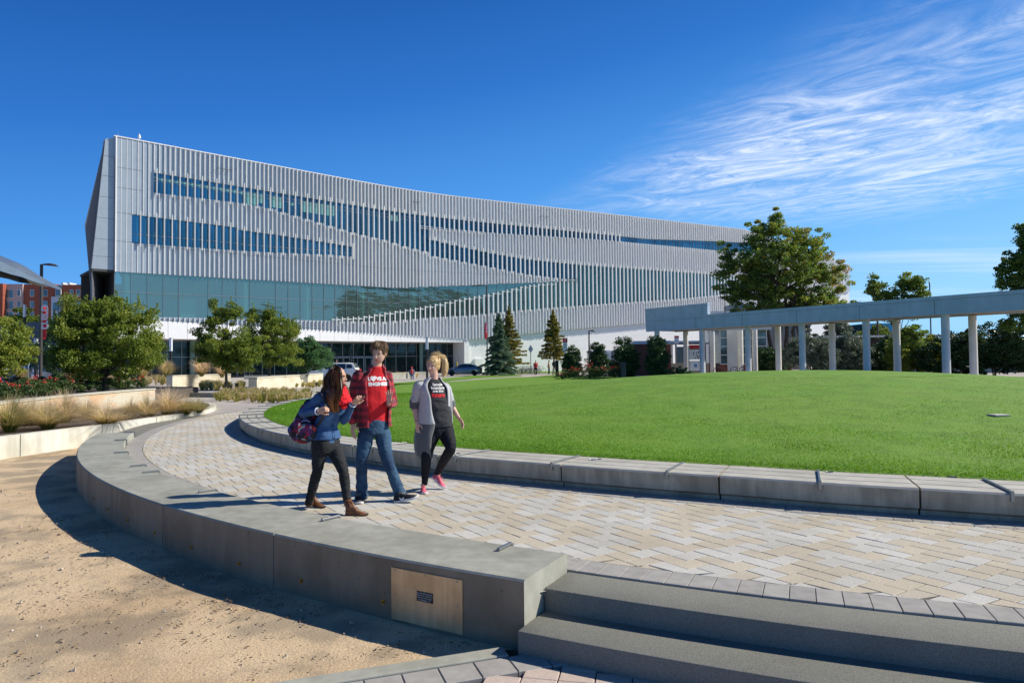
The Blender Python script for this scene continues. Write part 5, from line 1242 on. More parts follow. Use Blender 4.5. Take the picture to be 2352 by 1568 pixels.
cobra('street_lamp', 'thin lamp post with one arm to the left above the beam, left of the maple', 1668, 681.5, 96, (-.95,), .08)
cobra('street_lamp', 'twin headed lamp post rising through the thin tree on the right', 2018.5, 703.5, 80, (-1.35, 1.35), .11)
t = empty('thin_pole', at(2135, 860, 95), 'thin dark pole seen below the beam between the last columns', 'pole'); t.location.z = 0; mb = MB(t.location); q = at(2135, 650, 95); mb.lathe((q.x, 95, 0), [(.1, 0), (.08, q.z)], 8); mb.build('shaft', m_bronze, t); mb = MB(t.location); mb.lathe((q.x, 95, q.z), [(.16, 0), (.02, .2)], 8); mb.build('cap', m_bronze, t)
def light_column(x, y0, y1, Y, w, label, base=0.0):
    p = at(x, 860, Y); t = empty('light_column', (p.x, Y, base), label, 'light column'); a, b = at(x, y1, Y).z, at(x, y0, Y).z
    mb = MB(t.location); mb.box((p.x, Y, (base+a)/2), (w*.8, w*.8, a-base)); mb.build('post', m_blk, t); mb = MB(t.location); mb.box((p.x, Y, (a+b)/2), (w, w, b-a)); mb.build('diffuser', mat('white_diffuser_%d' % int(x), (.62, .66, .72), .4, .03, 3), t, bevel=.01); mb = MB(t.location); mb.box((p.x, Y, b+.03), (w*1.1, w*1.1, .06)); mb.build('cap', m_steeld, t)
light_column(82.5, 777, 811, 58, .26, 'dark light column with pale blue panel left of the bannered lamp post')
light_column(55, 700, 728, 75, .22, 'distant light column high on the stairs at far left', 3.0)
light_column(392, 777, 806, 72, .26, 'slim light column with white top before the porch, between round tree and irregular tree')
light_column(981, 776, 802, 72, .26, 'slim light column with white top between the tall walker and the blonde walker')
# diamond road sign seen from behind
t = empty('road_sign', at(1218.5, 860, 88), 'grey back of a diamond road sign on a post right of the cedar', 'road sign'); t.location.z = 0
c = at(1218.8, 801.5, 88); mb = MB(t.location); mb.lathe((c.x, 88, 0), [(.05, 0), (.05, c.z+.4)], 6); mb.build('post', m_steeld, t)
mb = MB(t.location); mb.hexa([c+Vector(v) for v in ((-.33, -.05, 0), (0, -.05, -.55), (.33, -.05, 0), (0, -.05, .55))], [c+Vector(v) for v in ((-.33, -.02, 0), (0, -.02, -.55), (.33, -.02, 0), (0, -.02, .55))]); mb.build('sign_plate', mat('sign_back', (.42, .44, .46), .45, .05, 3, metal=.4), t)
# guy wire guard and bollard
t = empty('guy_guard', at(1051.5, 862, 84), 'yellow plastic guard on a post beside the grey sedan', 'guard'); t.location.z = 0; c = t.location; mb = MB(c); mb.tube([(c.x, 84, 0), (c.x-.12, 84, 1.72)], .075, 10); mb.build('yellow_sleeve', mat('yellow_plastic', (.62, .42, .02), .5, .1, 6), t, smooth=True); mb = MB(c); mb.tube([(c.x-.12, 84, 1.7), (c.x-.16, 84, 2.1)], .012, 5); mb.build('wire', m_steeld, t)
# information pylon with red head
t = empty('information_sign', at(1298, 860, 80), 'slim white information sign with red head above the first holly bush', 'sign'); t.location.z = 0
sub(t, 'panel', 1293, 1303, 786, 806, 80, .12, m_whitep); sub(t, 'red_head', 1292.6, 1303.4, 776, 786, 79.95, .2, m_red); sub(t, 'post', 1297, 1299, 806, 860, 80.04, .06, m_steeld, 0)
c = at(1298, 784, 79.9); place_text('f', .42, c, (1, 0, 0), (0, 0, 1), m_let, t, .01); c = at(1298, 791.5, 79.93); place_text('FREE', .17, c, (1, 0, 0), (0, 0, 1), m_blk, t); c = at(1298, 797, 79.93); place_text('BUS', .17, c, (1, 0, 0), (0, 0, 1), m_blk, t)
# kiosk with a red header and posters
t = empty('notice_kiosk', at(1592, 862, 64), 'white notice kiosk with red header and small posters between the first columns', 'kiosk'); t.location.z = 0
sub(t, 'board', 1583, 1609, 803, 826, 64, .3, m_whitep); sub(t, 'lower_board', 1583, 1609, 828, 851, 64, .3, m_whitep); sub(t, 'red_header', 1584, 1609, 792, 800, 63.95, .4, m_red); sub(t, 'dark_band', 1584, 1609, 800, 803, 64, .3, m_blk)
for x in (1581.5, 1609): sub(t, 'leg', x, x+1.6, 795, 860, 64, .1, m_whitep, 0)
r = random.Random(5)
for i in range(11):
    x = 1595+r.uniform(-3, 12); y = 805+r.uniform(0, 17); sub(t, 'poster', x, x+1.8, y, y+2.6, 63.96, .03, m_blk)
sub(t, 'poster', 1595, 1601, 836, 843, 63.96, .03, mat('blue_print', (.08, .25, .5), .5, .1, 5))
# bus shelter frame and small signs behind
t = empty('bus_shelter', at(1570, 860, 82), 'dark framed glass bus shelter behind the first columns', 'shelter'); t.location.z = 0
for x in (1552, 1573, 1620): sub(t, 'post', x, x+1.4, 790, 860, 82, .1, m_bronze, 0)
sub(t, 'roof', 1549, 1630, 787, 790.5, 82, 2.2, m_bronze); sub(t, 'glass_panel', 1554, 1573, 796, 850, 82.02, .03, m_pav)
t = empty('stop_notice', at(1554, 860, 80), 'small white notice with red top on a thin post beside the bus shelter', 'sign'); t.location.z = 0
sub(t, 'plate', 1549, 1559, 775, 790, 80, .05, m_whitep); sub(t, 'red_top', 1549, 1559.5, 771, 775, 79.97, .08, m_red); sub(t, 'post', 1553.4, 1554.6, 790, 860, 80.02, .06, m_steeld, 0)
t = empty('red_banner', at(1653, 860, 92), 'red hanging banner on the white wall seen beside the square pier', 'banner'); t.location.z = at(1653, 776, 92).z
sub(t, 'cloth', 1647, 1660, 750, 776, 92, .05, m_red); c = at(1654, 757, 91.95); place_text('LIBRARY', .5, c+Vector((0, 0, -.2)), (0, 0, -1), (1, 0, 0), m_let, t, .01); sub(t, 'pole', 1645.5, 1646.8, 745, 860, 92, .08, m_bronze, 0)
# utility cabinets, bins
def cabinet(name, label, cat, x0, x1, y0, Y, D, m, lid=True):
    a, b = at(x0, y0, Y), at(x1, y0, Y); t = empty(name, ((a.x+b.x)/2, Y+D/2, 0), label, cat); c = t.location
    mb = MB(c); mb.box((c.x, c.y, a.z*.46), (b.x-a.x, D, a.z*.92)); mb.build('body', m, t, bevel=.03)
    if lid: mb = MB(c); mb.box((c.x, c.y, a.z*.96), (b.x-a.x+.08, D+.08, a.z*.08)); mb.build('lid', m, t, bevel=.02)
m_dkb = mat('dark_blue_bin', (.02, .028, .045), .5, .1, 5)
cabinet('utility_cabinet', 'dark blue utility box at the right end of the flower hedge', 'cabinet', 1427, 1437, 833, 58.5, .7, m_dkb)
cabinet('litter_bin', 'tall black litter bin with pale label left of the first holly bush', 'bin', 1276, 1283, 828, 74, .5, m_blk)
cabinet('green_bin', 'dark green bin beside the kiosk under the colonnade', 'bin', 1613, 1621, 838, 66, .6, mat('dark_green_bin', (.015, .04, .03), .5, .1, 5))
cabinet('planter_tub', 'grey concrete planter tub behind the colonnade columns', 'planter', 1636, 1648, 838, 75, .8, m_conc, False)
cabinet('dark_machine', 'dark machine with red trim between the two middle holly bushes', 'machine', 1398, 1413, 831, 69, .8, m_blk)
# small spotlight beside stone planter
c = gnd(727, 890, 0); t = empty('ground_spotlight', c, 'small dark spotlight at the foot of the stone planter', 'spotlight'); mb = MB(c); mb.tube([c, c+Vector((0, 0, .15))], .02, 6); mb.build('stake', m_blk, t); mb = MB(c); mb.lathe(c+Vector((0, 0, .15)), [(.05, 0), (.11, .06), (.1, .18), (.03, .2)], 12); mb.build('lamp_body', m_blk, t, smooth=True)
# irrigation box in the lawn
def lawnbox():
    p = at(2293, 955, 10)
    d = ray(2293, 955); t_ = 6
    while HC+d.z*t_ > lawn_h(d.x*t_, d.y*t_)+.0: t_ += .02
    p = Vector((d.x*t_, d.y*t_, lawn_h(d.x*t_, d.y*t_))); t = empty('irrigation_box', p, 'small grey irrigation lid sunk in the lawn near the right edge', 'lid')
    mb = MB(p); mb.box(p+Vector((0, 0, .022)), (.30, .19, .02), .15); mb.build('lid', m_white, t, bevel=.01)
    mb = MB(p); mb.box(p+Vector((0, 0, .004)), (.33, .22, .02), .15); mb.build('rim', m_conc, t)
lawnbox()
# ================================================================ vehicles
def wheel(t, o, p, r, w, m_t, m_r):
    mb = MB(o); n = 22
    prof = [(r*.62, -w/2), (r*.95, -w/2), (r, -w*.3), (r, w*.3), (r*.95, w/2), (r*.62, w/2)]
    R = []
    for k in range(n):
        a = 2*PI*k/n; R.append([Vector(p)+Vector((q*math.cos(a), y, q*math.sin(a))) for q, y in prof])
    R.append(R[0]); mb.rings(R, cap=False); mb.tube([Vector(p)+Vector((0, -w*.1, 0)), Vector(p)+Vector((0, w*.1, 0))], r*.62, n); wh = mb.build('wheel', m_t, t, smooth=True)
    for s in (-1,):
        mb = MB(o)
        for k in range(5):
            a = 2*PI*k/5; mb.box(Vector(p)+Vector((math.cos(a)*r*.32, s*w*.42, math.sin(a)*r*.32)), (r*.56, .03, r*.17), 0, ry=-a)
        mb.tube([Vector(p)+Vector((0, s*w*.36, 0)), Vector(p)+Vector((0, s*w*.46, 0))], r*.16, 10)
        Rr = []
        for k in range(n): a = 2*PI*k/n; Rr.append([Vector(p)+Vector((q*math.cos(a), s*w*y, q*math.sin(a))) for q, y in ((r*.56, .35), (r*.64, .35), (r*.64, .45), (r*.56, .45))])
        Rr.append(Rr[0]); mb.rings(Rr, cap=False); mb.build('rim', m_r, wh)
def car(name, label, base, rz, paint, kind='sedan', cat='car', group=None):
    """car built along +x (front at +x), origin on the road; profile sections lofted across the width"""
    t = empty(name, (0, 0, 0), label, cat, group); L, Wd, Ht = (4.55, 1.76, 1.47) if kind == 'sedan' else (4.45, 1.82, 1.70)
    m_p = mat('paint_'+name, paint, .22, .02, 1, metal=.45 if kind == 'sedan' else .1, spec=.7)
    m_t = MATS.get('tyre') or mat('tyre', (.02, .02, .02), .8, .1, 10); m_r = MATS.get('alloy') or mat('alloy', (.5, .51, .53), .3, .05, 5, metal=.8); m_w = MATS.get('car_glass') or mat('car_glass', (.02, .03, .035), .05, .1, 2, spec=.8, metal=.2)
    m_tr = MATS.get('black_trim') or mat('black_trim', (.02, .02, .022), .6, .1, 8); m_tl = MATS.get('tail_lamp') or mat('tail_lamp', (.45, .02, .02), .2, .1, 8); m_hl = MATS.get('head_lamp') or mat('head_lamp', (.7, .72, .75), .1, .05, 8)
    if kind == 'sedan':
        low = [(2.27, .42), (2.22, .62), (2.05, .74), (1.35, .90), (.9, .97), (-1.55, 1.02), (-2.1, 1.0), (-2.25, .85), (-2.27, .5)]
        cab = [(1.0, .96), (.25, 1.38), (-.2, 1.46), (-.75, 1.44), (-1.25, 1.30), (-1.85, 1.02)]
    else:
        low = [(2.2, .48), (2.16, .75), (2.0, .92), (1.3, 1.04), (.95, 1.1), (-1.9, 1.13), (-2.15, 1.1), (-2.22, .9), (-2.2, .5)]
        cab = [(1.1, 1.08), (.45, 1.58), (.1, 1.68), (-1.2, 1.70), (-1.85, 1.62), (-2.1, 1.12)]
    def wheel_cut(x):
        z = .22
        for wx in (1.38, -1.36):
            if abs(x-wx) < .40: z = max(z, math.sqrt(max(0, .40**2-(x-wx)**2))+.30)
        return z
    hw = Wd/2
    xs = np.linspace(-2.25, 2.25, 61); R = []
    for x in xs:
        top = np.interp(x, [p[0] for p in reversed(low)][1:-1] if False else sorted([p[0] for p in low]), [z for _, z in sorted([(p[0], p[1]) for p in low])])
        e = max(0, (abs(x)-1.75)/.5); w = hw*(1-.16*e*e); zb = wheel_cut(x); zm = min(top-.05, max(zb+.02, .55))
        R.append([Vector((x, -w*.97, zb)), Vector((x, -w, zm)), Vector((x, -w*.985, (zm+top)/2)), Vector((x, -w*.93, top-.03)), Vector((x, -w*.6, top+.015)), Vector((x, w*.6, top+.015)), Vector((x, w*.93, top-.03)), Vector((x, w*.985, (zm+top)/2)), Vector((x, w, zm)), Vector((x, w*.97, zb))])
    mb = MB(); mb.rings(R); mb.build('body', m_p, t, smooth=True)
    mb = MB(); mb.box((0, 0, .3), (4.1, Wd*.86, .25)); mb.build('underside', m_tr, t)
    R = []; 
    cx = np.linspace(cab[-1][0], cab[0][0], 25); cz0 = sorted(cab)
    for x in cx:
        z = np.interp(x, [c[0] for c in cz0], [c[1] for c in cz0]); zb = .97 if kind == 'sedan' else 1.07; z = max(z, zb+.005); k = (z-zb)/(.5 if kind == 'sedan' else .62)
        R.append([Vector((x, -hw*.93, zb-.02)), Vector((x, -hw*(.93-.17*k), z-.04*k)), Vector((x, -hw*(.80-.15*k), z)), Vector((x, hw*(.80-.15*k), z)), Vector((x, hw*(.93-.17*k), z-.04*k)), Vector((x, hw*.93, zb-.02))])
    mb = MB(); mb.rings(R); mb.build('cabin', m_p, t, smooth=True)
    # side windows, windscreens: thin panes proud of the cabin
    def side(s, x0, x1, z0, z1, x0t, x1t, nm='side_window'):
        zb = .97 if kind == 'sedan' else 1.07; H = .5 if kind == 'sedan' else .62
        f = lambda z: hw*(.93-.17*(z-zb)/H)+.012
        mb = MB(); a = [Vector((x0, s*f(z0), z0)), Vector((x1, s*f(z0), z0)), Vector((x1t, s*f(z1), z1)), Vector((x0t, s*f(z1), z1))]; mb.hexa(a, [v-Vector((0, s*.01, 0)) for v in a]); mb.build(nm, m_w, t)
    for s in (-1, 1):
        if kind == 'sedan': side(s, -.42, .82, 1.0, 1.36, -.42, .18); side(s, -1.35, -.50, 1.02, 1.34, -.98, -.50)
        else: side(s, -.38, .92, 1.13, 1.58, -.38, .42); side(s, -1.2, -.46, 1.13, 1.58, -1.2, -.46); side(s, -1.85, -1.28, 1.2, 1.54, -1.72, -1.28)
    mb = MB(); a = cab[0]; b_ = cab[1]; q = [Vector((a[0]+.01, -hw*.78, a[1]+.03)), Vector((a[0]+.01, hw*.78, a[1]+.03)), Vector((b_[0]+.05, hw*.64, b_[1]-.0)), Vector((b_[0]+.05, -hw*.64, b_[1]-.0))]; mb.hexa(q, [v-Vector((.03, 0, .02)) for v in q]); mb.build('windscreen', m_w, t)
    a = cab[-1]; b_ = cab[-2]; mb = MB(); q = [Vector((a[0]+.06, -hw*.76, a[1]+.06)), Vector((a[0]+.06, hw*.76, a[1]+.06)), Vector((b_[0]-.0, hw*.64, b_[1]+.01)), Vector((b_[0]-.0, -hw*.64, b_[1]+.01))]; q = [v+Vector((-.02, 0, .015)) for v in q]; mb.hexa(q, [v+Vector((.03, 0, -.03)) for v in q]); mb.build('rear_window', m_w, t)
    for s in (-1, 1):
        mb = MB(); mb.box((-2.17, s*hw*.78, .86 if kind == 'sedan' else 1.0), (.14, .32, .16), s*.25); mb.build('tail_light', m_tl, t, bevel=.02)
        mb = MB(); mb.box((2.08, s*hw*.72, .66 if kind == 'sedan' else .8), (.22, .34, .14), -s*.35); mb.build('headlight', m_hl, t, bevel=.02)
        mb = MB(); mb.box((.72, s*(hw+.08), 1.02 if kind == 'sedan' else 1.15), (.14, .18, .12)); mb.build('wing_mirror', m_p, t, bevel=.02)
        for x in (.15, -.9): mb = MB(); mb.box((x, s*(hw+.003), .83 if kind == 'sedan' else .93), (.16, .02, .025)); mb.build('door_handle', m_tr, t)
        for x in (-.46, .95, -1.28): mb = MB(); mb.box((x, s*(hw*.993), .68), (.012, .012, .5)); mb.build('door_gap', m_tr, t)
    for x in (1.38, -1.36):
        for s in (-1, 1):
            wheel(t, (0, 0, 0), (x, s*(hw-.11), .325), .325, .21, m_t, m_r)
    # rims face outward on both sides
    t.location = base; t.rotation_euler.z = rz; return t
b = at(1064, 862, 82.5); b.z = 0
car('grey_sedan', 'dark grey four door sedan parked by the porch end behind the blonde walker', b, rad(180+5), (.15, .17, .21), 'sedan')
b = at(762, 884, 64); b.z = -.0
b = at(768, 878, 62); b.z = 0; car('white_suv', 'white compact off roader parked beyond the shrub, partly hidden by the walkers', b, rad(180), (.72, .72, .70), 'suv')
b = gnd(686, 874, 0); 
b = at(1745, 850, 84); b.z = 0; car('blue_car', 'blue car seen through the colonnade beside the glass pavilion', b, rad(180), (.05, .2, .5), 'sedan')
b = at(1384, 842, 90); b.z = 0
t = empty('white_van', b, 'white van roof showing between the second and third holly bushes', 'van')
mb = MB(b); mb.box(b+Vector((0, 0, 1.75)), (3.9, 2.0, 2.6)); mb.build('cargo_body', m_whitep, t, bevel=.25); mb = MB(b); mb.box(b+Vector((-.3, -1.01, 1.3)), (2.6, .03, .7)); mb.build('window_strip', m_blk, t)
for x in (-1.2, 1.2): wheel(t, b, b+Vector((x, -.85, .34)), .34, .22, MATS['tyre'], MATS['alloy'])
# ---- bicycles and racks
def bicycle(name, label, base, rz, frame, group=None, cat='bicycle'):
    t = empty(name, base, label, cat, group); m_f = mat('frame_'+name, frame, .35, .05, 4)
    tire = MATS['tyre']
    for x in (-.52, .52):
        mb = MB(); R = []
        for k in range(29): a = 2*PI*k/28; R.append([Vector(((.33+.02*math.cos(q))*math.cos(a)+x, .02*math.sin(q), .35+(.33+.02*math.cos(q))*math.sin(a))) for q in np.linspace(0, 2*PI, 7)[:-1]])
        mb.rings(R, cap=False); w = mb.build('wheel', tire, t, smooth=True); mb = MB()
        for k in range(10): a = PI*k/10*2; mb.tube([(x, 0, .35), (x+.32*math.cos(a), 0, .35+.32*math.sin(a))], .0025, 4)
        mb.build('spokes', m_steeld, w)
    mb = MB()
    BB, ST, HT, HB, RA, FA = (-.08, 0, .30), (-.22, 0, .82), (.33, 0, .86), (.37, 0, .70), (-.52, 0, .35), (.52, 0, .35)
    for a, b_ in ((BB, ST), (ST, HT), (BB, HB), (HT, HB), (RA, BB), (RA, ST), (HB, FA)): mb.tube([a, b_], .016, 6)
    mb.tube([HT, (.31, 0, .97)], .014, 6); mb.tube([ST, (-.25, 0, .93)], .012, 6); mb.build('frame', m_f, t, smooth=True)
    mb = MB(); mb.tube([(.36, -.28, 1.0), (.33, -.1, .99), (.31, 0, .97), (.33, .1, .99), (.36, .28, 1.0)], .013, 6); mb.build('handlebar', m_blk, t)
    mb = MB(); mb.rings([[Vector((-.4, .07*math.cos(q), .95+.02*math.sin(q))) for q in np.linspace(0, 2*PI, 9)[:-1]], [Vector((-.25, .05*math.cos(q), .955+.02*math.sin(q))) for q in np.linspace(0, 2*PI, 9)[:-1]], [Vector((-.12, .018*math.cos(q), .95+.015*math.sin(q))) for q in np.linspace(0, 2*PI, 9)[:-1]]]); mb.build('saddle', m_blk, t, smooth=True)
    mb = MB(); mb.tube([(-.08, -.03, .30), (-.08, .03, .30)], .09, 14); mb.tube([(-.08, -.06, .30), (.02, -.06, .16)], .008, 5); mb.tube([(-.08, .06, .30), (-.18, .06, .44)], .008, 5); mb.build('crankset', m_steeld, t)
    t.rotation_euler.z = rz; return t
BGp = 'bicycles parked along the rack by the white wall'
first = None
r = random.Random(11)
bl = gnd(1160, 851, 0)
for i, x in enumerate((1194, 1199, 1204, 1208, 1212, 1217, 1223, 1229, 1236, 1241)):
    b = at(x, 850, 93+r.uniform(-.6, .6)); b.z = 0
    if first is None: t = first = bicycle('rack_bicycle', 'dark bicycle standing in the long rack between cedar and cypress', b, rad(20), (.05, .05, .06), BGp)
    else: t = copy_tree(first); t.location = b; t.rotation_euler.z = rad(r.uniform(-50, 60))
b = at(1186, 862, 84); b.z = 0; bicycle('green_bicycle', 'green bicycle leaning near the path right of the cedar', b, rad(25), (.02, .35, .12))
b = at(1191, 858, 86); b.z = 0; bicycle('yellow_bicycle', 'bicycle with yellow frame beside the road sign post', b, rad(60), (.6, .5, .02))
b = at(1655, 857, 63); b.z = .02; bicycle('black_bicycle', 'black bicycle on the left of the square pier under the colonnade', b, rad(8), (.01, .01, .012))
b = at(1699, 857, 63); b.z = .02; bicycle('black_bicycle', 'black bicycle on the right of the square pier under the colonnade', b, rad(-8), (.01, .01, .012))
for x, lb in ((1648, 'black hoop bicycle stand left of the square pier'), (1686, 'black hoop bicycle stand just right of the square pier'), (1706, 'black hoop bicycle stand beside the third blue column')):
    b = at(x, 857, 62.6); b.z = .02; t = empty('bike_stand', b, lb, 'bike stand'); mb = MB(b)
    mb.tube([b+Vector((.32*math.cos(a)*1.0, 0, .62+.3*math.sin(a)) if 0 <= a <= PI else (0, 0, 0)) for a in np.linspace(0, PI, 12)], .03, 8); mb.build('hoop', m_blk, t, smooth=True)
    for s in (-1, 1): mb = MB(b); mb.tube([b+Vector((s*.32, 0, 0)), b+Vector((s*.32, 0, .62))], .03, 8); mb.build('leg', m_blk, t)
# ================================================================ people
from mathutils.bvhtree import BVHTree
def catmull(P, k=5):
    P = [np.array(p, float) for p in P]; out = []
    for i in range(len(P)-1):
        a, b, c, d = P[max(i-1, 0)], P[i], P[i+1], P[min(i+2, len(P)-1)]
        for j in range(k):
            t = j/k; out.append(.5*((2*b)+(c-a)*t+(2*a-5*b+4*c-d)*t*t+(3*b-a-3*c+d)*t**3))
    out.append(P[-1]); return out
def ltube(mb, pts, rad_, side=None, n=14, k=5, m=0):
    """smooth limb: pts joints, rad_ radius or (a, b) half widths; side = direction of the a half width"""
    rr = [(r, r) if not isinstance(r, (tuple, list)) else tuple(r) for r in rad_]
    Q = catmull([tuple(p)+r for p, r in zip(pts, rr)], k); R = []; ref = Vector(side) if side is not None else None
    for i, q in enumerate(Q):
        p = Vector(q[:3]); t = Vector(Q[min(i+1, len(Q)-1)][:3])-Vector(Q[max(i-1, 0)][:3]); t = t.normalized() if t.length > 1e-9 else Vector((0, 0, 1))
        if ref is None: ref = Vector((1, 0, 0)) if abs(t.x) < .8 else Vector((0, 1, 0))
        a = ref-t*ref.dot(t); a = a.normalized() if a.length > 1e-6 else t.orthogonal().normalized(); b = t.cross(a)
        if side is None: ref = a
        R.append([p+a*math.cos(2*PI*j/n)*q[3]+b*math.sin(2*PI*j/n)*q[4] for j in range(n)])
    # rounded ends
    def cap(r0, c, dirn, s):
        return [[c+(v-c)*math.cos(x)+dirn*s*math.sin(x) for v in r0] for x in (.5, 1.0, 1.35)]
    c0 = Vector(Q[0][:3]); d0 = (c0-Vector(Q[1][:3])).normalized(); c1 = Vector(Q[-1][:3]); d1 = (c1-Vector(Q[-2][:3])).normalized()
    R = list(reversed(cap(R[0], c0, d0, min(Q[0][3:])*.8)))+R+cap(R[-1], c1, d1, min(Q[-1][3:])*.8)
    mb.rings(R, m)
def ellip(mb, c, a, ax=None, n=16, m=0):
    c = Vector(c); ax = ax or Matrix.Identity(3); R = []
    for i in range(1, 10):
        th = PI*i/10; R.append([c+ax @ Vector((a[0]*math.sin(th)*math.cos(2*PI*j/n), a[1]*math.sin(th)*math.sin(2*PI*j/n), a[2]*math.cos(th))) for j in range(n)])
    mb.rings(list(reversed(R)), m)
def blob(mb, name, mats, parent, voxel=.008, smooth=2, fold=None):
    """join overlapping closed pieces into ONE continuous surface"""
    me = bpy.data.meshes.new('tmp'); me.from_pydata(mb.v, [], mb.f); o = bpy.data.objects.new('tmp', me)
    bm = bmesh.new(); bm.from_mesh(me); bmesh.ops.recalc_face_normals(bm, faces=bm.faces); bm.to_mesh(me); bm.free()
    r = o.modifiers.new('r', 'REMESH'); r.mode = 'VOXEL'; r.voxel_size = voxel; r.adaptivity = 0
    if smooth: s = o.modifiers.new('s', 'SMOOTH'); s.iterations = smooth; s.factor = .5
    m2 = baked(o); m2.name = name
    m2.materials.clear()
    if fold:
        amp, sc, st = fold; n_ = len(m2.vertices); P_ = np.empty(n_*3, np.float32); m2.vertices.foreach_get('co', P_); P_ = P_.reshape(-1, 3); Nn = np.empty(n_*3, np.float32); m2.vertices.foreach_get('normal', Nn); Nn = Nn.reshape(-1, 3)
        f_ = np.array([mnoise.noise(Vector(q)) + .5*mnoise.noise(Vector(q)*2.3) for q in (P_*np.array([sc*st[0], sc*st[1], sc*st[2]])).tolist()], np.float32)
        P_ = P_+Nn*(amp*np.sign(f_)*np.abs(f_)**.8)[:, None]; m2.vertices.foreach_set('co', P_.ravel()); m2.update()
    return link(name, m2, mats, parent, True)
def bvh(o):
    me = o.data; return BVHTree.FromPolygons([v.co.copy() for v in me.vertices], [tuple(p.vertices) for p in me.polygons])
def print_on(txt, size, c, f, up, target, m, parent, bold=.0, shear=0, name='lettering', xs=1.0):
    """lettering laid onto a garment: glyph vertices are dropped onto the cloth along -f"""
    me = text_mesh(txt, size, 0, bold); bm = bmesh.new(); bm.from_mesh(me)
    for _ in range(2): bmesh.ops.subdivide_edges(bm, edges=[e for e in bm.edges if e.calc_length() > size*.25], cuts=1)
    f = Vector(f).normalized(); up = Vector(up).normalized(); x = up.cross(f).normalized(); B = bvh(target)
    for v in bm.verts:
        p = Vector(c)+x*(v.co.x*xs)+up*v.co.y; h = B.ray_cast(p+f*.4, -f)
        v.co = (h[0]+f*.0035) if h[0] is not None else p
    bm.to_mesh(me); bm.free(); return link(name, me, m, parent)
def skin_mat(name, col, blush=(.62, .28, .22)):
    m = mat(name, col, .5, .06, 18, .05, 160, spec=.35, col2=tuple(c*.9 for c in col), mixs=9); b = m.node_tree.nodes['Principled BSDF']
    b.inputs['Subsurface Weight'].default_value = .12; b.inputs['Subsurface Radius'].default_value = (.02, .008, .004); b.inputs['Subsurface Scale'].default_value = .4; return m
def head_rings(mb, c, yaw, pitch, s=1.0, roll=0.0, fem=False):
    """skull, jaw, nose, brow, lips and ears as one sculpted surface; x forward, y left, z up in head space"""
    Rm = Matrix.Rotation(yaw, 3, 'Z') @ Matrix.Rotation(pitch, 3, 'Y') @ Matrix.Rotation(roll, 3, 'X'); n, k = 56, 44; R = []
    def g(y, z, cy, cz, wy, wz): return math.exp(-((y-cy)/wy)**2-((z-cz)/wz)**2)
    for i in range(1, k):
        th = PI*i/k; z0 = math.cos(th); ring = []
        for j in range(n):
            ph = 2*PI*j/n; x0 = math.sin(th)*math.cos(ph); y0 = math.sin(th)*math.sin(ph)
            x, y, z = x0*.098, y0*.076, z0*.122
            if z < 0:
                t = min(1, -z/.122); y *= 1-.30*t**1.3; x = x*(1-.10*t) + (.012*t if x > 0 else .03*t)
                if x > 0: x += .004*t
            if x > 0:
                x -= .006*sstep(.02, .09, abs(y))
                x += .024*g(y, z, 0, -.030, .0115, .014) + .013*g(y, z, 0, -.008, .008, .024)      # nose
                x -= .009*(g(y, z, .031, .004, .017, .013)+g(y, z, -.031, .004, .017, .013))       # eye sockets
                x += .005*g(y, z, 0, .026, .05, .010)                                              # brow
                x += .007*g(y, z, 0, -.061, .02, .006) + .006*g(y, z, 0, -.074, .017, .006) - .004*g(y, z, 0, -.0675, .02, .003)
                x += .008*g(y, z, 0, -.102, .02, .014) + .003*(g(y, z, .04, -.03, .02, .02)+g(y, z, -.04, -.03, .02, .02))
            ring.append(Vector(c)+Rm @ (Vector((x, y, z))*s))
        R.append(ring)
    mb.rings(list(reversed(R)))
    for sy in (-1, 1): ellip(mb, Vector(c)+Rm @ (Vector((-.008, sy*.074, -.008))*s), (.017*s, .008*s, .03*s), Rm @ Matrix.Rotation(sy*.3, 3, 'Z'), 10)
    return Rm
def face_bits(par, org, c, Rm, s, iris, brow, lip, smile=.0, fem=False):
    c = Vector(c)-org; P = lambda x, y, z: c+Rm @ (Vector((x, y, z))*s)
    mw = MATS.get('eye_white') or mat('eye_white', (.55, .52, .5), .3, .02, 5); mi = mat('iris_'+par.name+str(len(MATS)), iris, .2, .02, 5)
    for sy in (-1, 1):
        mb = MB(); ellip(mb, P(.0795, sy*.031, .003), (.009*s, .0135*s, .0058*s), Rm, 12); e = mb.build('eye', mw, par, smooth=True); mb = MB(); ellip(mb, P(.0865, sy*.031+.001, .0025), (.0035*s, .0058*s, .0056*s), Rm, 10); mb.build('iris', mi, e, smooth=True)
        mb = MB(); mb.tube([P(.088, sy*.016, .0095), P(.0885, sy*.031, .0115), P(.080, sy*.046, .006)], .0022*s, 6); mb.build('upper_lid', mi if not fem else MATS['black_trim'], e)
        mb = MB(); mb.tube([P(.0955, sy*.014, .024), P(.0945, sy*.031, .028), P(.083, sy*.048, .022)], [.0035*s, .004*s, .002*s], 6); mb.build('eyebrow', brow, par)
    mb = MB(); n = 8
    for dz, r in ((.0025, .0042), (-.0055, .0048)):
        mb.tube([P(.094-.014*abs(y/.024)**2+(.003 if dz > 0 else .002), y, -.0665+dz*(1-abs(y/.026)**2)+smile*(y/.024)**2) for y in np.linspace(-.024, .024, 7)], [r*s*q for q in (.35, .8, 1, 1, 1, .8, .35)], 8)
    mb.build('lips', lip, par, smooth=True)
    if smile > .003:
        mb = MB(); mb.tube([P(.0985-.012*abs(y/.02)**2, y, -.0675+smile*(y/.02)**2) for y in np.linspace(-.017, .017, 5)], [.0012, .003, .0032, .003, .0012], 6); mb.build('teeth', mw, par)
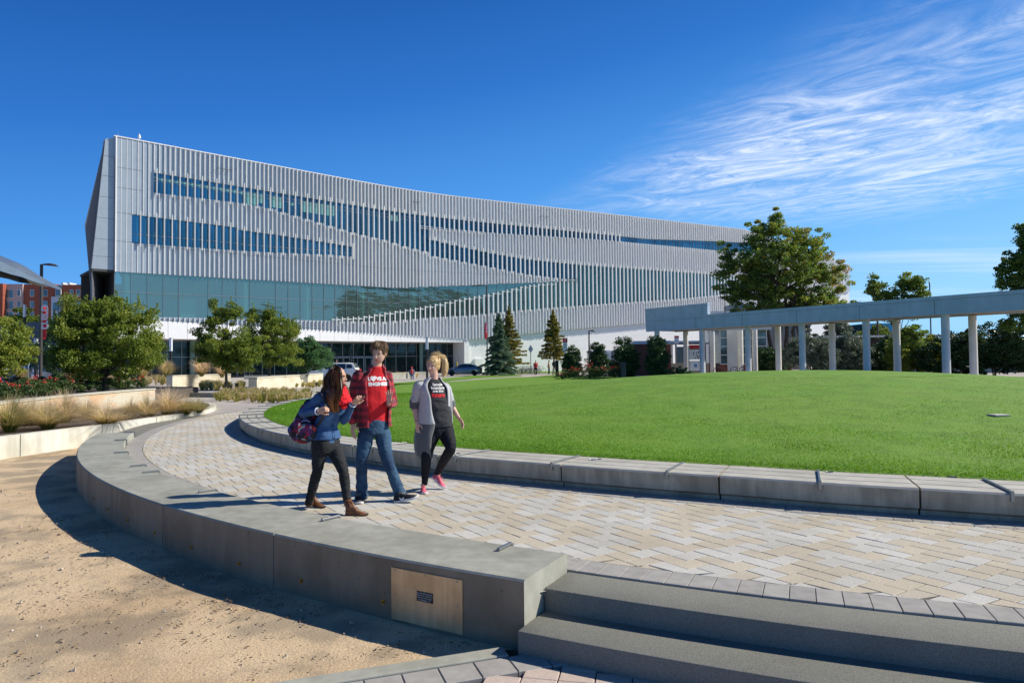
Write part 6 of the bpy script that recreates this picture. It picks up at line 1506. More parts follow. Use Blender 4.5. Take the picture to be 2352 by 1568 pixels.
def hand(mb, wrist, d, nrm, s=1.0, curl=.5, thumb=1, spread=.08, fingers=None, thumb_out=.75):
    """d wrist->knuckles, nrm = back of the hand; thumb side = d x nrm * thumb; fingers: curl per finger"""
    d = Vector(d).normalized(); nrm = Vector(nrm); nrm = (nrm-d*nrm.dot(d)).normalized(); sd_ = d.cross(nrm)*thumb; w = Vector(wrist)
    ltube(mb, [w-d*.01, w+d*.035*s, w+d*.085*s], [(.026*s, .019*s), (.036*s, .016*s), (.039*s, .013*s)], sd_, 12, 4)
    for i in range(4):
        cu = (fingers[i] if fingers else curl)*1.0; off = (1.5-i)*.0185*s; L = (.040, .045, .042, .033)[i]*s; r = (.0086, .0088, .0083, .0073)[i]*s
        p = w+d*(.086-.004*abs(1.2-i))*s+sd_*off; dd = (d+sd_*(1.5-i)*spread).normalized(); pts = [p-dd*.012, p]; a = 0
        for seg, k in ((L, .55), (L*.62, .9), (L*.5, .6)):
            a += cu*k; p = p+(dd*math.cos(a)-nrm*math.sin(a))*seg; pts.append(p)
        ltube(mb, pts, [r*1.05, r*1.05, r, r*.92, r*.8], None, 8, 3)
    p = w+d*.022*s+sd_*.026*s-nrm*.004; t1 = (d*.62+sd_*thumb_out-nrm*.25).normalized(); t2 = (d*.9+sd_*.35*thumb_out-nrm*(.2+.3*curl)).normalized()
    ltube(mb, [p-t1*.018, p+t1*.022*s, p+t1*.045*s, p+t1*.045*s+t2*.028*s, p+t1*.045*s+t2*.05*s], [.014*s, .0135*s, .0105*s, .0098*s, .008*s], None, 9, 3)
def strands(name, guides, n, m, parent, w=.0035, spread=.012, tint=(.5, .2), jag=.0, taper=True):
    V = []; Q = []; T = []
    gs_ = [np.array(catmull(g, 6)) for g in guides]
    for k in range(n):
        g = gs_[RNG.integers(len(gs_))]; o = RNG.normal(0, spread, 3); o2 = RNG.normal(0, spread*.7, 3); m_ = len(g); L = RNG.uniform(.75, 1.0); cnt = max(3, int(m_*L)); b = len(V); sd_ = RNG.normal(0, 1, 3); sd_ /= np.linalg.norm(sd_)
        tt = np.clip(RNG.normal(*tint), 0, 1)
        for i in range(cnt):
            t = i/(cnt-1); p = g[i]+o*(1)+o2*t+RNG.normal(0, jag, 3)*t; ww = w*(1-.6*t if taper else 1)*.5
            V.append(p-sd_*ww); V.append(p+sd_*ww)
            if i: Q.append([b+2*i-2, b+2*i-1, b+2*i+1, b+2*i]); T.append(float(np.clip(tt+.25*(t-.4), 0, 1)))
    return npmesh(name, np.array(V), Q, m, parent, tint=T)
def hairmat(name, cols):
    m = leafmat(name, cols, .12, .38); return m
def sneaker(par, org, heel, toe, up, m_up, m_sole, m_lace, s=1.0, swoosh=None, high=0.0, out=1, wid=1.0):
    """heel and toe are the ground contact ends of the sole; up = sole normal"""
    heel, toe = Vector(heel)-org, Vector(toe)-org; f = (toe-heel); L = f.length; f.normalize(); up = Vector(up); up = (up-f*up.dot(f)).normalized(); sd_ = up.cross(f)
    X = lambda t, y, z: heel+f*(t*L)+sd_*y+up*z
    def ring(t, w, z0, z1, q=0): return [X(t, -w, z0), X(t, -w, z1), X(t, -w*.6, z1+q), X(t, w*.6, z1+q), X(t, w, z1), X(t, w, z0), X(t, w*.7, z0-.001), X(t, -w*.7, z0-.001)]
    W_ = [(-.02, .018, .010), (.05, .032, .002), (.3, .033, .0), (.5, .037, 0), (.72, .047, .001), (.88, .040, .006), (.97, .024, .014), (1.01, .010, .02)]
    mb = MB(); mb.rings([ring(t, w*wid*s, z, z+(.026 if t < .6 else .02)*s) for t, w, z in W_]); so_ = mb
    tp = empty('shoe', (0, 0, 0)); tp.parent = par
    mb = MB()
    U_ = [(-.01, .020, .055+high), (.04, .031, .075+high), (.16, .035, .080+high), (.30, .035, .086+high*.9), (.42, .036, .080+high*.3), (.56, .039, .066), (.72, .044, .050), (.86, .038, .040), (.95, .024, .032), (1.0, .008, .026)]
    R = []
    for t, w, h in U_:
        w *= wid*s; h *= s; R.append([X(t, w*math.cos(a)*(1.0 if math.sin(a) < .3 else .86), .018*s+(h-.018*s)*max(0, math.sin(a))**.8) for a in np.linspace(-.12, PI+.12, 13)]+[X(t, -w*.5, .012*s), X(t, w*.5, .012*s)])
    mb.rings([list(reversed(r)) for r in R]); u = blob(mb, 'upper', m_up, tp, .005, 2); so_.build('sole', m_sole, tp, smooth=True, bevel=.004)
    for i in range(5):
        t = .40+i*.065; z = (.084-.0095*i*1.1)*s+high*.1; mb = MB(); mb.tube([X(t, -.018*wid, z-.006), X(t+.01, 0, z+.003), X(t+.03, .018*wid, z-.006)], .0026*s, 6); mb.build('lace', m_lace, tp)
    for q in (-1, 1): mb = MB(); mb.tube([X(.38, 0, .088*s), X(.42, q*.02, .098*s), X(.5, q*.03, .083*s), X(.46, q*.012, .08*s)], .0022*s, 6); mb.build('lace', m_lace, tp)
    if swoosh:
        B = bvh(u); pts = [(.22, .052), (.30, .030), (.44, .026), (.60, .045), (.80, .066), (.60, .050), (.44, .040), (.34, .040), (.28, .048)]
        pts = [(.18, .056), (.215, .030), (.30, .020), (.42, .030), (.66, .060), (.42, .043), (.31, .036), (.25, .042)]
        mb = MB(); P = []
        for t, z in pts:
            p = X(.12+t*.75, out*.2, z*s); h = B.ray_cast(p, -sd_*out); P.append((h[0] if h[0] is not None else X(.12+t*.75, out*.034, z*s))+sd_*out*.002)
        tri = tessellate_polygon([[Vector((a, b, 0)) for a, b in pts]]); mb.add(P, [tuple(x) for x in tri]); mb.build('swoosh', swoosh, tp)
    return tp
m_wcl = mat('white_print_cloth', (.78, .77, .76), .8, .02, 20)
def c5(u, v, Y): return at((600+u/3.1357)/1.0884, (820+v/3.1357)/1.0884, Y)
def yv(a): return Vector((math.cos(a), math.sin(a), 0))
def torso_rings(mb, secs, f, k=4, n=28):
    """secs: (centre, half width, half depth) bottom to top, f facing"""
    l = Vector((-f.y, f.x, 0)); Q = catmull([tuple(c)+(w, d) for c, w, d in secs], k); R = []
    for q in Q:
        c = Vector(q[:3]); r = []
        for j in range(n):
            a = 2*PI*j/n; ca, sa = math.cos(a), math.sin(a); ex = .8
            r.append(c+l*q[3]*math.copysign(abs(sa)**ex, sa)+f*q[4]*math.copysign(abs(ca)**ex, ca))
        R.append(r)
    mb.rings(R)
def shell(secs, f, a0s, a1s, thick, name, mats, parent, org, k=4, n=40, fold=None):
    """open garment: rings that run from angle a0 round the back to a1 (degrees from the facing direction, left positive)"""
    l = Vector((-f.y, f.x, 0)); Q = catmull([tuple(c)+(w, d, a0, a1) for (c, w, d), a0, a1 in zip(secs, a0s, a1s)], k); V = []; 
    for q in Q:
        c = Vector(q[:3])
        for j in range(n+1):
            a = rad(q[5]+(360-q[5]+q[6])*j/n) if False else rad(q[5]+((360+q[6])-q[5])*j/n); ca, sa = math.cos(a), math.sin(a); ex = .82
            p = c+l*q[3]*math.copysign(abs(sa)**ex, sa)+f*q[4]*math.copysign(abs(ca)**ex, ca)
            if fold: 
                g = mnoise.noise(Vector((p.x*fold[1]*fold[2][0], p.y*fold[1]*fold[2][1], p.z*fold[1]*fold[2][2]))); p += (p-c).normalized()*fold[0]*g
            V.append(p-org)
    F_ = [[i*(n+1)+j, i*(n+1)+j+1, (i+1)*(n+1)+j+1, (i+1)*(n+1)+j] for i in range(len(Q)-1) for j in range(n)]
    me = bpy.data.meshes.new(name); me.from_pydata(V, [], F_); o = link(name, me, mats, parent, True); s = o.modifiers.new('solid', 'SOLIDIFY'); s.thickness = thick; s.offset = 0; return o
SK1 = skin_mat('skin_fair', (.62, .39, .29)); SK2 = skin_mat('skin_light', (.66, .40, .31)); SK3 = skin_mat('skin_olive', (.55, .31, .21))
lipm = mat('lips', (.50, .15, .13), .4, .05, 10); lipm2 = mat('lips_pink', (.60, .20, .19), .4, .05, 10)
brown = mat('brown_brow', (.08, .045, .022), .8, .1, 20); blondb = mat('blonde_brow', (.30, .18, .08), .8, .1, 20); darkb = mat('dark_brow', (.025, .016, .012), .8, .1, 20)
def plaid():
    m = bpy.data.materials.new('red_black_plaid'); m.use_nodes = True; t = m.node_tree; L = t.links; b = t.nodes['Principled BSDF']; tc = t.nodes.new('ShaderNodeTexCoord'); sp = t.nodes.new('ShaderNodeSeparateXYZ'); mp = t.nodes.new('ShaderNodeMapping'); mp.inputs['Rotation'].default_value = (0, 0, rad(-28)); L.new(tc.outputs['Object'], mp.inputs[0]); L.new(mp.outputs[0], sp.inputs[0])
    def band(o, per, ph, wid):
        v = math_(t, 'FRACT', math_(t, 'ADD', math_(t, 'MULTIPLY', o, 1/per), ph)); return math_(t, 'LESS_THAN', v, wid)
    x = math_(t, 'ADD', sp.outputs[0], math_(t, 'MULTIPLY', sp.outputs[1], .6))
    s = math_(t, 'ADD', math_(t, 'ADD', math_(t, 'MULTIPLY', band(x, .085, .1, .5), .42), math_(t, 'MULTIPLY', band(sp.outputs[2], .085, .3, .5), .42)), math_(t, 'MULTIPLY', band(x, .085, .55, .08), .12))
    mx = t.nodes.new('ShaderNodeMix'); mx.data_type = 'RGBA'; L.new(s, mx.inputs[0]); mx.inputs[6].default_value = (.42, .022, .04, 1); mx.inputs[7].default_value = (.012, .006, .012, 1); mx.clamp_factor = True; L.new(mx.outputs[2], b.inputs['Base Color']); b.inputs['Roughness'].default_value = .9; b.inputs['Sheen Weight'].default_value = .15
    return m
m_plaid = plaid()
def denim(name, c1, c2):
    return mat(name, c1, .85, .18, 60, .25, 260, col2=c2, mixs=3.2, coords='obj')
def seam(mb, pts, r=.0018): mb.tube(pts, r, 5)
# ---------------------------------------------------------------- tall man in plaid shirt
def man():
    Y = 8.2; o = c5(1045, 1350, Y); o.z = 0
    t = empty('person', o, 'tall man in open red plaid shirt, red t-shirt and blue jeans, middle of the walkers', 'person'); f = yv(rad(-64)); l = Vector((-f.y, f.x, 0)); up = Vector((0, 0, 1))
    hip = c5(1052, 800, Y); che = c5(1048, 480, Y); nb = c5(1072, 305, Y-.01); hc = c5(1093, 196, Y-.03)
    shR, shL = c5(928, 366, Y-.10), c5(1156, 378, Y+.10)
    elR, wrR = c5(868, 560, Y-.02), c5(884, 742, Y-.12)
    elL, wrL = c5(1196, 580, Y+.14), c5(1168, 592, Y-.10)
    hpR, hpL = hip-l*.09-up*.02, hip+l*.09-up*.02
    knR, anR = c5(952, 1030, Y-.08), c5(956, 1300, Y+.02); knL, anL = c5(1158, 1040, Y-.06), c5(1252, 1290, Y-.02)
    # body
    mb = MB(o); Rm = head_rings(mb, hc, rad(-104), rad(13), 1.0, rad(0))
    ltube(mb, [che+up*.02, nb+up*.02, nb+up*.07-yv(rad(-112))*.0, hc-up*.05-Rm @ Vector((.015, 0, 0))], [(.1, .08), (.062, .058), (.056, .056), (.054, .056)], l)
    torso_rings(mb, [(hip+up*.02, .14, .09), (hip+up*.12, .14, .095), (che, .165, .10), (che+up*.14, .16, .09), (nb-up*.02, .07, .06)], f)
    for s_, e_, w_ in ((shR, elR, wrR), (shL, elL, wrL)): ltube(mb, [s_, s_.lerp(e_, .5), e_, e_.lerp(w_, .35), w_], [.052, .046, .038, .036, (.028, .023)], None)
    for a, k, n_ in ((hpR, knR, anR), (hpL, knL, anL)): ltube(mb, [a, a.lerp(k, .5), k, k.lerp(n_, .35), n_], [.075, .068, .05, .048, .034], None)
    hand(mb, wrR+Vector((0, 0, -.01)), (.02, -.1, -1), (-.6, -.75, 0), 1.05, .32, -1, .05)
    hand(mb, wrL+Vector((.0, -.02, .0)), (.10, -.25, 1), (.35, .9, .2), 1.0, .16, -1, .13, fingers=[.15, .1, .12, .2], thumb_out=.9)
    blob(mb, 'body', SK1, t, .0052, 1)
    face_bits(t, o, hc, Rm, 1.0, (.05, .07, .08), brown, lipm, .002)
    # hair
    hm = hairmat('hair_brown', [(.06, .034, .016), (.13, .078, .038), (.24, .15, .075), (.40, .27, .14)])
    mb = MB(o); ellip(mb, hc+Rm @ Vector((-.014, 0, .030)), (.101, .085, .100), Rm, 20); ellip(mb, hc+Rm @ Vector((.034, .0, .080)), (.060, .066, .036), Rm, 16); ellip(mb, hc+Rm @ Vector((-.035, 0, .0)), (.078, .086, .09), Rm, 16)
    for sy in (-1, 1): ellip(mb, hc+Rm @ Vector((.022, sy*.066, .022)), (.035, .019, .042), Rm, 12)
    hb = blob(mb, 'hair', hm, t, .006, 1, (.006, 30, (1, 1, .5))); a = hb.data.attributes.new('tint', 'FLOAT', 'FACE'); a.data.foreach_set('value', np.clip(RNG.normal(.25, .15, len(hb.data.polygons)), 0, 1).astype(np.float32))
    G_ = []
    crown = Vector((-.045, .01, .126))
    for ph in np.linspace(-180, 180, 34):
        e = Vector((math.cos(rad(ph))*.112+(.0), math.sin(rad(ph))*.094, .018 if abs(ph) > 70 else .062)); m1 = (crown+e)*.5; m1 = m1.normalized()*(.134 if abs(ph) < 90 else .128)+Vector((-.005, 0, .012))
        G_.append([tuple(hc-o+Rm @ q) for q in (crown, crown.lerp(m1, .5)+Vector((0, 0, .008)), m1, m1.lerp(e, .6)+(e.normalized()*.012), e+Vector((0, 0, -.012)))])
    strands('hair_strand', G_, 1300, hm, hb, .0042, .004, (.5, .22))
    # red t-shirt
    red = mat('red_cotton', (.62, .012, .02), .85, .05, 30, .15, 200)
    mb = MB(o); torso_rings(mb, [(hip+up*.095, .170, .122), (hip+up*.18, .165, .115), (che-up*.05, .182, .122), (che+up*.08, .188, .118), (che+up*.16, .15, .10), (nb-up*.02, .078, .072), (nb+up*.006, .070, .066)], f)
    ts = blob(mb, 't_shirt', red, t, .008, 2, (.005, 9, (1, 1, .8)))
    tc = che+up*.045+l*.034
    print_on('L\u2665VE AN', .056, tc+up*.066-o, f, up, ts, m_wcl, ts, .004)
    print_on('ENGINEER', .054, tc+up*.004-o, f, up, ts, m_wcl, ts, .004)
    # plaid overshirt, open at the front
    secs = [(hip+up*.05+f*.005, .215, .162), (hip+up*.14, .200, .150), (che-up*.08, .208, .148), (che+up*.07, .206, .138), (che+up*.14, .165, .110), (nb-up*.035, .105, .085), (nb+up*.012, .088, .078)]
    os_ = shell(secs, f, [36, 42, 46, 47, 46, 45, 30], [-24, -25, -26, -28, -34, -44, -38], .008, 'plaid_shirt', m_plaid, t, o, fold=(.010, 8, (1, 1, .35)))
    for nm, s_, e_, w_ in (('sleeve', shR, elR, wrR), ('sleeve', shL, elL, wrL)):
        mb = MB(o); w2 = e_.lerp(w_, .93); ltube(mb, [s_+(che-s_)*.15+up*.01, s_+up*.0, s_.lerp(e_, .5), e_, e_.lerp(w_, .5), w2], [.052, .062, .062, .059, .055, .052], None, 18); blob(mb, nm, m_plaid, os_, .009, 2, (.007, 14, (1, 1, 1)))
        mb = MB(o); d = (w_-e_).normalized(); ltube(mb, [w2-d*.05, w2+d*.004], [.053, .051], None, 16, 2); blob(mb, 'cuff', m_plaid, os_, .008, 1)
    for s in (-1, 1):      # collar leaves
        mb = MB(o); a = nb+l*s*.075+up*.035-f*.02; mb.hexa([a, a+f*.07-l*s*.02-up*.02, a+f*.095+l*s*.012-up*.075, a+f*.02+l*s*.03-up*.05], [v+l*s*.008+up*.006 for v in (a, a+f*.07-l*s*.02-up*.02, a+f*.095+l*s*.012-up*.075, a+f*.02+l*s*.03-up*.05)]); mb.build('collar', m_plaid, os_, bevel=.002)
    # chest pocket flap on his right side
    # jeans
    jm = denim('blue_denim', (.012, .042, .095), (.032, .085, .155)); mb = MB(o)
    torso_rings(mb, [(hip-up*.035, .165, .13), (hip+up*.03, .176, .130), (hip+up*.13, .160, .118)], f)
    for a, k, n_ in ((hpR, knR, anR), (hpL, knL, anL)): ltube(mb, [a+up*.02, a.lerp(k, .45), k, k.lerp(n_, .45), n_+(n_-k).normalized()*.02], [.100, .090, .069, .067, .072], None, 18)
    j = blob(mb, 'jeans', jm, t, .009, 2, (.008, 11, (1, 1, 1.3)))
    st = mat('denim_stitching', (.35, .36, .33), .8, .1, 20)
    for k, n_ in ((knR, anR), (knL, anL)):
        d = (n_-k).normalized(); c = n_+d*.008; a_ = d.orthogonal().normalized(); b_ = d.cross(a_); mb = MB(o); mb.tube([c+(a_*math.cos(q)+b_*math.sin(q))*.0745 for q in np.linspace(0, 2*PI, 25)], .0018, 4); mb.build('hem_stitch', st, j)
    # shoes
    bk = mat('black_mesh_shoe', (.012, .013, .018), .75, .2, 60, .5, 200); ws = mat('white_sole', (.62, .63, .66), .5, .03, 10); ll = mat('grey_lace', (.25, .25, .26), .7, .05, 20)
    h0 = c5(921, 1330, Y+.05); h0.z = .006; tdir = Vector((.30, -.95, 0)).normalized(); sneaker(t, o, h0, h0+tdir*.29, (0, 0, 1), bk, ws, ll, 1.1, m_wcl, 0, -1, 1.1)
    h1 = gnd((600+1213/3.1357)/1.0884, (820+1368/3.1357)/1.0884, .004); tdir = Vector((.97, -.12, .21)).normalized(); sneaker(t, o, h1, h1+tdir*.295, (-.2, 0, 1), bk, ws, ll, 1.1, m_wcl, 0, -1, 1.1)
    mb = MB(o); ltube(mb, [anL, h1+Vector((.05, 0, .08))], [.045, .04]); ltube(mb, [anR, h0+Vector((.03, -.06, .08))], [.045, .04]); blob(mb, 'socks', MATS['black_trim'], t, .008, 1)
man()
# ---------------------------------------------------------------- woman in denim shirt with backpack
def woman():
    Y = 7.62; o = c5(690, 1430, Y); o.z = 0
    t = empty('person', o, 'woman with long brown hair, red scarf, denim shirt and black jeans, pointing with one hand', 'person'); f = yv(rad(-38)); l = Vector((-f.y, f.x, 0)); up = Vector((0, 0, 1))
    hip = c5(672, 880, Y); che = c5(722, 640, Y-.01); nb = c5(752, 505, Y); hc = c5(765, 384, Y)
    shR, shL = c5(628, 548, Y-.10), c5(808, 585, Y+.11)
    elR, wrR = c5(490, 668, Y-.08), c5(615, 650, Y-.24); elL, wrL = c5(815, 722, Y+.02), c5(888, 592, Y-.12)
    hpR, hpL = hip-l*.075-up*.03, hip+l*.075-up*.03
    knR, anR = c5(605, 1115, Y-.06), c5(540, 1370, Y+.10); knL, anL = c5(808, 1115, Y-.10), c5(842, 1360, Y-.12)
    mb = MB(o); Rm = head_rings(mb, hc, rad(-8), rad(4), .93, 0)
    ltube(mb, [che+up*.05, nb, nb+up*.05, hc-up*.05], [(.08, .06), (.05, .048), (.047, .048), (.048, .05)], l)
    torso_rings(mb, [(hip-up*.06, .145, .10), (hip+up*.12, .115, .08), (che, .13, .09), (che+up*.10, .13, .08), (nb-up*.01, .055, .05)], f)
    for s_, e_, w_ in ((shR, elR, wrR), (shL, elL, wrL)): ltube(mb, [s_, s_.lerp(e_, .5), e_, e_.lerp(w_, .35), w_], [.042, .038, .032, .030, (.024, .02)], None)
    for a, k, n_ in ((hpR, knR, anR), (hpL, knL, anL)): ltube(mb, [a, a.lerp(k, .5), k, k.lerp(n_, .35), n_], [.07, .062, .042, .042, .030], None)
    hand(mb, wrR, (.9, -.1, .25), (-.1, -.9, .3), .92, 1.55, 1, .0, thumb_out=.45)
    hand(mb, wrL, (.72, -.30, .62), (.25, -.85, -.1), .92, 1.0, 1, .02, fingers=[.12, 1.15, 1.35, 1.45], thumb_out=.5)
    blob(mb, 'body', SK3, t, .005, 1); face_bits(t, o, hc, Rm, .93, (.03, .018, .012), darkb, lipm, .001, True)
    hm = hairmat('hair_dark_ombre', [(.010, .007, .006), (.035, .016, .009), (.16, .055, .016), (.42, .17, .05)])
    mb = MB(o); ellip(mb, hc+Rm @ Vector((-.022, 0, .026)), (.096, .084, .104), Rm, 20); ellip(mb, hc+Rm @ Vector((-.048, -.01, -.01)), (.072, .088, .11), Rm, 16)
    near = Vector((0, -1, 0))
    e1 = c5(722, 650, Y-.17)
    ltube(mb, [hc+Rm @ Vector((-.03, -.035, .05)), hc+Rm @ Vector((-.045, -.055, -.05)), c5(715, 500, Y-.13), c5(712, 580, Y-.165), c5(735, 655, Y-.15)], [(.07, .045), (.075, .045), (.075, .04), (.055, .03), (.016, .012)], f)
    ltube(mb, [hc+Rm @ Vector((-.06, 0, 0)), hc+Rm @ Vector((-.075, .0, -.12)), c5(668, 520, Y-.04), c5(680, 600, Y-.02)], [(.07, .045), (.08, .045), (.07, .04), (.03, .02)], l)
    hb = blob(mb, 'hair', hm, t, .007, 2, (.005, 26, (1, 1, .3))); zz = np.array([p.center.z for p in hb.data.polygons]); a = hb.data.attributes.new('tint', 'FLOAT', 'FACE'); a.data.foreach_set('value', np.clip(.52-(zz-(nb-o).z)*2.2+RNG.normal(0, .12, len(zz)), 0, 1).astype(np.float32))
    G_ = []
    for u0, u1, u2, dY in ((745, 735, 700, -.12), (757, 760, 715, -.135), (770, 778, 735, -.15), (785, 790, 752, -.165), (752, 745, 725, -.15), (790, 800, 765, -.16), (735, 700, 672, -.10), (728, 680, 650, -.08)):
        G_.append([tuple(c5(*q)-o) for q in ((748, 296, Y-.01), (u0-8, 332, Y-.085), (u1-14, 400, Y-.112), (u1-10, 500, Y+dY-.015), (u2, 590, Y+dY-.02), (u2+12, 668, Y+dY))])
    strands('hair_strand', G_[:5], 700, hm, hb, .0045, .007, (.42, .18)); strands('hair_highlight', [G_[1], G_[2], G_[3], G_[5]], 420, hm, hb, .005, .006, (.85, .12)); strands('hair_strand', G_[5:], 420, hm, hb, .0045, .008, (.25, .12))
    strands('hair_strand', [[tuple(c5(*q)-o) for q in ((790, 440, Y+.09), (826, 470, Y+.10), (838, 540, Y+.05), (838, 620, Y-.0))]], 160, hm, hb, .004, .012, (.6, .2))
    # scarf
    sc = mat('red_scarf', (.66, .008, .018), .85, .08, 40, .6, 60); mb = MB(o)
    for k in range(5): 
        c = nb+f*.03+up*(.035-.034*k); w = .075+.014*min(k, 3); ltube(mb, [c+(l*math.cos(q)*w+f*math.sin(q)*(w*.95+.012*k))+up*.012*math.sin(3*q+k) for q in np.linspace(0, 2*PI, 15)], [.024]*15, None, 10, 2)
    ltube(mb, [nb+f*.10-up*.04, nb+f*.12-up*.11+l*.02, nb+f*.115-up*.17+l*.0], [(.07, .025), (.065, .03), (.03, .018)], l)
    blob(mb, 'scarf', sc, t, .007, 1, (.008, 28, (1, 1, 1)))
    # denim shirt
    dm = denim('chambray', (.024, .075, .185), (.045, .115, .26)); mb = MB(o)
    torso_rings(mb, [(hip+up*.02, .170, .132), (hip+up*.08, .158, .122), (hip+up*.17, .135, .105), (che-up*.02, .150, .112), (che+up*.08, .152, .100), (nb-up*.035, .085, .07), (nb-up*.005, .06, .056)], f)
    ltube(mb, [hip-up*.0+f*.07, hip-up*.055+f*.08], [(.10, .05), (.075, .04)], l)
    sh = blob(mb, 'denim_shirt', dm, t, .008, 2, (.006, 12, (.6, .6, 1.6)))
    for s_, e_, w_ in ((shR, elR, wrR), (shL, elL, wrL)):
        mb = MB(o); d = (w_-e_).normalized(); ltube(mb, [s_+(che-s_)*.2+up*.02, s_, s_.lerp(e_, .5), e_, e_.lerp(w_, .5), w_-d*.02], [.062, .066, .055, .050, .042, .036], None, 18); sl_ = blob(mb, 'sleeve', dm, sh, .008, 2, (.006, 20, (1, 1, 1)))
        mb = MB(o); c = w_-d*.014; a_ = d.orthogonal().normalized(); b_ = d.cross(a_); mb.tube([c+(a_*math.cos(q)+b_*math.sin(q))*.035 for q in np.linspace(0, 2*PI, 20)], .006, 8); mb.build('cuff_edge', m_wcl, sl_, smooth=True)
    B = bvh(sh); mb = MB(o); pts = []
    for z in np.linspace(.0, .30, 10):
        p = hip-o+up*z+l*.01; h = B.ray_cast(p+f*.4, -f)
        if h[0] is not None: pts.append(h[0]+f*.003)
    mb2 = MB(); [mb2.tube([a+l*.014, b+l*.014], .0016, 4) or mb2.tube([a-l*.014, b-l*.014], .0016, 4) for a, b in zip(pts[:-1], pts[1:])]; mb2.build('button_placket', denim('dark_denim_seam', (.02, .06, .16), (.03, .08, .2)), sh)
    for p in pts[1::2]: mb = MB(); ellip(mb, p+f*.002, (.006, .006, .006), None, 8); mb.build('button', MATS['black_trim'], sh, smooth=True)
    # skinny jeans
    bj = denim('black_denim', (.008, .009, .011), (.014, .015, .018)); mb = MB(o)
    torso_rings(mb, [(hip-up*.13, .145, .115), (hip-up*.04, .162, .122), (hip+up*.05, .148, .108)], f)
    for a, k, n_ in ((hpR, knR, anR), (hpL, knL, anL)): ltube(mb, [a-up*.02, a.lerp(k, .4), k, k.lerp(n_, .35), n_], [.094, .084, .058, .056, .043], None, 18)
    blob(mb, 'black_jeans', bj, t, .008, 2, (.005, 22, (.7, .7, 1.6)))
    bo_ = mat('brown_leather', (.14, .055, .022), .5, .25, 20, .4, 60); bs = mat('boot_sole', (.05, .03, .02), .7, .1, 20); bl_ = mat('boot_lace', (.30, .18, .10), .8, .1, 20)
    h1 = gnd((600+832/3.1357)/1.0884, (820+1470/3.1357)/1.0884, .003); sneaker(t, o, h1, h1+Vector((.98, -.18, 0)).normalized()*.25, (0, 0, 1), bo_, bs, bl_, .98, None, .08, -1, 1.0)
    h0 = gnd((600+520/3.1357)/1.0884, (820+1408/3.1357)/1.0884, .0)+Vector((0, 0, .045)); sneaker(t, o, h0, h0+Vector((.93, -.30, -.17)).normalized()*.25, (.17, 0, 1), bo_, bs, bl_, .98, None, .08, -1, 1.0)
    for n_, h in ((anL, h1), (anR, h0)):
        mb = MB(o); ltube(mb, [n_+up*.0, h+Vector((.055, -.01, .10))], [.048, .045]); blob(mb, 'boot_shaft', bo_, t, .007, 1, (.004, 30, (1, 1, 2)))
    # patterned backpack, a thing of its own
    def bagm():
        m = bpy.data.materials.new('patterned_cloth'); m.use_nodes = True; tt = m.node_tree; L = tt.links; b = tt.nodes['Principled BSDF']; tc = tt.nodes.new('ShaderNodeTexCoord'); v = tt.nodes.new('ShaderNodeTexVoronoi'); v.inputs['Scale'].default_value = 21; L.new(tc.outputs['Object'], v.inputs[0]); cr_ = tt.nodes.new('ShaderNodeValToRGB'); e = cr_.color_ramp; e.interpolation = 'CONSTANT'
        cols = [(.012, .010, .02), (.30, .01, .09), (.02, .018, .04), (.45, .44, .48), (.015, .012, .025), (.04, .10, .28), (.35, .015, .03), (.10, .02, .12)]
        while len(e.elements) < len(cols): e.elements.new(.5)
        for i, c in enumerate(cols): e.elements[i].position = i/len(cols); e.elements[i].color = (*c, 1)
        sp = tt.nodes.new('ShaderNodeSeparateColor'); L.new(v.outputs['Color'], sp.inputs[0]); L.new(sp.outputs[0], cr_.inputs[0])
        w = tt.nodes.new('ShaderNodeTexNoise'); w.inputs['Scale'].default_value = 90; L.new(tc.outputs['Object'], w.inputs[0]); g_ = math_(tt, 'GREATER_THAN', w.outputs[0], .53); mx = tt.nodes.new('ShaderNodeMix'); mx.data_type = 'RGBA'; L.new(math_(tt, 'MULTIPLY', g_, .75), mx.inputs[0]); L.new(cr_.outputs[0], mx.inputs[6]); mx.inputs[7].default_value = (.012, .01, .018, 1); L.new(mx.outputs[2], b.inputs['Base Color']); b.inputs['Roughness'].default_value = .8; return m
    pm = bagm(); c0 = c5(515, 760, Y-.03); bp_ = empty('backpack', c0, 'black backpack with magenta and white pattern on the woman in the denim shirt', 'backpack')
    mb = MB(c0); back = -f
    ltube(mb, [c5(560, 590, Y+.02), c5(525, 690, Y), c5(508, 780, Y-.02), c5(515, 855, Y-.02)], [(.085, .06), (.125, .085), (.14, .10), (.12, .085)], l, 20)
    bb = blob(mb, 'main_bag', pm, bp_, .009, 2, (.008, 12, (1, 1, 1)))
    mb = MB(c0); ltube(mb, [c5(440, 745, Y-.06), c5(425, 800, Y-.07), c5(440, 860, Y-.06)], [(.05, .04), (.075, .055), (.05, .045)], l, 16); ltube(mb, [c5(520, 770, Y-.15), c5(520, 850, Y-.14)], [(.11, .04), (.11, .045)], Vector((1, 0, 0)), 16); blob(mb, 'front_pocket', pm, bp_, .008, 2, (.006, 16, (1, 1, 1)))
    mb = MB(c0); a = c5(468, 735, Y-.2); mb.tube([a, c5(462, 780, Y-.2)], .016, 8); mb.build('red_tag', m_red, bp_, smooth=True); mb = MB(c0); mb.tube([c5(466, 742, Y-.215), c5(463, 766, Y-.215)], .008, 8); mb.build('white_tag', m_wcl, bp_, smooth=True)
    mb = MB(c0); ltube(mb, [c5(600, 500, Y-.10), c5(640, 510, Y-.16), c5(668, 570, Y-.19), c5(672, 640, Y-.24), c5(640, 720, Y-.2), c5(600, 770, Y-.12)], [(.02, .006)]*6, l, 10); blob(mb, 'shoulder_strap', MATS['black_trim'], bp_, .005, 1)
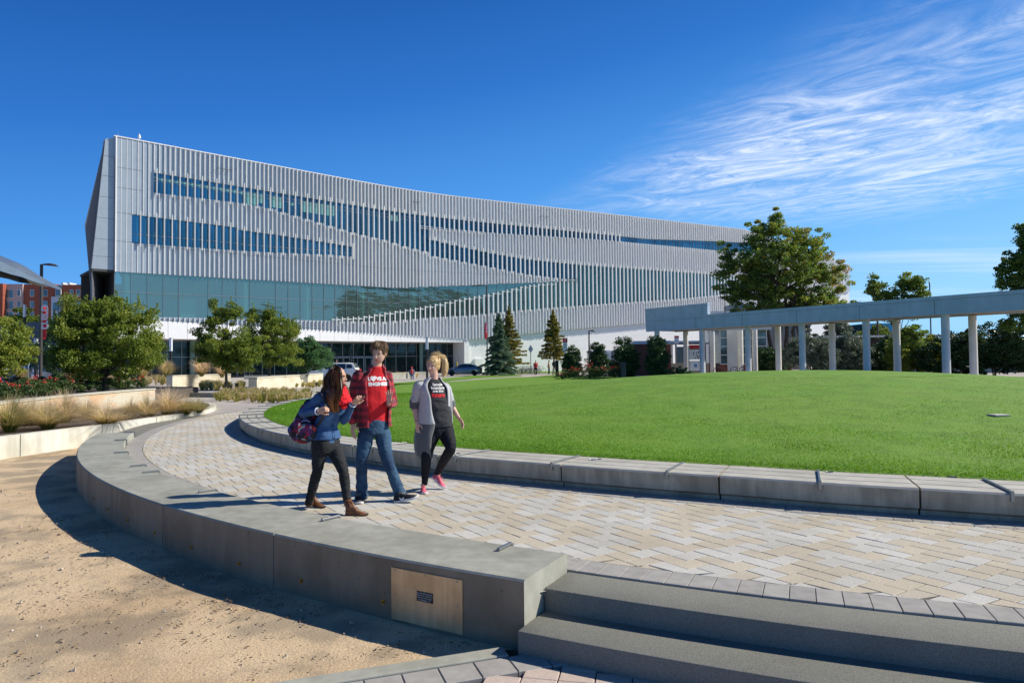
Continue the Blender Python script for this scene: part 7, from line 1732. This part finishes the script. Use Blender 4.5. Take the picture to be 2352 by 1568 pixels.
    mb = MB(c0); mb.tube([c5(470, 745, Y-.19), c5(490, 728, Y-.2), c5(525, 722, Y-.2), c5(550, 735, Y-.18)], .004, 6); mb.build('zip', mat('lilac_zip', (.25, .25, .55), .6, .1, 10), bp_)
woman()
# ---------------------------------------------------------------- blonde woman in grey cardigan
def blonde():
    Y = 8.75; o = c5(1530, 1290, Y); o.z = 0
    t = empty('person', o, 'blonde woman with ponytail in long grey cardigan, black leggings and pink trainers', 'person'); f = yv(rad(-62)); l = Vector((-f.y, f.x, 0)); up = Vector((0, 0, 1))
    hip = c5(1560, 770, Y); che = c5(1528, 540, Y); nb = c5(1520, 398, Y-.01); hc = c5(1512, 293, Y-.03)
    shR, shL = c5(1402, 452, Y-.08), c5(1612, 470, Y+.10)
    elR, wrR = c5(1368, 600, Y-.02), c5(1388, 742, Y-.12); elL, wrL = c5(1652, 600, Y+.16), c5(1712, 700, Y+.10)
    hpR, hpL = hip-l*.08-up*.02, hip+l*.08-up*.02
    knR, anR = c5(1462, 985, Y-.12), c5(1448, 1215, Y-.02); knL, anL = c5(1650, 940, Y-.16), c5(1538, 1150, Y+.22)
    mb = MB(o); Rm = head_rings(mb, hc, rad(-108), rad(5), .95, rad(-4))
    ltube(mb, [che+up*.04, nb, nb+up*.05, hc-up*.05-Rm @ Vector((.02, 0, 0))], [(.08, .06), (.055, .05), (.050, .05), (.05, .052)], l)
    torso_rings(mb, [(hip-up*.06, .155, .11), (hip+up*.12, .135, .10), (che, .145, .10), (che+up*.10, .14, .085), (nb-up*.01, .06, .055)], f)
    for s_, e_, w_ in ((shR, elR, wrR), (shL, elL, wrL)): ltube(mb, [s_, s_.lerp(e_, .5), e_, e_.lerp(w_, .35), w_], [.048, .044, .038, .036, (.026, .021)], None)
    for a, k, n_ in ((hpR, knR, anR), (hpL, knL, anL)): ltube(mb, [a, a.lerp(k, .5), k, k.lerp(n_, .35), n_], [.08, .07, .048, .048, .032], None)
    hand(mb, wrR, (.10, -.15, -1), (-.7, -.65, 0), .95, .30, -1, .05)
    hand(mb, wrL, (.55, -.1, -.8), (.55, .6, .5), .95, .55, 1, .05)
    blob(mb, 'body', SK2, t, .005, 1); face_bits(t, o, hc, Rm, .95, (.06, .09, .12), blondb, lipm2, .006, True)
    hm = hairmat('hair_blonde', [(.36, .22, .09), (.55, .38, .17), (.74, .55, .29), (.85, .70, .44)])
    mb = MB(o); ellip(mb, hc+Rm @ Vector((-.014, 0, .022)), (.101, .083, .106), Rm, 20); ellip(mb, hc+Rm @ Vector((-.035, 0, .0)), (.078, .083, .09), Rm, 16)
    tail = [c5(1556, 222, Y+.02), c5(1588, 228, Y+.05), c5(1606, 275, Y+.05), c5(1608, 325, Y+.04), c5(1594, 380, Y+.03)]
    ltube(mb, tail, [.028, .034, .042, .040, .014], None)
    hb = blob(mb, 'hair', hm, t, .006, 1, (.005, 28, (1, 1, .5))); a = hb.data.attributes.new('tint', 'FLOAT', 'FACE'); a.data.foreach_set('value', np.clip(RNG.normal(.42, .15, len(hb.data.polygons)), 0, 1).astype(np.float32))
    root = Rm.inverted() @ (tail[0]-hc); G_ = []
    for ph in np.linspace(-150, 150, 26):
        e = Vector((math.cos(rad(ph))*.092-.004, math.sin(rad(ph))*.082, .062 if abs(ph) < 50 else .02)); m1 = (root+e)*.5; m1 = m1.normalized()*.112+Vector((-.012, 0, .010)); G_.append([tuple(hc-o+Rm @ q) for q in (e, e.lerp(m1, .5)*1.03, m1, m1.lerp(root, .6), root)])
    strands('hair_strand', G_, 700, hm, hb, .0038, .0022, (.55, .2), taper=False)
    T_ = [tuple(p-o) for p in tail]; strands('ponytail_strand', [T_, [tuple(Vector(p)+Vector((.015, 0, 0))) for p in T_], [tuple(Vector(p)-Vector((.012, .01, .0))) for p in T_]], 700, hm, hb, .0042, .011, (.6, .22), jag=.004)
    strands('flyaway', [[tuple(c5(*q)-o) for q in ((1500, 215, Y), (1530, 196, Y), (1560, 200, Y), (1590, 222, Y))]], 40, hm, hb, .002, .014, (.8, .1), jag=.01)
    mb = MB(o); mb.tube([tail[0].lerp(tail[1], .3)+Vector((0, 0, .028)), tail[0].lerp(tail[1], .3)-Vector((0, 0, .028))], .012, 8); mb.build('hair_tie', MATS['black_trim'], hb)
    # dark t-shirt
    ck = mat('charcoal_cotton', (.030, .031, .036), .85, .12, 20, .2, 150); mb = MB(o)
    torso_rings(mb, [(hip-up*.0, .178, .148), (hip+up*.08, .170, .145), (hip+up*.17, .160, .132), (che-up*.03, .168, .138), (che+up*.06, .166, .122), (nb-up*.05, .11, .082), (nb-up*.0, .066, .062)], f)
    ltube(mb, [hip+f*.06, hip-up*.03+f*.07], [(.11, .07), (.09, .06)], l)
    ts = blob(mb, 't_shirt', ck, t, .008, 2, (.007, 10, (.7, .7, 1.5)))
    tc = c5(1560, 470, Y)-o; f2 = (f+Vector((.0, -.25, 0))).normalized(); m_rp = mat('red_print_cloth', (.62, .02, .025), .8, .02, 20)
    for i, (w, s_, m_, bo2) in enumerate((('female', .048, m_wcl, .0015), ('founders', .048, m_wcl, .0015), ('are the', .048, m_wcl, .0015), ('future', .066, m_rp, .004))):
        p = che+f*.1+l*.0; print_on(w, s_, Vector((p.x-o.x, p.y-o.y, c5(1545, (452, 478, 502, 538)[i], Y-.12).z)), f2, up, ts, m_, ts, bo2, xs=1.05)
    # leggings
    lg = mat('black_leggings', (.008, .010, .015), .75, .1, 20, .06, 100, spec=.25); mb = MB(o); torso_rings(mb, [(hip-up*.13, .155, .125), (hip-up*.04, .17, .135), (hip+up*.04, .155, .12)], f)
    for a, k, n_ in ((hpR, knR, anR), (hpL, knL, anL)): ltube(mb, [a-up*.02, a.lerp(k, .4), k, k.lerp(n_, .35), n_], [.112, .102, .070, .063, .040], None, 18)
    blob(mb, 'leggings', lg, t, .008, 3, (.003, 20, (1, 1, 1.5)))
    # long cardigan: pale above, charcoal below
    cl = mat('pale_grey_knit', (.42, .43, .45), .9, .08, 40, .5, 220, sheen=.2); cd = mat('charcoal_knit', (.105, .112, .12), .9, .1, 40, .5, 220, sheen=.2)
    def U(u, v, dY=0): return c5(u, v, Y+dY)
    # front panel on her right (image left), back, and narrow panel on her left
    zt = c5(1400, 742, Y).z
    secs = [(U(1512, 745)+Vector((0, .03, 0)), .215, .20), (U(1520, 640), .195, .165), (U(1522, 545), .190, .160), (U(1515, 470), .192, .142), (U(1512, 420), .13, .105), (U(1520, 388), .082, .075)]
    cg_ = shell(secs, f, [52, 46, 42, 42, 44, 40], [-10, -22, -28, -34, -42, -42], .011, 'cardigan', cl, t, o, fold=(.014, 9, (1, 1, .15)), k=5)
    secs2 = [(U(1462, 1026)+Vector((0, .0, 0)), .05, .09), (U(1460, 1008), .105, .15), (U(1458, 950), .135, .185), (U(1474, 850), .165, .195), (U(1500, 780)+Vector((0, .02, 0)), .195, .195), (U(1512, 742)+Vector((0, .03, 0)), .216, .201)]
    shell(secs2, f, [175, 170, 150, 110, 75, 52], [-5, 0, -2, -6, -8, -10], .012, 'cardigan_hem', cd, cg_, o, fold=(.014, 9, (1, 1, .15)), k=5)
    mb = MB(o); ltube(mb, [U(1450, 900, -.06), U(1452, 960, -.06), U(1478, 1018, -.04)], [(.10, .06), (.115, .08), (.07, .05)], l, 16); blob(mb, 'cardigan_fold', cd, cg_, .009, 3, (.008, 10, (1, 1, .3)))
    # strip hanging at her left side
    R = []
    for u0, u1, v, dy in ((1622, 1655, 470, .06), (1630, 1665, 600, .04), (1640, 1668, 740, .02)): R.append([U(u0, v, dy), U(u1, v, dy+.02), U(u1, v, dy+.04), U(u0, v, dy+.03)])
    mb = MB(o); mb.rings(R); mb.build('front_edge', cl, cg_, bevel=.006)
    R = []
    for u0, u1, v, dy in ((1640, 1668, 741, .02), (1655, 1682, 830, .02), (1668, 1688, 915, .02)): R.append([U(u0, v, dy), U(u1, v, dy+.02), U(u1, v, dy+.06), U(u0, v, dy+.05)])
    mb = MB(o); mb.rings(R); mb.build('front_edge', cd, cg_, bevel=.006)
    for s_, e_, w_, in ((shR, elR, wrR), (shL, elL, wrL)):
        mb = MB(o); d = (w_-e_).normalized(); e2 = s_.lerp(e_, .80); ltube(mb, [s_+(che-s_)*.2+up*.02, s_, s_.lerp(e_, .45), e2], [.058, .068, .066, .066], None, 18); blob(mb, 'sleeve', cl, cg_, .008, 2, (.006, 22, (.6, .6, 2)))
        mb = MB(o); ltube(mb, [s_.lerp(e_, .78), e_, e_.lerp(w_, .14)], [.069, .066, .058], None, 18); blob(mb, 'rolled_cuff', cd, cg_, .008, 2, (.008, 26, (.5, .5, 2.4)))
    mb = MB(o); d = (wrR-elR).normalized(); c = wrR-d*.02; a_ = d.orthogonal().normalized(); b_ = d.cross(a_); mb.tube([c+(a_*math.cos(q)+b_*math.sin(q))*.028 for q in np.linspace(0, 2*PI, 20)], .003, 6); mb.build('wrist_band', MATS['black_trim'], t)
    pk = mat('pink_mesh_shoe', (.72, .13, .19), .7, .1, 60, .3, 200); ws = MATS['white_sole']; pl = mat('pink_lace', (.80, .20, .22), .7, .05, 20)
    h0 = c5(1432, 1250, Y+.02); h0.z = .004; sneaker(t, o, h0, h0+Vector((.22, -.97, 0)).normalized()*.245, (0, 0, 1), pk, ws, pl, .95, m_wcl, 0, -1, 1.05)
    toe = gnd((600+1608/3.1357)/1.0884, (820+1262/3.1357)/1.0884, .015); hl = toe-Vector((.66, -.42, -.50)).normalized()*.25; sneaker(t, o, hl, toe, (.45, -.25, .85), pk, ws, pl, .95, m_wcl, 0, -1, 1.05)
    mb = MB(o); ltube(mb, [anL, hl+Vector((.08, -.03, .05))], [.034, .034]); ltube(mb, [anR, h0+Vector((.01, -.05, .08))], [.034, .034]); blob(mb, 'ankle', SK2, t, .007, 1)
blonde()
# ---------------------------------------------------------------- people far off
def far_person(label, base, yaw, H, top, legs, hairc, skin=SK2, pose='walk', extra=None, mood=0):
    t = empty('person', base, label, 'person'); f = yv(yaw); l = Vector((-f.y, f.x, 0)); up = Vector((0, 0, 1)); s = H/1.75; O = Vector((0, 0, 0)); st = .16*s if pose == 'walk' else .04
    if pose == 'sit':
        hip = up*.5*s; kn = [hip+f*.42*s+l*.1*q for q in (-1, 1)]; an = [k-up*.42*s for k in kn]; 
    else:
        hip = up*.93*s; kn = [hip+l*.09*q*s+f*st*q-up*.45*s for q in (-1, 1)]; an = [hip+l*.09*q*s+f*st*1.5*q-up*.86*s for q in (-1, 1)]
    che = hip+up*.36*s; nb = hip+up*.56*s; hc = hip+up*.72*s; sh = [nb-up*.06*s+l*.18*q*s for q in (-1, 1)]; el = [p-up*.28*s+l*.05*q*s-f*.03*s for p, q in zip(sh, (-1, 1))]; wr = [e+f*.17*s-up*.14*s for e in el] if pose != 'phone' else [e+f*.18*s+up*.12*s-l*.1*q for e, q in zip(el, (-1, 1))]
    mb = MB(); head_rings(mb, hc, yaw, .1, s); ltube(mb, [che, nb, hc-up*.05], [.07*s, .055*s, .05*s]); torso_rings(mb, [(hip, .14*s, .1*s), (che, .15*s, .1*s), (nb-up*.03, .12*s, .08*s)], f)
    for a, b, c in zip(sh, el, wr): ltube(mb, [a, b, c], [.045*s, .036*s, .026*s]); hand(mb, c, (c-b), l, s, .6)
    for k, a, q in zip(kn, an, (-1, 1)): ltube(mb, [hip+l*.09*q*s, k, a], [.07*s, .05*s, .035*s]); ltube(mb, [a-up*.03*s, a-up*.035*s+f*.13*s], [.035*s, .03*s])
    blob(mb, 'body', skin, t, .012*s, 1)
    tm = mat('top_%d' % len(MATS), top, .85, .1, 12, .2, 60); lm = mat('legs_%d' % len(MATS), legs, .85, .1, 12, .2, 60); hm_ = mat('hair_%d' % len(MATS), hairc, .7, .2, 30); fm = MATS['black_trim']
    mb = MB(); torso_rings(mb, [(hip-up*.05*s, .18*s, .14*s), (che, .19*s, .14*s), (nb-up*.05*s, .17*s, .11*s), (nb, .07*s, .07*s)], f)
    for a, b, c in zip(sh, el, wr): ltube(mb, [a, b, b.lerp(c, .85)], [.075*s, .06*s, .045*s])
    blob(mb, 'jacket', tm, t, .014*s, 1, (.01, 8, (1, 1, 1)))
    mb = MB(); torso_rings(mb, [(hip-up*.1*s, .15*s, .12*s), (hip, .165*s, .125*s)], f)
    for k, a, q in zip(kn, an, (-1, 1)): ltube(mb, [hip+l*.09*q*s-up*.03, k, a.lerp(k, .08)], [.10*s, .07*s, .06*s])
    blob(mb, 'trousers', lm, t, .014*s, 1)
    for a in an: mb = MB(); ltube(mb, [a-up*.035*s-f*.03*s, a-up*.04*s+f*.15*s], [(.042*s, .032*s), (.038*s, .025*s)], l); blob(mb, 'shoe', fm, t, .012, 1)
    mb = MB(); R_ = Matrix.Rotation(yaw, 3, 'Z'); ellip(mb, hc+R_ @ Vector((-.018, 0, .03)), (.1*s, .088*s, .105*s), R_, 14); blob(mb, 'hair', hm_, t, .012, 1)
    if extra: extra(t, f, l, up, s, hip, che, nb, hc)
    return t
def shoulder_bag(c):
    def e(t, f, l, up, s, hip, che, nb, hc):
        mb = MB(); ltube(mb, [hip-l*.18+up*.06, hip-l*.2-up*.14], [(.1, .04), (.12, .05)], f); mb.build('shoulder_bag', mat('pale_bag_%d' % len(MATS), c, .8, .1, 10), t, smooth=True); mb = MB(); mb.tube([hip-l*.19+up*.08, che+f*.15, nb+l*.1], .012, 6); mb.build('bag_strap', MATS['black_trim'], t)
    return e
b = at(1230.5, 862, 82); b.z = 0; far_person('woman in red jacket on the path beyond the lawn, hands raised to her face', b, rad(-95), 1.72, (.50, .02, .025), (.012, .012, .014), (.03, .02, .015), SK3, 'phone', shoulder_bag((.55, .5, .42)))
b = at(1273.5, 858, 80); b.z = 0; far_person('man in black jacket and pale trousers walking beyond the flower hedge', b, rad(-60), 1.82, (.02, .028, .035), (.48, .43, .36), (.10, .08, .07), SK3)
b = at(1261, 856, 86); b.z = 0; far_person('person in tan coat standing behind the man in the black jacket', b, rad(170), 1.72, (.36, .26, .17), (.03, .03, .04), (.03, .02, .015), SK2, 'stand')
b = at(145, 875, 60); b.z = .0; far_person('person in pale blue shirt and jeans walking in front of the dark stairs', b, rad(15), 1.72, (.40, .50, .62), (.10, .20, .38), (.02, .015, .01), SK3)
b = at(9, 875, 58); b.z = .0; far_person('person in grey top and dark trousers half hidden below the yellow green tree', b, rad(-20), 1.75, (.26, .28, .32), (.02, .025, .04), (.02, .015, .01), SK3, 'stand')
def pack(t, f, l, up, s, hip, che, nb, hc):
    mb = MB(); ltube(mb, [che-f*.2+up*.12, che-f*.22-up*.12], [(.13, .09), (.14, .1)], l); blob(mb, 'red_backpack', mat('red_pack', (.55, .03, .05), .7, .1, 10), t, .015, 1)
b = at(946, 866, 66); b.z = -.05; far_person('person with red cap and red backpack sitting on the bench wall below the porch', b, rad(95), 1.7, (.12, .14, .2), (.06, .12, .22), (.5, .03, .05), SK2, 'sit', pack)
b = at(773, 860, 92); b.z = 0.3; far_person('dark haired person standing by the porch entrance doors', b, rad(-80), 1.75, (.03, .03, .04), (.03, .03, .05), (.02, .015, .01), SK3, 'stand')

bpy.data.scenes.remove(WORK)
